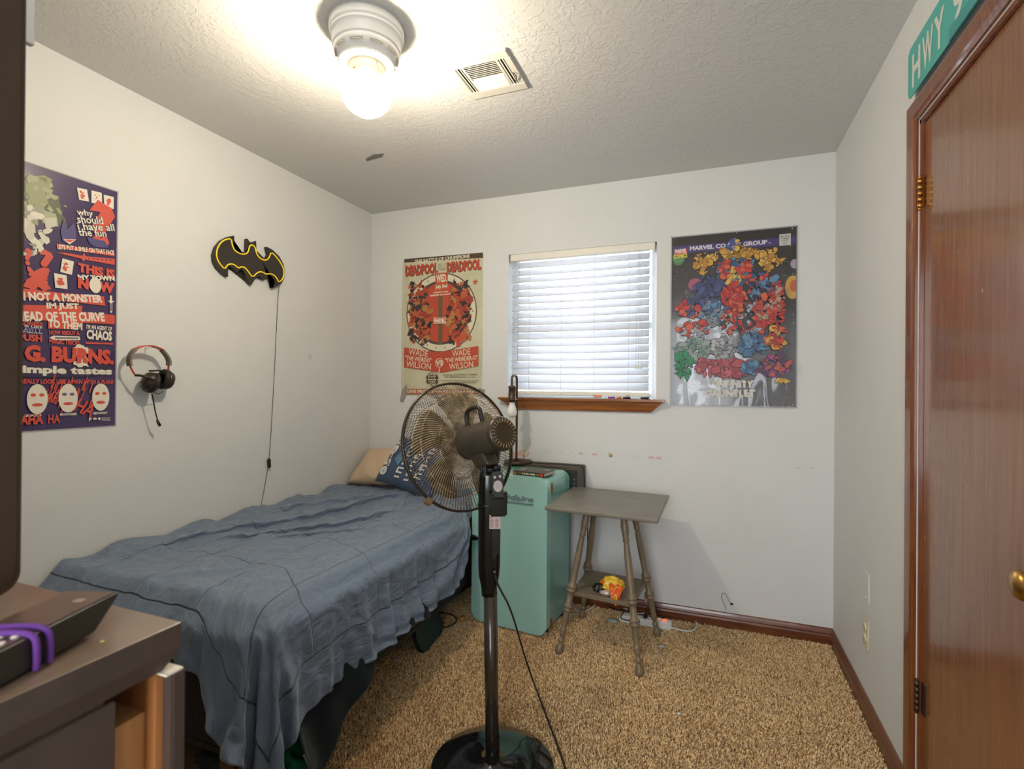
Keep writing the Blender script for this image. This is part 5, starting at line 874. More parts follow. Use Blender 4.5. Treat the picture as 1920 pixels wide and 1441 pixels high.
# dark plush blanket hanging under the comforter along the bed side
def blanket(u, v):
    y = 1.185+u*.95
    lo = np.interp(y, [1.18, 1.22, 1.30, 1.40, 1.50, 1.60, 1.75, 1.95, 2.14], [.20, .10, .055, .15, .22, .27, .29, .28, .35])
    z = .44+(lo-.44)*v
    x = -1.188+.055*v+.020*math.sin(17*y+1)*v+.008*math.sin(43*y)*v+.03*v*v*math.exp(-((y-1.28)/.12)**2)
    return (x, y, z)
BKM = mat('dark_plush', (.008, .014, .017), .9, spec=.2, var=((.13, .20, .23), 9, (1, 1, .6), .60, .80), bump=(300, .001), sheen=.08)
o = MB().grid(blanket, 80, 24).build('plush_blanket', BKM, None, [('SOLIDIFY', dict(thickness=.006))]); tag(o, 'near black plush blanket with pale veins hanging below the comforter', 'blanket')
m = MB().tube([Vector(blanket(u/60, 1))+Vector((.002, 0, 0)) for u in range(61)], .0035, 6).build('hem', mat('blanket_hem', (.06, .09, .10), .8), o)

# green cloth heap and pink scrap at the bed foot
def crumple(name, c, R, seed, mt, amp=.35, fr=3.2, n=48, parent=None):
    rnd = Vector((seed*3.1, seed*1.7, seed*.9)); bm = bmesh.new(); bmesh.ops.create_icosphere(bm, subdivisions=4, radius=1)
    for v in bm.verts:
        d = v.co.normalized(); k = 1-amp*abs(noise.noise(d*fr+rnd))*2+amp*.4*abs(noise.noise(d*fr*2.7+rnd))
        p = d*k; v.co = Vector((c[0]+p.x*R[0], c[1]+p.y*R[1], max(c[2]+p.z*R[2], -.004)))
    for f in bm.faces: f.smooth = True
    m = MB(); m.merge(bm); return m.build(name, mt, parent)
gc = FL(545, 1425, .05)
o = crumple('green_cloth', (gc.x-.02, gc.y-.01, .055), (.105, .10, .085), 3, mat('green_cotton', (.005, .17, .085), .8, bump=(40, .002)), .55, 2.6); tag(o, 'green cloth heaped on the carpet under the bed corner', 'cloth')
o = crumple('pink_cloth', (-1.185, 1.10, .15), (.012, .02, .05), 5, mat('pink_cotton', (.55, .33, .28), .8)); tag(o, 'small pink cloth scrap behind the hanging comforter corner', 'cloth')
dk = FL(440, 1438, 0)
o = crumple('dark_bag', (-1.42, 1.235, .03), (.16, .07, .055), 8, mat('navy_nylon', (.012, .014, .022), .7), .4); tag(o, 'dark crumpled bag on the carpet beneath the bed foot', 'bag')
# dark oval pad leaning out from under the bed, pale tag and cables
sc0 = FL(792, 1195, .05)
T = Matrix.Translation((-1.29, 2.23, .055)) @ Matrix.Rotation(.12, 4, 'Z') @ Matrix.Rotation(1.15, 4, 'Y')
m = MB(T); pr = rrect(-.062, -.14, .062, .14, .055, 8)
m.prism([(a, b_, -.010) for a, b_ in pr], (0, 0, .022))
o = m.build('case', mat('dark_green_case', (.010, .020, .017), .55), None, [('BEVEL', dict(width=.006, segments=3))]); tag(o, 'dark rounded case leaning half under the bed near the fridge', 'case')
a = FL(741, 1238, .0)
o = MB().prism([tuple(FL(x, y, .012)) for x, y in ((736, 1240), (742, 1229), (745, 1230), (744, 1239))], (0, 0, .0015)).build('care_tag', ink((.52, .42, .55))); tag(o, 'tiny lilac fabric tag under the edge of the plush blanket', 'tag')
o = MB().tube([tuple(FL(x, y, .006)) for x, y in ((808, 1150), (830, 1148), (850, 1152), (858, 1162), (848, 1172), (825, 1178), (812, 1176))], .0028, 6, smooth_=2).build('cable', BLACKR); tag(o, 'thin black cable looped on the carpet between bed and fridge', 'cable')
o = crumple('orange_scrap', tuple(FL(866, 1159, .012)), (.018, .02, .012), 2, ink((.55, .22, .05))); tag(o, 'small orange brown scrap against the fridge bottom corner', 'scrap')

# ------------------------------------------------------------------ pillows
PN = mat('pillow_navy', (.035, .070, .14), .75, bump=(45, .0022, 4), sheen=.2); PB = mat('pillow_tan', (.60, .45, .30), .75, bump=(25, .004, 3))
PWH = mat('pillow_print_white', (.70, .64, .58), .7); PLB = mat('pillow_print_blue', (.22, .45, .66), .7)
def pillow(T, w, h, t, mt, name, label, k_=2.4):
    m = MB(T)
    def f(s):
        def g(u, v):
            a, c = 2*u-1, 2*v-1; e = max(0, (1-abs(a)**k_)*(1-abs(c)**k_))**.42
            pin = 1-.07*(1-abs(a)**2)*(abs(c)**3); pin2 = 1-.07*(1-abs(c)**2)*(abs(a)**3)
            return (a*w/2*pin2, c*h/2*pin, s*t/2*e+.006*math.sin(9*a+4*c)*e)
        return g
    m.grid(f(1), 26, 26); m.grid(f(-1), 26, 26); bmesh.ops.remove_doubles(m.bm, verts=m.bm.verts[:], dist=.0006)
    o = m.build(name, mt, None); tag(o, label, 'pillow'); return o
T1 = Matrix.Translation((-1.95, 2.80, .742)) @ Matrix.Rotation(math.radians(-8), 4, 'Z') @ Matrix.Rotation(math.radians(40), 4, 'X') @ Matrix.Rotation(math.radians(6), 4, 'Z')
pillow(T1, .42, .30, .13, PB, 'pillow', 'tan pillow leaning in the corner behind the navy pillow')
T2 = Matrix.Translation((-1.665, 2.705, .775)) @ Matrix.Rotation(math.radians(-8), 4, 'Z') @ Matrix.Rotation(math.radians(54), 4, 'X') @ Matrix.Rotation(math.radians(-9), 4, 'Z')
pn = pillow(T2, .47, .33, .13, PN, 'pillow', 'navy blue pillow printed with white numbers and stars')
def pface(a, b_, l):     # front of the navy pillow
    u, v = a/(.47/2), b_/(.33/2); k_ = 2.4; e = max(0, (1-min(1, abs(u))**k_)*(1-min(1, abs(v))**k_))**.42
    return T2 @ Vector((a, b_, .065*e+.006*math.sin(9*u+4*v)*e+.0035+l))
P = Print(pface)
def subtext(P, *a, **k): P.text(*a, **k)
# number column running up the left side, second and third columns beyond it
P.text('05-05', (-.165, -.125), (-.165, .130), .060, PWH, .035)
rr = random.Random(12)
for cx in (-.03, .045, .12):
    for k in range(9):
        b0 = -.12+.028*k; w_ = rr.uniform(.024, .050); P.poly([(cx-w_/2, b0), (cx+w_/2, b0+.004), (cx+w_/2, b0+.014), (cx-w_/2, b0+.010)], PWH)
        if k % 2: P.poly([(cx-w_/2, b0), (cx-w_/2+.010, b0), (cx-w_/2+.010, b0+.030), (cx-w_/2, b0+.030)], PWH)
for cy in (-.100, .036): P.disc(-.165, cy, .029, .026, PWH, 20); P.star(-.165, cy, .018, PLB, 1.2)
for k in range(4): P.poly([(-.105+.012*k, -.02-.008*k), (-.099+.012*k, -.02-.008*k), (-.092+.014*k, .05), (-.097+.014*k, .052)], PLB)
P.star(-.085, .062, .016, PLB, .6)
P.build('lettering', pn)

# ================================================================== RETRO FRIDGE
FT = Matrix.Translation((-.752, 2.462, 0)) @ Matrix.Rotation(math.radians(-6.5), 4, 'Z')
fr_ = thing('mini_fridge', 'mint teal retro mini fridge with chrome script beside the bed', 'fridge', (-.96, 2.62, 0))
FH = .800
def slab(T, x0, x1, z0, z1, y0, y1, r, bev, mt, name, parent, seg=5):
    m = MB(T); m.prism([(a, y0, b_) for a, b_ in rrect(x0, z0, x1, z1, r, 8)], (0, y1-y0, 0))
    for f in m.bm.faces: f.smooth = False
    o = m.build(name, mt, parent, [('BEVEL', dict(width=bev, segments=seg, limit_method='ANGLE', angle_limit=math.radians(50)))])
    return o
slab(FT, -.436, -.004, .012, FH, .060, .318, .052, .004, TEAL_SHADED, 'body', fr_)
dr = slab(FT, -.440, .0, .010, FH+.002, .0, .052, .055, .020, TEAL, 'door', fr_, 6)
MB(FT).box(-.425, -.015, .050, .062, .03, FH-.02).build('door_gasket', mat('gasket', (.06, .12, .11), .7), fr_)
# chrome lever on the left with its recess
hd = MB(FT); hd.box(-.435, -.345, -.030, -.020, .448, .466, .003); hd.box(-.438, -.400, -.024, .004, .440, .470, .004)
hd.build('handle', CHROME, dr)
m = MB(FT); m.prism([(-.438, -.004, .440), (-.330, -.004, .440), (-.345, -.004, .385), (-.380, -.004, .372), (-.420, -.004, .385), (-.436, -.004, .42)], (0, .012, 0)); m.build('handle_recess', TEAL_SHADED, dr)
P = Print(lambda a, b_, l: FT @ Vector((a, -.0035-l, b_)))
V, F = glyphs('Frigidaire', .012, .28)
m = MB(FT); vs = [m.bm.verts.new(FT @ Vector((-.325+.250*x, -.003, .668+.040*y-.0*x))) for x, y in V]
for f in F:
    try: m.bm.faces.new([vs[i] for i in f])
    except ValueError: pass
ret = bmesh.ops.extrude_face_region(m.bm, geom=m.bm.faces[:])
bmesh.ops.translate(m.bm, verts=[g for g in ret['geom'] if isinstance(g, bmesh.types.BMVert)], vec=FT.to_3x3() @ Vector((0, -.004, 0)))
m.box(-.325, -.075, -.006, -.002, .664, .668)
m.build('script_badge', CHROME, dr)
for z in (.03, .72): MB(FT).box(-.0035, .0008, .060, .075, z, z+.05, .001).build('hinge', BRASS, dr)
for x in (-.40, -.04):
    for y in (.09, .29): MB(FT).cyl((x, y, -.01), (x, y, .014), .014).build('foot', BLACKR, fr_)

# speaker box behind the fridge
spk = thing('speaker_box', 'dark wood grained box standing between fridge and back wall', 'speaker', (-.88, 2.87, 0))
WG = wood('grey_woodgrain', (.045, .032, .022), (.11, .082, .055), .5, 1, 9, 0)
MB().box(-1.13, -.668, 2.812, 2.945, .62, .812, .004).build('cabinet', WG, spk)
MB().box(-1.12, -.79, 2.815, 2.938, -.008, .62, .003).build('plinth', WG, spk)
g = MB().box(-1.115, -.685, 2.806, 2.8125, .635, .795, .003).build('grille', mat('speaker_front', (.012, .016, .013), .5), spk)
rr = random.Random(9)
for k in range(6):
    z = .745-k*.022; MB().cyl((-.700, 2.8062, z), (-.700, 2.8035, z), .005).build('button', CHROME, g)

# desk lamp with a hanging socket
lp = thing('desk_lamp', 'bronze desk lamp with an unlit hanging bulb on the dark box', 'lamp', (-1.055, 2.835, .812))
lx, ly = -1.053, 2.825
MB().lathe([(.085, .8125), (.085, .820), (.080, .826), (.012, .829), (.010, .834), (.0075, .836)], Matrix.Translation((lx, ly+.03, 0)), 40).build('base', IRON, lp)
MB().box(lx-.008, lx+.012, ly-.035, ly-.022, .827, .842, .002).build('switch', mat('switch_brown', (.03, .018, .01), .4), lp)
MB().tube([(lx, ly+.0, .828), (lx, ly, 1.30), (lx, ly-.008, 1.318), (lx+.002, ly-.035, 1.325), (lx+.005, ly-.072, 1.325), (lx+.007, ly-.098, 1.316), (lx+.008, ly-.105, 1.30), (lx+.008, ly-.105, 1.262)], .0065, 12, smooth_=2).build('pole', IRON, lp)
LT = Matrix.Translation((lx+.010, ly-.105, 0))
MB(LT).lathe([(.006, 1.268), (.019, 1.264), (.0225, 1.258), (.0225, 1.252), (.020, 1.250), (.020, 1.200), (.0225, 1.198), (.0225, 1.190), (.034, 1.188), (.034, 1.185), (.016, 1.183), (.015, 1.172)], None, 32).build('socket', IRON, lp)
MB(LT).lathe([(.013, 1.178), (.0135, 1.170), (.016, 1.158), (.024, 1.138), (.0285, 1.120), (.0275, 1.104), (.020, 1.091), (.010, 1.085), (0, 1.084)], None, 28, False).build('bulb', FROST, lp)
o = MB().tube([(lx, ly+.05, .8165), (-.98, 2.87, .8155), (-.90, 2.85, .8155), (-.82, 2.88, .8155), (-.72, 2.86, .8155), (-.672, 2.86, .8170), (-.661, 2.86, .805), (-.660, 2.88, .74), (-.655, 2.935, .55), (-.65, 2.94, .30), (-.66, 2.935, .06), (-.66, 2.92, .01)], .0026, 6, smooth_=2).build('lamp_cord', BLACKR); tag(o, 'thin black cord running over the dark box and down the wall', 'cord')

# book on the fridge
bk = thing('book', 'dark paperback with BURGER GAMES on its spine lying on the fridge', 'book', (-.87, 2.56, .802))
BT = Matrix.Translation((-.860, 2.560, .8025)) @ Matrix.Rotation(math.radians(-8), 4, 'Z')
MB(BT).box(-.088, .088, -.052, .078, .0015, .0175, .0005).build('pages', mat('paper_block', (.62, .57, .46), .8), bk)
DKC = mat('book_cover', (.030, .026, .022), .35)
m = MB(BT); m.box(-.090, .090, -.054, .080, .0, .0016); m.box(-.090, .090, -.054, .080, .0174, .0190); m.box(-.090, .090, -.0555, -.0535, .0, .019)
cv = m.build('cover', DKC, bk)
P = Print(lambda a, b_, l: BT @ Vector((a, -.0555-l, b_)))
P.text('THE', (-.060, .0095), (-.042, .0095), .005, (.55, .42, .2), .02); P.text('BURGER GAMES', (-.036, .0095), (.040, .0095), .0095, (.75, .68, .52), .03)
P.rect(.066, .003, .084, .016, (.60, .06, .03)); P.rect(.048, .006, .060, .013, (.35, .32, .12)); P.rect(-.088, .003, -.070, .016, (.40, .12, .04))
P.build('spine_lettering', cv)
P = Print(lambda a, b_, l: BT @ Vector((a, b_, .019+l)))
P.ring(.0, .010, .030, .033, (.40, .36, .22)); P.ring(.0, .010, .018, .020, (.40, .36, .22)); P.rect(-.080, -.03, -.050, .05, (.30, .30, .27)); P.rect(.040, .030, .055, .06, (.36, .38, .36)); P.rect(.058, .030, .073, .06, (.36, .38, .36)); P.rect(-.076, -.02, -.070, .04, (.04, .04, .04))
P.build('cover_print', cv)

# ================================================================== SIDE TABLE
tb = thing('side_table', 'grey painted side table with splayed turned legs and lower shelf', 'table', (-.456, 2.55, 0))
tz = .703
tc4 = [(-.716, 2.300), (-.199, 2.258), (-.192, 2.800), (-.712, 2.834)]
def ptop(z0, z1, s=1.0, cs=tc4):
    cx = sum(c[0] for c in cs)/4; cy = sum(c[1] for c in cs)/4
    m = MB(); m.prism([(cx+(x-cx)*s, cy+(y-cy)*s, z0) for x, y in cs], (0, 0, z1-z0)); return m
ptop(tz-.019, tz).build('table_top', GREYT, tb, [('BEVEL', dict(width=.006, segments=3))])
MB().box(-.565, -.345, 2.43, 2.66, tz-.037, tz-.0185, .002).build('cleat', GREYP, tb)
feet = [(-.663, 2.371), (-.277, 2.317), (-.239, 2.723), (-.647, 2.787)]; tops = [(-.546, 2.452), (-.372, 2.440), (-.358, 2.645), (-.552, 2.660)]
lprof = [(0.0000, .0), (0.0120, 0), (0.0185, .008), (0.0195, .022), (0.0153, .038), (0.0093, .050), (0.0093, .056), (0.0150, .062), (0.0150, .069), (0.0093, .074), (0.0110, .088), (0.0135, .094), (0.0155, .101), (0.0135, .108), (0.0150, .114), (0.0155, .119), (0.0118, .125),
         (0.0140, .14), (0.0153, .200), (0.0170, .206), (0.0230, .211), (0.0230, .219), (0.0153, .223), (0.0230, .228), (0.0230, .236), (0.0153, .241), (0.0153, .285), (0.0153, .300), (0.0235, .305), (0.0235, .313), (0.0170, .317), (0.0230, .322), (0.0230, .330), (0.0163, .345), (0.0145, .352),
         (0.0155, .40), (0.0163, .46), (0.0153, .52), (0.0125, .565), (0.0115, .572), (0.0153, .578), (0.0153, .585), (0.0125, .590), (0.0160, .615), (0.0180, .645), (0.0160, .675), (0.0150, .690), (0.0155, .70)]
for (fx, fy), (tx, ty) in zip(feet, tops):
    p = Vector((fx, fy, -.006)); q = Vector((tx, ty, tz-.037)); d = q-p
    M = Matrix.Translation(p) @ d.to_track_quat('Z', 'Y').to_matrix().to_4x4(); s = d.length/.70
    MB(M).lathe([(r, z*s) for r, z in lprof], None, 24, False).build('leg', GREYP, tb)
zs = .285; ts = zs/.68
lc = [(fx+(tx-fx)*ts, fy+(ty-fy)*ts) for (fx, fy), (tx, ty) in zip(feet, tops)]
ptop(zs-.020, zs, .985, lc).build('shelf', GREYP, tb, [('BEVEL', dict(width=.003, segments=2))])

# snack bag
SB = bpy.data.materials.new('snack_bag_foil'); SB.use_nodes = True; nt = SB.node_tree; b = nt.nodes['Principled BSDF']; b.inputs['Roughness'].default_value = .28; b.inputs['Specular IOR Level'].default_value = .6
tc = nt.nodes.new('ShaderNodeTexCoord'); vv = nt.nodes.new('ShaderNodeTexVoronoi'); vv.inputs['Scale'].default_value = 26; nn = nt.nodes.new('ShaderNodeTexNoise'); nn.inputs['Scale'].default_value = 17; nn.inputs['Distortion'].default_value = 2.4
nt.links.new(tc.outputs['Object'], vv.inputs['Vector']); nt.links.new(tc.outputs['Object'], nn.inputs['Vector'])
r = nt.nodes.new('ShaderNodeValToRGB'); r.color_ramp.interpolation = 'CONSTANT'; e = r.color_ramp.elements; e[0].position = 0; e[0].color = (.02, .012, .008, 1); e[1].position = .36; e[1].color = (.70, .07, .01, 1)
for p_, c_ in ((.44, (.85, .20, .015, 1)), (.52, (.92, .58, .03, 1)), (.60, (.70, .10, .02, 1)), (.66, (.9, .5, .03, 1))): q = e.new(p_); q.color = c_
nt.links.new(nn.outputs[0], r.inputs[0]); nt.links.new(r.outputs[0], b.inputs['Base Color'])
sc_ = FL(1150, 1095, zs+.02)
FOILD = mat('black_foil', (.02, .014, .010), .2, spec=.7); FOILY = mat('yellow_foil', (.85, .58, .05), .3, var=((.80, .16, .02), 22, None, .55, .60)); FOILO = mat('orange_foil', (.72, .11, .02), .3, var=((.85, .55, .05), 30, None, .56, .60))
bag = crumple('snack_bag', (-.425, 2.470, zs+.034), (.062, .048, .042), 6, FOILY, .40, 2.6); tag(bag, 'crumpled orange and yellow snack bag on the side table shelf', 'snack bag')
crumple('bag_corner', (-.487, 2.452, zs+.018), (.034, .026, .022), 11, FOILD, .45, 2.4, parent=bag)
crumple('silver_lining', (-.447, 2.418, zs+.012), (.034, .016, .014), 13, mat('foil', (.62, .55, .50), .3, .5), .4, 3, parent=bag)
def flap(u, v):
    w_ = .072*(1-v*.80); return (-.436+.062*v*.5+w_*u, 2.425-.028*math.sin(min(1, v*2.2)*1.57)-.010*v+.005*math.sin(9*u+7*v), zs+.052-.078*v+.004*math.sin(14*u+3*v))
fl_ = MB().grid(flap, 16, 16).build('bag_flap', FOILO, bag, [('SOLIDIFY', dict(thickness=.0012))])
P = Print(lambda a, b_, l: tuple(Vector(flap(a, b_))+Vector((0, -.002-l, 0)))); P.ring(.50, .62, .11, .20, (.85, .62, .08)); P.ring(.15, .62, .10, .16, (.85, .62, .08), .4, 4.5)
for k in range(7): P.poly([(.15+.11*k, .20-.02*k), (.19+.11*k, .20-.02*k), (.23+.11*k, .10-.02*k), (.19+.11*k, .10-.02*k)], (.85, .62, .12))
P.build('bag_print', fl_)

# ------------------------------------------------------------------ power strip and cords
ps = thing('power_strip', 'white power strip with a red lit switch on the carpet', 'power strip', (-.31, 2.80, 0))
pa, pb = FL(1161, 1166, .0), FL(1259, 1184, .0); ang = math.atan2(pb.y-pa.y, pb.x-pa.x)
Q = Matrix.Translation((pa+pb)/2+Vector((0, .028, .0))) @ Matrix.Rotation(ang, 4, 'Z'); L = (pb-pa).length/2
body = MB(Q).box(-L, L, -.027, .027, .000, .036, .008, 4).build('housing', WHITEP, ps)
MB(Q).box(L*.40, L*.985, -.024, .024, .030, .0395, .004, 3).build('switch_housing', WHITEP, body)
for k in range(6):
    x = -L+.024+k*L*.225; m = MB(Q)
    m.box(x-.007, x-.0055, -.006, .003, .0358, .0364); m.box(x+.0055, x+.007, -.006, .003, .0358, .0364); m.cyl((x, .009, .0357), (x, .009, .0364), .0022, n=10)
    m.build('socket', BLACKR, body)
MB(Q).box(L*.66, L*.80, -.010, .010, .039, .043, .002).build('rocker_switch', mat('lit_rocker', (.5, .02, .01), .3, emit=((1, .06, .02), 2.2)), body)
for dy in (-.010, .010): MB(Q).cyl((L*.52, dy, .039), (L*.52, dy, .0405), .0035, n=12).build('indicator_lamp', mat('lit_led', (.6, .05, .03), .3, emit=((1, .10, .05), 2.5 if dy > 0 else .2)), body)
def cord(name, pts, r, mt, label, n=7):
    o = MB().tube([tuple(p) for p in pts], r, n, smooth_=2).build(name, mt); tag(o, label, 'cord'); return o
WC = mat('white_cord', (.66, .66, .62), .45)
_pc = cord('power_cord', [FL(1259, 1176, .015), FL(1280, 1182, .008), FL(1300, 1183, .006), FL(1308, 1172, .006), FL(1300, 1155, .008), FL(1285, 1141, .012), FL(1272, 1138, .012), FL(1240, 1144, .010), FL(1205, 1150, .008), FL(1195, 1150, .006)], .0045, WC, 'thick white power cord looping out right of the power strip'); _pc.parent = ps; _pc.matrix_parent_inverse = Matrix.Translation(-Vector(ps.location)); del _pc['category']
cord('extension_cord', [FL(1060, 1110, .02), FL(1085, 1117, .01), FL(1120, 1121, .008), FL(1145, 1129, .008), FL(1165, 1138, .01), FL(1176, 1142, .02)], .0050, WC, 'thick white cord lying under the side table shelf')
cord('loop_cord', [FL(1072, 1118, .006), FL(1074, 1135, .006), FL(1084, 1146, .006), FL(1096, 1147, .006), FL(1112, 1138, .006), FL(1121, 1127, .006), FL(1112, 1120, .006), FL(1095, 1122, .01)], .0042, WC, 'white cord loop around the rear left table foot')
cord('appliance_cable', [FL(1070, 1119, .01), FL(1095, 1127, .01), FL(1118, 1124, .012), FL(1135, 1132, .012), FL(1155, 1144, .015), FL(1172, 1144, .03), FL(1165, 1152, .045), FL(1163, 1160, .047), FL(1185, 1164, .047), FL(1200, 1165, .047)], .0030, BLACKR, 'thin black cord crossing behind the power strip')
pl = Q @ Vector((0, 0, .036)); u_ = lambda x, y, z: Q @ Vector((x, y, z))
cord('plug_cable', [u_(.0, .004, .062), u_(.004, .01, .090), u_(.03, .03, .095), u_(.06, .05, .06), u_(.09, .05, .03), u_(.09, .04, .012)], .0030, BLACKR, 'black cord rising from the plug in the strip')
o = MB(Q).box(-.010, .010, -.012, .012, .0365, .050, .003).box(-.006, .006, -.006, .010, .048, .064, .003).build('power_plug', BLACKR); tag(o, 'black power plug in the middle of the white strip', 'plug')
o = MB(Q).box(-.045, -.02, .03, .052, .012, .030, .004).build('cord_adapter', BLACKR); tag(o, 'black cord adapter behind the power strip', 'adapter')
# litter
o = crumple('bottle_cap', tuple(FL(1293, 1155, .010)), (.014, .012, .006), 4, mat('clear_cap', (.5, .55, .55), .2)); tag(o, 'clear green rimmed cap on the carpet by the baseboard', 'cap')
o = crumple('plastic_wrapper', tuple(FL(1148, 1163, .008)), (.030, .012, .008), 9, mat('film_scrap', (.36, .45, .43), .2)); tag(o, 'scrap of clear plastic left of the power strip', 'wrapper')
o = crumple('foil_scrap', tuple(FL(1068, 1153, .012)), (.012, .014, .014), 12, mat('crinkled_film', (.55, .58, .58), .15)); tag(o, 'small ball of clear film between fridge and table', 'wrapper')
o = crumple('film_scrap', tuple(FL(1240, 1211, .008)), (.020, .010, .005), 14, mat('film_scrap_pale', (.45, .45, .42), .2)); tag(o, 'flat clear scrap on the carpet in front of the power strip', 'wrapper')
o = crumple('tissue_scrap', tuple(FL(1273, 1337, .008)), (.008, .006, .004), 15, ink((.7, .7, .68))); tag(o, 'tiny white scrap alone in the middle of the carpet', 'scrap')
o = crumple('pink_wrapper', tuple(BK(1211, 1123, D-.03)), (.010, .008, .030), 16, ink((.62, .36, .30))); tag(o, 'pink scrap sticking up behind the right rear table leg', 'scrap')
w1 = [BK(x, y, D-.006) for x, y in ((1361, 1143), (1360, 1135), (1354, 1125), (1352, 1115), (1357, 1111), (1362, 1115), (1367, 1127), (1372, 1132))]
o = MB().tube(w1, .0011, 5, smooth_=1).build('wall_wire', BLACKR); tag(o, 'thin black wire curling out of the back wall', 'wire'); MB().sphere(tuple(w1[-1]), (.008, .004, .006), 8).build('wire_end', BLACKR, o)
# heart sticker and damage on the back wall
hp = [(0, -.016), (.018, .002), (.019, .010), (.012, .015), (.004, .013), (0, .007), (-.004, .013), (-.012, .015), (-.019, .010), (-.018, .002)]
hc = BK(985, 850); o = MB().prism([(hc.x+a*1.15, D-.0016, hc.z+b_) for a, b_ in hp], (0, .0012, 0)).build('heart_sticker', ink((.70, .62, .50))); tag(o, 'cream heart sticker on the back wall above the dark box', 'sticker')
DIRT = mat('wall_smudge', (.48, .42, .36), .9); PINK = mat('pink_smudge', (.66, .46, .43), .9)
wb = bpy.data.objects['wall_back']; P = Print(lambda a, b_, l: (a, D-l*.5, b_)); rr = random.Random(21)
P.disc(BK(965, 852).x, BK(965, 852).z, .03, .02, PINK, 9); P.disc(hc.x-.01, hc.z, .038, .022, PINK, 11)
for k in range(120):
    a = rr.uniform(-.95, -.2); P.disc(a, .872+rr.gauss(0, .007), rr.uniform(.0008, .0035), rr.uniform(.0006, .0016), DIRT, 6)
for a in (-.70, -.62, -.30, -.26): P.disc(a, .872, .016, .007, PINK, 9)
for k in range(50): P.disc(rr.uniform(-2.1, .5), rr.uniform(.75, 2.3), rr.uniform(.0006, .0018), rr.uniform(.0006, .0018), DIRT, 6)
for k in range(12): P.disc(rr.uniform(.40, .50), .862+rr.gauss(0, .003), .004, .0012, DIRT, 6)
P.build('smudges', wb)
o = MB().lathe([(.010, 0), (.011, .003), (.004, .005), (0, .004)], Matrix.Translation((-.526, D, .872)) @ Matrix.Rotation(math.radians(90), 4, 'X'), 12).build('wall_anchor', mat('anchor_brass', (.45, .33, .16), .5)); tag(o, 'small brass coloured wall anchor left of the side table wall area', 'wall anchor')
o['label'] = 'small brass coloured anchor in the back wall under the window'
wl_ = bpy.data.objects['wall_left']; P = Print(lambda a, b_, l: (XL+l*.5, a, b_))
for k in range(45): P.disc(rr.uniform(1.1, 2.9), rr.uniform(.7, 2.4), rr.uniform(.0008, .002), rr.uniform(.0008, .002), DIRT, 6)
q = LF(581, 668)
for k in range(7): P.poly([(q.y-.012+.004*k, q.z-.012), (q.y-.010+.004*k, q.z-.012), (q.y-.008+.004*k, q.z+.012), (q.y-.010+.004*k, q.z+.012)], mat('grey_scuff', (.52, .52, .51), .9))
P.build('smudges', wl_)

# ================================================================== POSTERS
def corner_pins(parent, pts, ax):
    pass
# --- tall purple poster on the left wall
py0, py1, pz0, pz1 = .718, 1.327, 1.098, 2.013
p1 = thing('poster', 'purple poster crowded with red and white slogans on the left wall', 'poster', (XL, 1.02, 1.55))
PUR = mat('poster_purple', (.055, .035, .11), .22, coat=.35); RED = (.62, .085, .055); CRM = (.74, .70, .60)
MB().box(XL+.0004, XL+.0014, py0, py1, pz0, pz1).build('sheet', PUR, p1)
P = Print(lambda a, b_, l: (XL+.0009+l, a, b_))
def J(cx, cy): q = LF(cx*.3677, 290+cy*.3677); return (q.y, q.z)
def JT(txt, x0, x1, yc, h, col, bold=.03, slope=0, **k):
    a, c = J(x0, yc-slope), J(x1, yc+slope); hh = (J((x0+x1)/2, yc-h/2)[1]-J((x0+x1)/2, yc+h/2)[1])
    zc = (a[1]+c[1])/2
    if slope == 0: a = (a[0], zc); c = (c[0], zc)
    P.text(txt, a, c, hh, col, bold, **k)
def JP(pts, col): P.poly([J(*p) for p in pts], col)
# abstract swirls of green and cream in the upper left
GRN = [(.17, .20, .10), (.28, .31, .17), (.10, .12, .07), (.36, .38, .24)]
P.shards(lambda a, b_: ((a-1.02)/.15)**2+((b_-1.90)/.085)**2 < 1, (.85, 1.80, 1.19, 1.99), GRN, 90, .024, 5)
P.shards(lambda a, b_: a < 1.13 and ((a-.96)/.17)**2+((b_-1.78)/.10)**2 < 1, (.80, 1.66, 1.13, 1.88), [(.62, .60, .50), (.55, .53, .45), (.68, .66, .56), (.30, .28, .25)], 70, .026, 6)
for c4 in (((388, 168), (440, 178), (450, 240), (400, 230)), ((462, 182), (515, 195), (518, 258), (462, 245)), ((524, 204), (576, 216), (576, 278), (528, 265))):
    JP(c4, CRM); cx = sum(p[0] for p in c4)/4; cy = sum(p[1] for p in c4)/4; P.shards(lambda a, b_: True, (J(cx-12, cy)[0], J(cx, cy+18)[1], J(cx+12, cy)[0], J(cx, cy-18)[1]), [RED], 6, .006, int(cx))
JT('?', 450, 582, 355, 235, RED, .05)
JP([(390, 285), (470, 300), (465, 318), (388, 303)], (.05, .04, .08))
for t, x0, x1, yc, h in (('why', 388, 470, 300, 40), ('should', 388, 520, 332, 38), ('i have all', 390, 578, 368, 36), ('the fun', 395, 537, 398, 36)):
    JT(t, x0, x1, yc, h, (.03, .025, .06), .07, 4); JT(t, x0, x1, yc, h, CRM, .015, 4)
JP([(305, 395), (318, 325), (340, 380), (375, 345), (385, 420), (350, 455), (315, 440)], (.07, .06, .20)); JP([(440, 420), (530, 440), (550, 475), (480, 470), (450, 450)], (.07, .06, .20))
JP([(318, 430), (385, 432), (350, 458)], CRM); JP([(322, 432), (380, 434), (350, 448)], RED)
JP([(285, 455), (578, 500), (578, 518), (287, 474)], RED); JT('LETS PUT A SMILE ON THAT FACE', 288, 578, 484, 24, CRM, .03, 16)
JP([(285, 500), (330, 500), (415, 515), (425, 500), (432, 518), (580, 530), (580, 562), (430, 535), (420, 545), (410, 530)], RED)
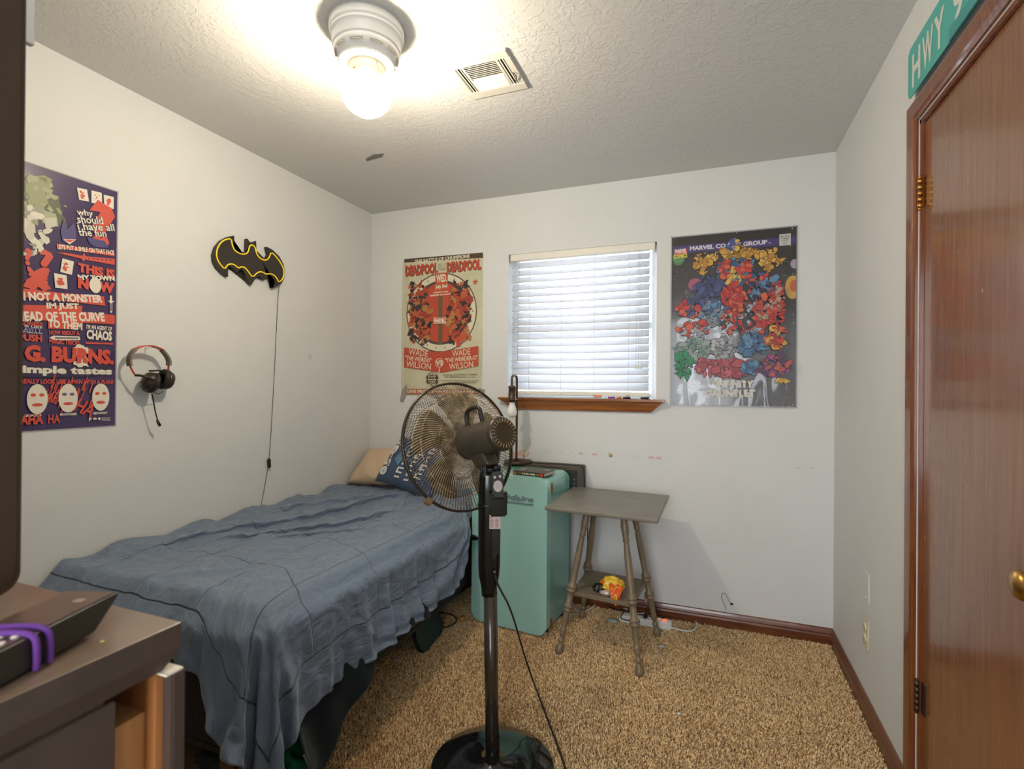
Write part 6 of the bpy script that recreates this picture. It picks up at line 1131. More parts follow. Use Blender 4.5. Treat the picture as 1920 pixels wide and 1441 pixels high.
for k in range(6): JP([(445+k*22, 526+k*1.5), (455+k*22, 527+k*1.5), (455+k*22, 533+k*1.5), (445+k*22, 532+k*1.5)], (.05, .03, .1))
JT('?', 195, 268, 545, 120, RED, .04); JT('?', 118, 160, 520, 90, RED, .04)
P.shards(lambda a, b_: True, (J(150, 600)[0], J(150, 665)[1], J(230, 600)[0], J(150, 590)[1]), [RED], 26, .016, 9)
JP([(313, 528), (372, 545), (362, 613), (302, 598)], CRM); JP([(270, 603), (335, 615), (340, 685), (277, 678)], CRM)
P.shards(lambda a, b_: True, (J(328, 0)[0], J(335, 590)[1], J(345, 0)[0], J(335, 555)[1]), [RED], 9, .007, 1); P.shards(lambda a, b_: True, (J(298, 0)[0], J(305, 665)[1], J(315, 0)[0], J(305, 630)[1]), [RED], 9, .007, 2)
JT('THIS IS', 392, 580, 592, 46, RED, .06); JT('MY TOWN', 392, 580, 628, 26, CRM, .06, 3); JT('NOW', 392, 580, 668, 56, RED, .07)
P.disc(*J(482, 665), .020, .030, CRM, 20)
JP([(60, 675), (310, 705), (525, 722), (532, 770), (310, 745), (60, 722)], RED); JP([(60, 765), (415, 770), (412, 800), (580, 818), (580, 864), (300, 850), (60, 835)], RED)
JT("I'M NOT A MONSTER", 60, 517, 726, 44, CRM, .05, 9); JT('IM JUST', 232, 398, 775, 38, CRM, .05, 2); JT('AHEAD OF THE CURVE', 40, 528, 825, 50, CRM, .05, 2); JP([(240, 850), (415, 856), (415, 890), (240, 886)], RED); JT('TO THEM', 240, 415, 868, 40, CRM, .05)
JP([(555, 718), (566, 718), (567, 745), (580, 748), (567, 753), (567, 800), (561, 808), (556, 800), (555, 752), (543, 745), (555, 744)], CRM); JP([(558, 757), (564, 757), (564, 797), (558, 797)], (.05, .035, .1))
JT('MADNESS', 70, 212, 860, 22, RED, .03); JT('IS LIKE', 120, 212, 876, 9, CRM, .02); JT('GRAVITY', 70, 208, 890, 26, (.28, .25, .42), .03); JT('IT JUST TAKES A LITTLE', 90, 210, 907, 9, CRM, .02); JT('PUSH', 90, 210, 933, 36, RED, .05)
JT('HOW ABOUT A', 246, 400, 908, 22, RED, .04, 2); JP([(246, 932), (268, 922), (400, 926), (404, 945), (268, 945)], CRM); JP([(275, 930), (395, 932), (395, 938), (275, 937)], (.06, .04, .12)); JT('MAGIC TRICK?', 246, 400, 955, 24, RED, .04)
JT("I'M AN AGENT OF", 436, 566, 882, 22, CRM, .03); JT('CHAOS', 436, 566, 920, 50, CRM, .05); JP([(430, 955), (572, 960), (572, 968), (430, 964)], RED)
P.shards(lambda a, b_: True, (J(385, 0)[0], J(400, 1075)[1], J(450, 0)[0], J(400, 975)[1]), [CRM], 30, .010, 14)
JT('G. BURNS.', 118, 576, 1022, 82, RED, .06)
JP([(60, 1080), (240, 1075), (340, 1085), (560, 1078), (568, 1118), (400, 1132), (200, 1135), (60, 1130)], (.04, .03, .07)); JT('simple tastes', 62, 566, 1103, 50, CRM, .05)
JT('DO I REALLY LOOK LIKE A MAN WITH A PLAN?', 30, 572, 1156, 24, RED, .04)
HA = [(.55, .08, .055)]
rr = random.Random(33)
for k in range(26):
    x, y = rr.uniform(220, 470), rr.uniform(1180, 1350); L_ = rr.uniform(30, 70)
    JP([(x, y), (x+6, y+1), (x+6+L_*.35, y-L_), (x+L_*.35, y-L_-2)], HA[0])
JT('HAHA', 225, 310, 1235, 60, RED, .02, 15); JT('HA', 385, 475, 1290, 70, RED, .02, 20)
for cx, cy in ((185, 1245), (342, 1240), (508, 1235)):
    a, z = J(cx, cy); P.disc(a, z, .030, .052, CRM, 24); P.disc(a, z-.02, .016, .006, RED, 12)
    for s_ in (-1, 1): P.disc(a+s_*.012, z+.014, .008, .006, (.16, .12, .2) if cx == 342 else RED, 10)
JT('GUARDS', 118, 205, 1328, 12, CRM, .04); JT('HOSTAGES', 300, 385, 1322, 12, CRM, .04); JT('GETAWAY', 468, 543, 1316, 12, CRM, .04)
JT('HAHA', 60, 215, 1350, 50, RED, .05); JT('HA', 240, 300, 1345, 45, RED, .03)
JT('P', 448, 462, 1348, 16, CRM, .05); P.disc(*J(478, 1345), .007, .004, CRM, 10); P.disc(*J(500, 1345), .005, .005, CRM, 10); [JP([(512, y), (555, y+1), (555, y+3), (512, y+2)], CRM) for y in (1339, 1345, 1351)]
P.build('print', p1)
FILM = bpy.data.materials.new('clear_film'); FILM.use_nodes = True; nt = FILM.node_tree; nt.nodes.clear()
o_ = nt.nodes.new('ShaderNodeOutputMaterial'); t_ = nt.nodes.new('ShaderNodeBsdfTransparent'); g_ = nt.nodes.new('ShaderNodeBsdfGlossy'); x_ = nt.nodes.new('ShaderNodeMixShader'); g_.inputs[1].default_value = .12; g_.inputs[0].default_value = (.95, .96, 1, 1)
lw = nt.nodes.new('ShaderNodeLayerWeight'); lw.inputs[0].default_value = .35; mm = nt.nodes.new('ShaderNodeMath'); mm.operation = 'MULTIPLY_ADD'; mm.inputs[1].default_value = .30; mm.inputs[2].default_value = .014
nt.links.new(lw.outputs['Fresnel'], mm.inputs[0]); nt.links.new(mm.outputs[0], x_.inputs[0]); nt.links.new(t_.outputs[0], x_.inputs[1]); nt.links.new(g_.outputs[0], x_.inputs[2]); nt.links.new(x_.outputs[0], o_.inputs[0])
PFR = mat('clear_poster_edge', (.45, .45, .48), .2, alpha=.35)
m = MB(); m.box(XL+.0004, XL+.0025, py1-.0015, py1+.004, pz0-.003, pz1+.003); m.box(XL+.0004, XL+.0025, py0, py1, pz0-.004, pz0); m.box(XL+.0004, XL+.0025, py0, py1, pz1, pz1+.004)
m.build('plastic_border', PFR, p1)

# --- fight bill poster on the back wall
qx0, qx1, qz0, qz1 = -1.930, -1.337, 1.192, 2.104
p2 = thing('poster', 'red and cream boxing style poster on the back wall, left of window', 'poster', (-1.63, D, 1.65))
CRE = mat('poster_cream', (.52, .51, .33), .5, var=((.62, .60, .43), 5))
MB().prism([(qx0, D-.0014, qz0+.004), (qx1, D-.0014, qz0), (qx1+.002, D-.0014, 1.70), (qx1-.003, D-.0014, qz1), (-1.63, D-.0014, qz1-.003), (qx0+.004, D-.0014, qz1-.004), (qx0-.002, D-.0014, 1.6)], (0, .0010, 0)).build('sheet', CRE, p2)
P = Print(lambda a, b_, l: (a, D-.0009-l, b_))
def B(cx, cy): q = BK(730+cx/4.505, 450+cy/4.505); return (q.x, q.z)
def BP(pts, col): P.poly([B(*p) for p in pts], col)
def BT_(txt, x0, x1, yc, h, col, bold=.03, s=None, lean=0):
    s = -.105*(x1-x0)/2 if s is None else s
    a, c = B(x0, yc-s), B(x1, yc+s); hh = B(x0, yc-h/2)[1]-B(x0, yc+h/2)[1]; zc = (a[1]+c[1])/2
    P.text(txt, (a[0], a[1]), (c[0], c[1]), hh, col, bold, lean=lean)
DR = (.10, .045, .03); R2 = (.50, .075, .04); CR = (.70, .65, .48); BRN = (.09, .05, .035)
BP([(128, 160), (790, 105), (795, 150), (128, 190)], BRN); BT_('THE BATTLE OF CHUMPIONS', 215, 680, 158, 30, CR, .04)
for t, x0, x1, yc, h in (('DEADPOOL', 135, 410, 248, 92), ('DEADPOOL', 485, 775, 216, 92)):
    BT_(t, x0+4, x1+4, yc+5, h, BRN, .08); BT_(t, x0, x1, yc, h, R2, .05)
BT_('KILLS', 415, 478, 225, 60, (.25, .25, .2), .02)
c0 = B(435, 612); r1 = B(745, 612)[0]-c0[0]
P.ring(*c0, r1*.0, r1, (.62, .58, .40)); P.ring(*c0, r1*.80, r1*.99, (.09, .06, .05)); P.ring(*c0, r1*.80, r1*.96, CR); P.ring(*c0, r1*.70, r1*.80, (.09, .06, .05))
for k in range(22): t = 2*math.pi*k/22; P.star(c0[0]+r1*.88*math.cos(t), c0[1]+r1*.88*math.sin(t), .0075, BRN)
P.disc(*c0, r1*.68, r1*.74, R2, 36); BP([(415, 470), (452, 470), (450, 880), (415, 880)], (.16, .10, .05))
BP([(388, 282), (495, 272), (495, 425), (392, 428)], R2); BP([(392, 286), (491, 276), (491, 421), (396, 424)], (.52, .09, .05))
BT_('WED.', 398, 488, 322, 68, CR, .05); BT_('July 3rd', 390, 490, 394, 40, CR, .05)
BT_('ADMISSION: Guilty', 372, 500, 440, 14, (.75, .7, .55), .04); BT_('RESERVED: not in the least', 345, 532, 460, 14, (.75, .7, .55), .04)
# plain stand-ins for the two figures: tall clusters of red, black and ochre patches
FC = [(.42, .07, .035), (.50, .11, .05), (.035, .028, .028), (.05, .04, .04), (.34, .05, .03), (.42, .20, .06)]
def col_in(x0, x1, z0, z1, wob):
    def f(a, b_):
        t = (b_-z0)/(z1-z0); c = (x0+x1)/2+wob*math.sin(t*4); w_ = (x1-x0)/2*(.65+.35*math.sin(3.1*t+.4)); return 0 < t < 1 and abs(a-c) < w_
    return f
a0, z0 = B(130, 890); a1, z1 = B(400, 330); P.shards(col_in(a0+.022, a1-.045, z0+.02, z1-.01, .012), (a0, z0, a1, z1), FC, 150, .020, 41)
a0, z0 = B(470, 900); a1, z1 = B(760, 320); P.shards(col_in(a0+.022, a1-.045, z0+.02, z1-.01, -.012), (a0, z0, a1, z1), FC, 150, .020, 42)
P.star(*B(178, 395), .022, (.55, .12, .06)); P.star(*B(728, 355), .022, (.55, .12, .06))
BP([(378, 655), (482, 655), (482, 706), (378, 706)], (.7, .62, .52)); BP([(383, 660), (477, 660), (477, 701), (383, 701)], (.55, .10, .06)); BT_('MARVEL', 386, 474, 681, 34, (.8, .74, .62), .05, 0)
BP([(568, 818), (606, 812), (606, 898), (570, 902)], (.55, .07, .05))
BP([(122, 905), (445, 950), (420, 1115), (122, 1072)], R2); BP([(445, 942), (755, 895), (755, 1062), (425, 1122)], R2)
BT_('WADE', 170, 332, 950, 52, CR, .005, 10); BT_('"THE WEIRDO"', 140, 358, 1004, 38, CR, .02, 12); BT_('WILSON', 148, 356, 1056, 52, CR, .005, 12)
BT_('WADE', 535, 688, 950, 52, CR, .005, -10); BT_('"THE WEIRDER-O"', 475, 750, 1003, 38, CR, .02, -14); BT_('WILSON', 510, 712, 1058, 52, CR, .005, -12)
P.disc(*B(427, 1036), .030, .030, (.72, .66, .5), 24); P.disc(*B(427, 1036), .026, .026, (.5, .085, .05), 24); BT_('VS', 395, 460, 1036, 44, CR, .05, 0)
BP([(424, 1080), (430, 1080), (432, 1118), (422, 1118)], CR)
P.disc(*B(366, 1175), .047, .047, (.09, .05, .035), 28)
for t, x0, x1, yc, h in (('LIVE!', 328, 402, 1130, 24), ('in your', 332, 400, 1154, 16), ('hands', 332, 400, 1175, 18), ('right', 338, 395, 1198, 18), ('NOW', 330, 400, 1222, 26)): BT_(t, x0, x1, yc, h, CR, .03, 0)
P.star(*B(318, 1178), .008, CR); P.star(*B(415, 1178), .008, CR)
BT_('Also featuring: A KILLER WHALE vs A SQUIRREL!', 455, 748, 1137, 15, (.14, .10, .06), .02, -2); BT_('PHOT CAMERAMAN (Hedgehogs are not food)', 468, 728, 1156, 11, (.14, .10, .06), .02, 0)
BP([(440, 1186), (760, 1186), (760, 1189), (440, 1189)], (.14, .10, .06)); [BP([(560+k*20, 1198), (560+k*20+14, 1198), (560+k*20+14, 1206), (560+k*20, 1206)], (.24, .20, .13)) for k in range(9)]
BP([(155, 1255), (770, 1262), (770, 1300), (145, 1300)], (.42, .13, .07)); BT_('LIVE FROM', 158, 350, 1277, 26, CR, .04, 0)
for k in range(16): BP([(365+k*24, 1268), (381+k*24, 1268), (381+k*24, 1287-(k*5) % 7), (365+k*24, 1287)], CR)
BP([(128, 195), (133, 195), (128, 1240), (123, 1240)], (.66, .64, .5))
P.build('print', p2)
TAPE = mat('grey_tape', (.30, .29, .26), .5)
a = [BK(753+x, 726+y) for x, y in ((4, 0), (10, -6), (12, 8), (4, 28), (-3, 27), (0, 10))]
MB().prism([(q.x, D-.0030, q.z) for q in a], (0, .0012, 0)).build('tape', TAPE, p2)
for x, y in ((822, 740), (902, 736)):
    q = BK(x, y); MB(Matrix.Translation((q.x, D-.0024, q.z)) @ Matrix.Rotation(.3, 4, 'Y')).box(-.022, .022, -.0004, .0008, -.026, .026).build('tape', TAPE, p2)

# --- comic group poster right of the window
rx0, rx1, rz0, rz1 = -.197, .408, 1.170, 2.084
p3 = thing('poster', 'black comic poster in shiny plastic wrap right of the window', 'poster', (.1, D, 1.63))
DKP = mat('poster_black', (.022, .016, .015), .3, coat=.4)
MB().box(rx0, rx1, D-.0060, D-.0040, rz0, rz1).build('sheet', DKP, p3)
P = Print(lambda a, b_, l: (min(max(a, rx0+.001), rx1-.001), D-.0056-l, b_))
def K(cx, cy):   # crop pixel -> wall; then regularised onto the rectangle
    u = ((cx-(100-.034*(cy-100)/1.0*.75))/925); q = BK(1240+cx/4.003, 420+cy/4.003); return (q.x, q.z)
def KP(pts, col): P.poly([K(*p) for p in pts], col)
def KT(txt, x0, x1, yc, h, col, bold=.03, s=None):
    s = 0 if s is None else s
    a, c = K(x0, yc-s), K(x1, yc+s); hh = K(x0, yc-h/2)[1]-K(x0, yc+h/2)[1]; P.text(txt, a, c, hh, col, bold)
a0, zz = K(110, 150); P.poly([(rx0+.003, 2.035), (rx1-.003, 2.035), (rx1-.003, 1.995), (rx0+.003, 1.995)], (.060, .042, .17))
P.disc(rx0+.035, 1.975, .032, .045, (.06, .22, .08), 24); P.ring(rx0+.035, 1.975, .020, .026, (.12, .32, .12))
P.text('MARVEL COMICS GROUP', (-.105, 2.0205-.003), (.275, 2.018), .024, (.62, .60, .66), .05); P.text('TM', (.279, 2.012), (.290, 2.012), .006, (.6, .6, .65), .02)
P.rect(rx0+.014, 1.990, rx0+.078, 2.018, (.60, .06, .05)); P.text('MARVEL', (rx0+.016, 2.008), (rx0+.076, 2.008), .024, (.72, .70, .66), .05); P.text('COMICS', (rx0+.010, 1.978), (rx0+.080, 1.982), .024, (.72, .55, .06), .05)
P.rect(.330, 1.993, .382, 2.052, (.55, .54, .50)); P.text('BY THE', (.336, 2.040), (.376, 2.040), .007, (.03, .03, .03), .02); P.text('COMICS', (.336, 2.030), (.376, 2.030), .007, (.03, .03, .03), .02); P.text('CODE', (.340, 2.020), (.370, 2.020), .007, (.03, .03, .03), .02); P.ring(.356, 2.005, .006, .008, (.05, .05, .05))
rr = random.Random(77)
for k in range(170):
    a, z = rr.uniform(rx0+.01, rx1-.01), rr.uniform(rz0+.28, rz1-.02)
    if z > 1.99: continue
    P.disc(a, z, rr.choice((.0009, .0013, .0022)), rr.choice((.0009, .0013, .0022)), (.7, .68, .62), 6)
P.disc(*K(985, 475), .035, .060, (.55, .33, .07), 28); P.disc(*K(992, 465), .018, .030, (.50, .12, .05), 20); P.disc(*K(1000, 300), .020, .024, (.36, .30, .42), 20)
P.disc(*K(255, 455), .036, .034, (.36, .08, .16), 24)
def ell(cx, cy, rx, ry):
    c = K(cx, cy); r_ = K(cx+rx, cy); s_ = K(cx, cy+ry); A, B2 = abs(r_[0]-c[0]), abs(s_[1]-c[1])
    return (lambda a, b_: ((a-c[0])/A)**2+((b_-c[1])/B2)**2 < 1), (c[0]-A, c[1]-B2, c[0]+A, c[1]+B2)
BKI = (.012, .01, .012)
def blob(cx, cy, rx, ry, cols, n, sz, seed): f, bx = ell(cx, cy, rx, ry); P.shards(f, bx, cols, n, sz, seed, BKI)
OR = [(.60, .33, .06), (.66, .42, .10), (.45, .22, .04)]; BL = [(.06, .16, .30), (.10, .24, .40), (.05, .10, .22)]; RD = [(.52, .05, .04), (.42, .03, .03), (.60, .12, .06)]; NV = [(.05, .06, .16), (.07, .09, .24)]; GY = [(.32, .33, .36), (.20, .21, .24), (.45, .46, .50)]
blob(545, 235, 190, 60, OR, 50, .018, 1); blob(305, 300, 60, 90, OR, 30, .016, 2); blob(830, 270, 90, 85, OR, 34, .016, 3)
blob(540, 370, 160, 110, BL, 60, .020, 4); blob(540, 390, 60, 80, OR, 30, .014, 5); blob(470, 345, 45, 70, RD, 18, .014, 6); blob(625, 345, 45, 75, RD, 18, .014, 7)
blob(350, 500, 110, 110, NV, 50, .020, 8); blob(535, 560, 80, 110, RD, 48, .020, 9); blob(760, 480, 120, 90, BL+RD+[(.03, .03, .06)], 60, .018, 10)
blob(210, 640, 100, 60, NV+RD, 34, .018, 11); blob(390, 670, 95, 90, BL+GY, 56, .018, 12); blob(240, 790, 120, 60, RD+GY, 44, .016, 13); blob(510, 740, 60, 80, RD+[(.5, .36, .28), (.05, .05, .06)], 40, .014, 14)
blob(690, 720, 120, 140, [(.03, .03, .04), (.05, .05, .07), (.30, .36, .44)]+RD, 80, .020, 15); blob(800, 640, 110, 70, [(.48, .30, .22), (.42, .05, .04)], 40, .016, 16); blob(870, 560, 50, 90, [(.46, .28, .2), (.42, .05, .04)], 22, .016, 17)
blob(700, 900, 110, 80, BL, 40, .020, 18); blob(850, 850, 80, 90, RD+OR, 34, .016, 19); blob(240, 960, 120, 90, [(.20, .28, .26), (.13, .22, .20), (.28, .34, .32)], 50, .022, 20); blob(470, 930, 100, 80, GY, 44, .018, 21)
blob(170, 1060, 60, 90, [(.02, .24, .10), (.015, .16, .07)], 34, .018, 22); blob(480, 1080, 240, 60, [(.40, .07, .09), (.48, .12, .14), (.30, .05, .07)], 80, .020, 23); blob(660, 1090, 70, 50, BL, 26, .016, 24); blob(840, 1070, 110, 80, [(.36, .07, .28), (.10, .05, .12), (.45, .10, .08)], 56, .016, 25); blob(900, 1180, 50, 16, OR, 12, .012, 26)
blob(540, 185, 45, 55, [(.06, .10, .28), (.62, .42, .08), (.38, .30, .42)], 26, .013, 27); blob(850, 700, 60, 60, RD, 20, .016, 28)
KT('THE', 365, 405, 1185, 30, (.55, .54, .50), .04); KT('INFINITY', 408, 692, 1200, 54, (.58, .57, .53), .08); KT('GAUNTLET', 325, 700, 1268, 56, (.58, .57, .53), .08)
P.build('print', p3)
# wrinkled transparent wrap
def wrapf(u, v):
    a = rx0-.004+(rx1-rx0+.008)*u; b_ = rz0-.004+(rz1-rz0+.008)*v
    amp = .0085*max(0, 1-v/.75)**.6*(1-abs(2*u-1)**8)
    w = noise.noise(Vector((u*5+v*3, v*3.2, .3)))+.6*noise.noise(Vector((u*13-v*9, v*7, 2.3))); rdg = (1-abs(noise.noise(Vector((u*5+2*v, v*3.5-u*4, 7)))*2.6))
    e = (1-abs(2*u-1)**10)*(1-abs(2*v-1)**14)
    return (a, D-.0072-amp*(.55+.55*w+.5*max(0, rdg)**2)-.0009*e*(1+noise.noise(Vector((u*9, v*30, 1)))), b_)
MB().grid(wrapf, 110, 150).build('plastic_wrap', FILM, p3)
m = MB(); m.box(rx0-.006, rx0-.002, D-.009, D-.0005, rz0-.005, rz1+.005); m.box(rx1+.001, rx1+.005, D-.009, D-.0005, rz0-.005, rz1+.005); m.box(rx0-.006, rx1+.005, D-.009, D-.0005, rz0-.007, rz0-.003); m.box(rx0-.006, rx1+.005, D-.009, D-.0005, rz1+.002, rz1+.006)
m.build('wrap_edge', PFR, p3)
for x, z in ((rx0+.012, rz0+.012), (rx1-.012, rz0+.010), (rx1-.02, rz1-.008), (.13, rz1-.006)):
    MB().sphere((x, D-.0095, z), (.0035, .002, .0035), 8).build('pin', CHROME, p3)

# ================================================================== BAT SHAPED WALL SIGN
bs = thing('wall_sign', 'black bat shaped sign with a yellow outline on the left wall', 'wall sign', (XL, 1.95, 1.88))
def A(cx, cy, off=.024): q = LF(380+cx/2.669, 420+cy/2.669, XL+off); return q
outl = [(158, 57), (152, 92), (160, 122), (183, 144), (210, 146), (222, 135), (224, 72), (238, 90), (256, 92), (268, 84), (270, 132), (285, 162), (303, 176), (318, 174), (331, 152), (322, 113), (350, 128), (385, 162), (405, 200), (413, 240), (408, 272), (395, 296), (375, 310), (350, 320), (361, 298), (358, 276), (345, 263), (326, 262), (309, 277), (291, 263), (275, 262), (261, 277), (245, 304), (227, 285), (214, 250), (200, 228), (186, 226), (175, 242), (158, 220), (140, 208), (126, 216), (122, 238), (128, 264), (98, 240), (74, 214), (60, 184), (58, 150), (70, 112), (95, 82), (125, 65)]
pts = [A(x, y) for x, y in outl]
m = MB().prism([(p.x, p.y, p.z) for p in pts], (-.021, 0, 0)); m.build('panel', mat('sign_black_brown', (.030, .024, .016), .5), bs, [('BEVEL', dict(width=.0015, segments=2, limit_method='ANGLE'))])
yel = [(143, 72), (148, 108), (163, 136), (198, 152), (226, 146), (235, 108), (246, 103), (262, 112), (270, 150), (290, 174), (315, 182), (332, 170), (343, 138), (373, 168), (398, 205), (409, 240), (401, 275), (380, 292), (369, 265), (345, 247), (318, 251), (298, 238), (275, 240), (250, 267), (230, 240), (212, 216), (190, 213), (180, 221), (160, 203), (140, 198), (122, 205), (111, 226), (85, 198), (69, 165), (71, 125), (90, 92), (115, 76)]
MB().tube([A(x, y, .0255) for x, y in yel], .0030, 8, closed=True, smooth_=1).build('neon_outline', mat('yellow_neon_tube', (.85, .60, .02), .35, emit=((1, .70, .03), .25)), bs)
m = MB()
for x, y in ((150, 150), (330, 210)): q = A(x, y, .002); m.box(XL, XL+.006, q.y-.01, q.y+.01, q.z-.01, q.z+.01)
m.build('mount', BLACKR, bs)
cp_ = [A(383, 308, .012), LF(521, 560, XL+.010), LF(515, 690, XL+.008), LF(509, 800, XL+.008), LF(505, 860, XL+.012), LF(501, 885, XL+.012), LF(494, 925, XL+.006), LF(488, 955, XL+.006)]
o = MB().tube([tuple(p) for p in cp_], .0013, 6, smooth_=2).build('sign_cord', mat('brown_cord', (.05, .03, .02), .5)); tag(o, 'thin brown cord hanging from the bat sign down the wall', 'cord')
s0 = LF(505, 868, XL+.012); MB(Matrix.Translation(s0) @ Matrix.Rotation(.08, 4, 'X')).box(-.010, .008, -.008, .008, -.026, .026, .005, 3).build('inline_switch', mat('switch_brown2', (.045, .022, .012), .35), o)

# ================================================================== HEADPHONES
hp_ = thing('headphones', 'black headset with a red band and boom mic hung on the wall', 'headphones', (XL, 1.46, 1.42))
def G(cx, cy, off=.055): return LF(220+cx/7.2, 620+cy/7.2, XL+off)
GYB = mat('grey_headband_pad', (.20, .18, .15), .6); RDB = mat('red_headband', (.55, .05, .02), .35); DKB = mat('headset_brown_black', (.030, .022, .013), .35)
def strap(pts, w, t, mt, name, off0=.055):
    pts = [G(*p, off0) for p in pts]
    for _ in range(2): pts = chaikin(pts)
    m = MB(); N = len(pts); rows = []
    for i, p in enumerate(pts):
        a = pts[max(0, i-1)]; c = pts[min(N-1, i+1)]; tn = (c-a).normalized(); nrm = Vector((1, 0, 0)).cross(tn).normalized()
        rows.append([m.bm.verts.new(p+Vector((sx*w/2, 0, 0))+nrm*sy*t/2) for sx, sy in ((-1, -1), (1, -1), (1, 1), (-1, 1))])
    for r0_, r1_ in zip(rows, rows[1:]):
        for k in range(4): m.bm.faces.new((r0_[k], r0_[(k+1) % 4], r1_[(k+1) % 4], r1_[k])).smooth = False
    m.bm.faces.new(rows[0]); m.bm.faces.new(rows[-1])
    return m.build(name, mt, hp_, [('BEVEL', dict(width=.0015, segments=2))])
strap([(235, 248), (280, 225), (330, 207), (400, 200), (460, 203), (530, 222), (605, 258)], .026, .0045, RDB, 'headband')
strap([(168, 475), (158, 420), (165, 350), (195, 290), (240, 246)], .026, .0085, GYB, 'headband_pad'); strap([(600, 262), (645, 310), (680, 365), (698, 420), (692, 468)], .026, .0085, GYB, 'headband_pad')
for dx in (0, 14): MB().tube([G(165+dx, 470), G(185+dx, 520), G(215+dx, 570), G(240+dx, 600)], .0018, 6, smooth_=1).build('slider', RDB, hp_)
MB().tube([G(692, 465), G(690, 500), G(688, 535)], .0040, 8).build('slider', RDB, hp_)
def cup(cx, cy, off, rot, name):
    c = G(cx, cy, off); T = Matrix.Translation(c) @ Matrix.Rotation(rot, 4, 'X')  # local y = cup axis
    T = T @ Matrix.Rotation(math.radians(-90), 4, 'X') @ Matrix.Diagonal((.84, 1, 1, 1))
    o = MB(T).lathe([(0, -.030), (.018, -.029), (.034, -.020), (.040, -.006), (.040, .002), (.036, .004)], None, 28, False).build('ear_cup', DKB, hp_)
    m = MB(T); m.tube([(.033*math.cos(t), .033*math.sin(t), .012) for t in np.linspace(0, 6.283, 33)[:-1]], .0105, 10, closed=True); m.build('ear_cushion', BLACKM, o)
    m = MB(T)
    for k in range(22): t = 2*math.pi*k/22; m.tube([(.036*math.cos(t), .036*math.sin(t), .0035), (.0435*math.cos(t), .0435*math.sin(t), .011), (.036*math.cos(t), .036*math.sin(t), .0215)], .0009, 4)
    m.build('stitching', mat('cushion_ridges', (.28, .22, .15), .5), o)
    return o
cup(445, 690, .052, math.radians(-18), 'left'); cup(655, 660, .050, math.radians(168), 'right')
MB().tube([G(240, 600), G(300, 600, .07), G(400, 620, .085), G(495, 665, .085)], .0048, 8, smooth_=1).build('yoke', DKB, hp_)
MB().tube([G(430, 540, .06), G(560, 535, .062), G(712, 545, .055)], .0036, 8).build('yoke', BLACKM, hp_)
MB().tube([G(690, 545), G(735, 600, .06), G(745, 660, .06), G(715, 730, .055), G(670, 760, .055)], .0042, 8, smooth_=1).build('yoke', BLACKM, hp_)
MB().tube([G(360, 700, .06), G(335, 760, .05), G(350, 810, .045), G(410, 830, .05), G(470, 820, .055), G(560, 860, .05), G(620, 810, .05)], .0013, 5, smooth_=2).build('ear_cable', BLACKR, hp_)
MB().tube([G(465, 850, .06), G(485, 920, .058), G(505, 1060, .055), G(545, 1215, .05)], .0024, 8, smooth_=2).build('mic_boom', BLACKM, hp_)
MB().cyl(G(538, 1208, .05), G(575, 1280, .047), .0052, .0062, 12).build('microphone', DKB, hp_)
nl = G(372, 222, .0); MB().cyl((XL, nl.y, nl.z-.004), (XL+.075, nl.y, nl.z-.001), .0016, n=8).build('nail', CHROME, hp_)

# ================================================================== PEDESTAL FAN
fan = thing('pedestal_fan', 'black pedestal fan seen from behind, standing in the middle of the room', 'fan', (-.662, 1.572, 0))
bx, by = -.662, 1.572
GB = mat('gloss_black_base', (.010, .011, .012), .10, var=((.030, .030, .030), 40, None, .55, .75), coat=.5)
MB(Matrix.Translation((bx, by, 0))).lathe([(0, -.008), (.203, -.008), (.205, .006), (.200, .011), (.12, .016), (.035, .022), (.032, .026), (0, .027)], None, 72, False).build('base', GB, fan)
POLE = mat('pole_black_brown', (.032, .024, .016), .22, coat=.3)
MB().cyl((bx, by, .015), (-.672, 1.565, .60), .0225, n=28).build('pole', POLE, fan)
MB(Matrix.Translation((bx, by, 0))).lathe([(.0235, .018), (.0235, .105), (.0228, .107)], None, 28, False).build('pole_collar', BLACKP, fan)
# upper column: wide flattened body that narrows to the pole
ux, uy = -.676, 1.563; va = Vector((ux, uy, 0)).normalized(); ya = math.atan2(ux, uy)   # faces the camera
UT = Matrix.Translation((ux, uy, 0)) @ Matrix.Rotation(-ya, 4, 'Z')
m = MB(UT)
lv = [(.575, .0235, .023), (.60, .0255, .024), (.64, .034, .026), (.68, .0365, .028), (.80, .0372, .028), (.915, .0372, .028), (.965, .0345, .027), (.985, .031, .025)]
rg = []
for z, w_, d_ in lv: rg.append([m.bm.verts.new(UT @ Vector((w_*abs(math.cos(t))**.7*math.copysign(1, math.cos(t)), d_*abs(math.sin(t))**.7*math.copysign(1, math.sin(t)), z))) for t in [2*math.pi*(k+.5)/32 for k in range(32)]])
for a, c in zip(rg, rg[1:]):
    for k in range(32): m.bm.faces.new((a[k], a[(k+1) % 32], c[(k+1) % 32], c[k])).smooth = True
m.bm.faces.new(rg[0]); m.bm.faces.new(rg[-1])
col = m.build('column', BLACKP, fan)
m = MB(UT); m.prism([(.010, -.0295, .70), (.032, -.0275, .72), (.032, -.0275, .84), (.008, -.0295, .84)], (0, .004, 0)); m.build('column_inset', BLACKM, col)
MB(UT).lathe([(.0055, 0), (.0055, .008), (.0045, .020)], Matrix.Translation((.018, -.024, .660)) @ Matrix.Rotation(math.radians(75), 4, 'X'), 12).build('strain_relief', BLACKR, col)
lb = MB(UT).box(.000, .036, -.0305, -.0292, .800, .845).build('rating_label', mat('label_paper', (.55, .42, .38), .6), col)
P = Print(lambda a, b_, l: UT @ Vector((a, -.0305-l, b_)))
P.ring(.0055, .838, .002, .0032, (.05, .04, .04))
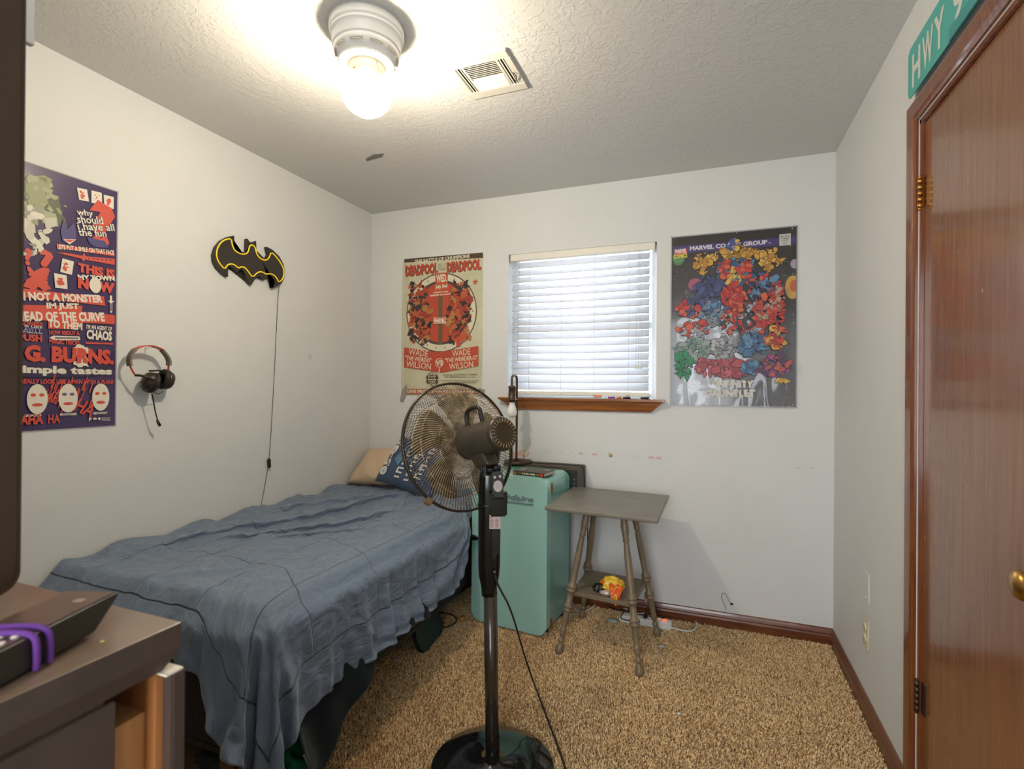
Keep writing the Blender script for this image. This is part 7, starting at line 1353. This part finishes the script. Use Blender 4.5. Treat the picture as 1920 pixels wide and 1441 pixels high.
for k in range(12):
    for q_ in range(2): P.rect(.002+.0165*q_, .8315-.0024*k, .002+.0165*q_+.009+.006*((k*7+q_*3) % 5)/5, .8325-.0024*k, (.14, .09, .09))
P.build('lettering', lb)
# remote holder and remote
ho = MB(UT); ho.box(-.040, .040, -.034, .034, .862, .884, .012, 3); ho.box(.000, .056, -.058, -.033, .846, .908, .005, 3); ho.box(-.002, .014, -.060, -.034, .88, .922, .004); ho.box(.045, .057, -.060, -.034, .88, .926, .004)
ho.build('remote_holder', BLACKP, fan)
rt_ = thing('remote_control', 'small black fan remote with round silver pad in its holder', 'remote', tuple(UT @ Vector((.028, -.045, .93))))
RM = UT @ Matrix.Translation((.026, -.046, .93)) @ Matrix.Rotation(-.05, 4, 'Y') @ Matrix.Translation((0, 0, -.93))
m = MB(RM); m.prism([(a, -.006, b_) for a, b_ in rrect(-.0185, .885, .0185, .990, .010, 5)], (0, .012, 0)); m.build('body', BLACKM, rt_, [('BEVEL', dict(width=.003, segments=2))])
P = Print(lambda a, b_, l: RM @ Vector((a, -.0061-l, b_))); P.disc(.001, .943, .0145, .0185, (.42, .36, .32), 30); P.ring(.001, .943, .006, .0066, (.12, .1, .1)); P.disc(-.008, .972, .0038, .0044, (.5, .45, .4), 16); P.disc(.009, .974, .0038, .0044, (.5, .45, .4), 16)
P.build('button_print', rt_)
# neck
m = MB(UT); m.box(-.029, -.004, -.026, .024, .965, 1.012, .008, 3); m.box(.006, .031, -.026, .024, .965, 1.012, .008, 3); m.box(-.004, .006, -.020, .020, .975, 1.0, .002); m.build('neck_bracket', BLACKP, fan)
MB(UT).cyl((0, .004, .975), (0, .002, 1.045), .023, .030)
MB(UT).cyl((-.034, 0, .992), (.036, 0, .992), .009).build('tilt_bolt', BLACKR, fan)
MB(UT).lathe([(.026, .995), (.034, 1.03), (.036, 1.045), (.028, 1.06)], None, 24).build('neck_joint', BLACKP, fan)
# head
HC = Vector((-.802, 1.599, 1.057)); AX = Vector((.842, -.477, .249)).normalized()
rgt = Vector((0, 0, 1)).cross(AX).normalized(); upv = AX.cross(rgt).normalized()
HM = Matrix(((rgt.x, upv.x, AX.x, HC.x), (rgt.y, upv.y, AX.y, HC.y), (rgt.z, upv.z, AX.z, HC.z), (0, 0, 0, 1)))   # local z = towards the motor back
MOT = mat('motor_plastic', (.030, .024, .017), .36, var=((.055, .045, .030), 6))
hdm = MB(HM).lathe([(.052, .052), (.056, .058), (.0565, .10), (.055, .17), (.0525, .225), (.0505, .238)], None, 48).build('motor_housing', MOT, fan)
MB(HM).lathe([(.0515, .226), (.0540, .232), (.0545, .240), (.050, .247), (.034, .250), (.030, .248), (0, .249)], None, 48, False).build('motor_cap', mat('cap_brown', (.040, .028, .014), .35), hdm)
_ds = mat('dusty_slot', (.34, .26, .15), .7)
for k in range(24):
    MB(HM @ Matrix.Rotation(2*math.pi*k/24, 4, 'Z')).box(.034, .046, -.0008, .0008, .2478, .2505).build('vent_slot', _ds, hdm)
# swivel skirt under the motor
m = MB(); a = HM @ Vector((0, -.030, .13)); m.lathe([(.030, 0), (.040, .035), (.045, .055)], Matrix.Translation((ux, uy, 1.035)), 24); m.build('swivel', BLACKM, fan)
MB(HM).prism([(-.030, -.035, .075), (.030, -.035, .075), (.024, -.088, .10), (-.024, -.088, .10)], (0, 0, .075)).build('gear_case', MOT, fan, [('BEVEL', dict(width=.008, segments=3))])
MB(HM).tube([(0, .045, .060), (0, .080, .056), (0, .104, .062), (0, .112, .085), (0, .110, .125), (0, .100, .140), (0, .048, .146)], .0075, 10, smooth_=2).build('carry_handle', BLACKM, fan)
# blades: dusty smoke tinted plastic
BLD = mat('dusty_blade', (.105, .080, .035), .38, var=((.26, .19, .10), 18, None, .45, .75), coat=.2)
bn = BLD.node_tree.nodes['Principled BSDF']; bn.inputs['Alpha'].default_value = .96
for k in range(5):
    a0 = math.radians(76+72*k); T = HM @ Matrix.Rotation(a0, 4, 'Z')
    def bf(u, v):
        r = .030+.157*v; half = (.26+.27*v**.8)*(1-.15*v**6); t = (2*u-1)*half+.22*v; rr_ = r*(1-.05*(2*u-1)**4*v)
        return (rr_*math.cos(t), rr_*math.sin(t), .006-(2*u-1)*(.022-.006*v)+.004*math.sin(3*v))
    MB(T).grid(bf, 10, 12).build('blade', BLD, fan, [('SOLIDIFY', dict(thickness=.0018)), ('SUBSURF', dict(levels=1, render_levels=1))])
MB(HM).lathe([(0, -.032), (.030, -.030), (.036, -.018), (.037, .022), (.030, .026)], None, 32).build('blade_hub', BLACKM, fan)
WIRE = mat('grille_wire_rear', (.15, .105, .06), .4, .2, var=((.50, .38, .24), 30, None, .42, .6)); WIRE2 = mat('grille_wire_front', (.020, .016, .012), .45)
RG = .221
def dome(s_, r):   # local z for radius r
    q = min(1, max(0, (r-.048)/(RG-.048))); return s_*(.052*(1-q**3.2)) if s_ > 0 else -(.075*(1-q**3.0))
def grille(sgn, n, sw, wr, mt, name, r0=.050):
    m = MB(HM)
    for k in range(n):
        a = 2*math.pi*k/n; pts = []
        for i in range(13):
            r = r0+(RG-r0)*(i/12); t = a+sw*((r-r0)/(RG-r0))**1.4; pts.append((r*math.cos(t), r*math.sin(t), dome(sgn, r)))
        m.tube(pts, wr, 4)
    o = m.build(name, mt, fan); o['kind'] = 'stuff'; return o
g1 = grille(1, 120, .42, .00105, WIRE, 'rear_grille_wires'); g2 = grille(-1, 110, -.46, .0010, WIRE2, 'front_grille_wires', .045)
for sgn, rs, g in ((1, (.052, .115, .172), g1), (-1, (.045, .11, .17), g2)):
    for r in rs: MB(HM).tube([(r*math.cos(t), r*math.sin(t), dome(sgn, r)-.0016*sgn) for t in np.linspace(0, 2*math.pi, 73)[:-1]], .0012, 6, closed=True).build('grille_ring', WIRE if sgn > 0 else WIRE2, fan)
MB(HM).lathe([(0, -.080), (.035, -.079), (.046, -.075), (.046, -.071), (0, -.070)], None, 32, False).build('grille_badge', BLACKM, fan)
MB(HM).lathe([(.050, .050), (.056, .052), (.056, .056), (.048, .057)], None, 40).build('rear_grille_plate', BLACKM, fan)
m = MB(HM); m.lathe([(RG-.003, -.007), (RG+.003, -.007), (RG+.0045, 0), (RG+.003, .007), (RG-.003, .007), (RG-.003, -.007)], None, 96, False); rim = m.build('rim_band', mat('rim_brown_black', (.030, .020, .013), .3), fan)
ca = math.radians(228)
T = HM @ Matrix.Rotation(ca, 4, 'Z'); MB(T).box(RG-.004, RG+.018, -.012, .012, -.010, .012, .003).build('rim_clip', mat('clip_dusty', (.20, .13, .07), .5), rim)
# power cord
o = MB().tube([tuple(UT @ Vector((.0185, -.043, .655))), tuple(UT @ Vector((.030, -.046, .62))), tuple(PT(2, .42, 958, 1140)), tuple(PT(2, .16, 985, 1235)), tuple(FL(1003, 1285, .03)), tuple(FL(1018, 1325, .006)), tuple(FL(1035, 1370, .005)), tuple(FL(1050, 1410, .005)), tuple(FL(1068, 1465, .005))], .0035, 8, smooth_=3).build('power_cord', BLACKR, fan)

# ================================================================== CHEST OF DRAWERS, TELEVISION, REMOTE
ch = thing('chest_of_drawers', 'dark brown laminate chest with an opened drawer in the near left corner', 'chest of drawers', (-.85, -.05, 0))
cx0, cx1, cy0, cy1, cz = -1.15, -.546, -.40, .404, 1.0
m = MB().prism([(cx0, cy0, cz), (cx1, cy0, cz), (cx1, cy1, cz), (cx0, cy1, cz)], (0, 0, -.0005))
m.bm.clear()
a = [m.bm.verts.new(p) for p in ((cx0, cy0, cz), (cx1, cy0, cz), (cx1, cy1, cz), (cx0, cy1, cz))]; c = [m.bm.verts.new(p) for p in ((cx0, cy0, cz-.028), (cx1, cy0, cz-.028), (cx1, cy1, cz-.028), (cx0, cy1, cz-.028))]; e = [m.bm.verts.new(p) for p in ((cx0, cy0, cz-.046), (cx1-.004, cy0, cz-.046), (cx1-.004, cy1-.018, cz-.046), (cx0, cy1-.018, cz-.046))]
m.bm.faces.new(a); m.mi = 1; m.bm.faces.new(list(reversed(e))).material_index = 1
for p, q in ((a, c), (c, e)):
    for k in range(4): m.bm.faces.new((p[k], p[(k+1) % 4], q[(k+1) % 4], q[k])).material_index = 1
m.build('top', [LAMIN_LIT, LAMIN], ch, [('BEVEL', dict(width=.0012, segments=2))])
m = MB(); m.box(cx0, cx1-.008, cy0+.01, .330, 0, cz-.046); m.build('carcass', LAMIN, ch)
MB().box(cx1-.0075, cx1-.004, cy0+.01, .3385, .965-.010, cz-.046).build('apron', LAMIN, ch)
MB().box(cx1-.0075, cx1-.0035, cy0+.02, .3385, .02, .9485, .001).build('drawer_front', LAMIN, ch)
# open compartment at the far end: pine divider, inner side, dark end panel with a pale top edge
MB().box(cx0, cx1-.012, .384, .392, 0, .949).build('inner_side', RAWD, ch)
o = MB().box(cx0, cx1+.006, .392, .4035, 0, .9495).build('end_panel', LAMIN, ch)
MB().box(cx0, cx1+.004, .384, .403, .9495, .9515).build('edge_strip', RAWEDGE, ch)
MB().box(cx0+.02, cx1-.03, .332, .384, .30, .905).build('drawer_side', RAWW, ch)
MB().box(cx1-.0085, cx1+.0055, .3895, .4040, 0, .9495, .0015).build('end_panel_edge', LAMIN, o)
q = FL(192, 1209-6, 1.0); x_ = MB().sphere((q.x, q.y, 1.0008), (.0022, .0022, .0008), 10).build('chip', ink((.5, .42, .15))); tag(x_, 'tiny yellow crumb on top of the brown chest', 'crumb')

tv = thing('television', 'dark flat television standing at the left edge on the brown chest', 'television', (-.72, 0, 1.0))
SCR = mat('tv_screen', (.036, .021, .010), .28); tx = -.704
m = MB(); m.prism([(tx-.030, y, z) for y, z in rrect(-.43, 1.036, .336, 1.735, .022, 6)], (.028, 0, 0)); m.build('housing', mat('tv_shell', (.040, .023, .010), .35), tv, [('BEVEL', dict(width=.003, segments=2))])
MB().prism([(tx-.0022, y, z) for y, z in rrect(-.425, 1.044, .331, 1.728, .016, 4)], (.0012, 0, 0)).build('screen', SCR, tv)
MB().box(tx-.05, tx-.030, -.40, .20, 1.10, 1.60, .01).build('back_cover', BLACKM, tv)
for y in (-.36, .12): MB().prism([(tx-.10, y, 1.001), (tx+.07, y, 1.001), (tx+.06, y, 1.012), (tx, y, 1.04), (tx-.02, y, 1.04), (tx-.09, y, 1.012)], (0, .018, 0)).build('stand_foot', BLACKM, tv)

rc = thing('remote_control', 'long dark television remote with a purple hair tie, on the chest', 'remote', (-.64, .31, 1.002))
ra, rb = PT(2, 1.033, 20, 1212), PT(2, 1.033, 222, 1110); dv = (rb-ra).normalized(); ang = math.atan2(dv.y, dv.x)
c_ = PT(2, 1.033, 165, 1090); wdt = abs((c_-rb).dot(Vector((-dv.y, dv.x, 0))))
RT_ = Matrix.Translation((rb.x, rb.y, 0)) @ Matrix.Rotation(ang, 4, 'Z')     # local x along, origin at the far right corner, y = to the left side
RBODY = mat('remote_shell', (.030, .024, .018), .35); RTOP = mat('remote_face', (.085, .055, .040), .3, coat=.2)
L_ = .205
m = MB(RT_); m.prism([(-L_, 0, 1.0215), (-L_, 0, 1.0335), (0, 0, 1.0335), (0, 0, 1.0285), (-.030, 0, 1.0035), (-L_, 0, 1.0015)], (0, wdt, 0)); m.build('body', RBODY, rc, [('BEVEL', dict(width=.002, segments=2))])
MB(RT_).box(-L_+.002, -.002, .002, wdt-.002, 1.0332, 1.0345, .0005).build('face_plate', RTOP, rc)
BTN = mat('remote_buttons', (.62, .55, .46), .4)
for i in range(4):
    for j in range(4): MB(RT_).sphere((-.105-.013*i, .010+(wdt-.02)*j/3, 1.0348), (.0042, .0034, .0018), 10).build('button', BTN, rc)
for i in range(3):
    MB(RT_).tube([(-.160-.014*i, .006, 1.035), (-.156-.014*i, wdt/2, 1.0352), (-.162-.014*i, wdt-.006, 1.035)], .0022, 6, smooth_=1).build('button', BTN, rc)
MB(RT_).box(-.030, -.022, .016, .026, 1.0344, 1.0348).build('logo_plate', mat('remote_logo', (.30, .22, .17), .4), rc)
ht = mat('purple_elastic', (.12, .03, .24), .75, bump=(160, .001))
hx_ = -.086
for k, dx in enumerate((0, .013)):
    pts = [(hx_-dx, -.004, 1.002), (hx_-dx, -.0045, 1.020), (hx_-dx-.001, -.003, 1.035), (hx_-dx-.006, wdt*.3, 1.0385), (hx_-dx-.012, wdt*.7, 1.0385), (hx_-dx-.014, wdt+.003, 1.034), (hx_-dx-.013, wdt+.004, 1.015), (hx_-dx-.006, wdt*.5, .9995+.004), ]
    o = MB(RT_).tube(pts, .0028, 8, smooth_=2, closed=False).build('hair_tie', ht); tag(o, ('purple hair tie wrapped nearer the tip of the television remote', 'purple hair tie wrapped nearer the buttons of the television remote')[k], 'hair tie')
# pale patch painted in for the lit chest top behind the remote
pb_ = [PT(2, 1.012, x, y) for x, y in ((20, 1118), (60, 1090), (112, 1105), (60, 1135))]
o = MB().prism([(-.700+.0, .300, 1.001), (-.640, .300, 1.001), (-.640, .360, 1.001), (-.700, .352, 1.001)], (0, 0, .002)).build('lit_top_patch', ink((.66, .52, .42))); tag(o, 'pale patch standing for the lit chest top behind the remote', 'card')
q0, q1 = CAMP+(PT(0, -.9, 52, 40)-CAMP), PT(0, -.9, 65, 40)
zt0 = PT(0, -.9, 58, 86).z
o = MB().box(-.905, -.895, PT(0, -.895, 46, 60).y, PT(0, -.895, 65.5, 60).y, zt0, zt0+.30, .001).build('white_strip', WHITEP); tag(o, 'white plastic strip beside the upper edge of the television', 'strip')  # plain white plastic strip next to the television, on a thin stem
MB().tube([(-.90, .40, zt0+.01), (-.90, .38, 1.4), (-.90, .34, 1.1), (-.90, .33, 1.003)], .002, 6, smooth_=1).build('strip_stem', BLACKR, o)

bpy.data.objects.remove(_fo)
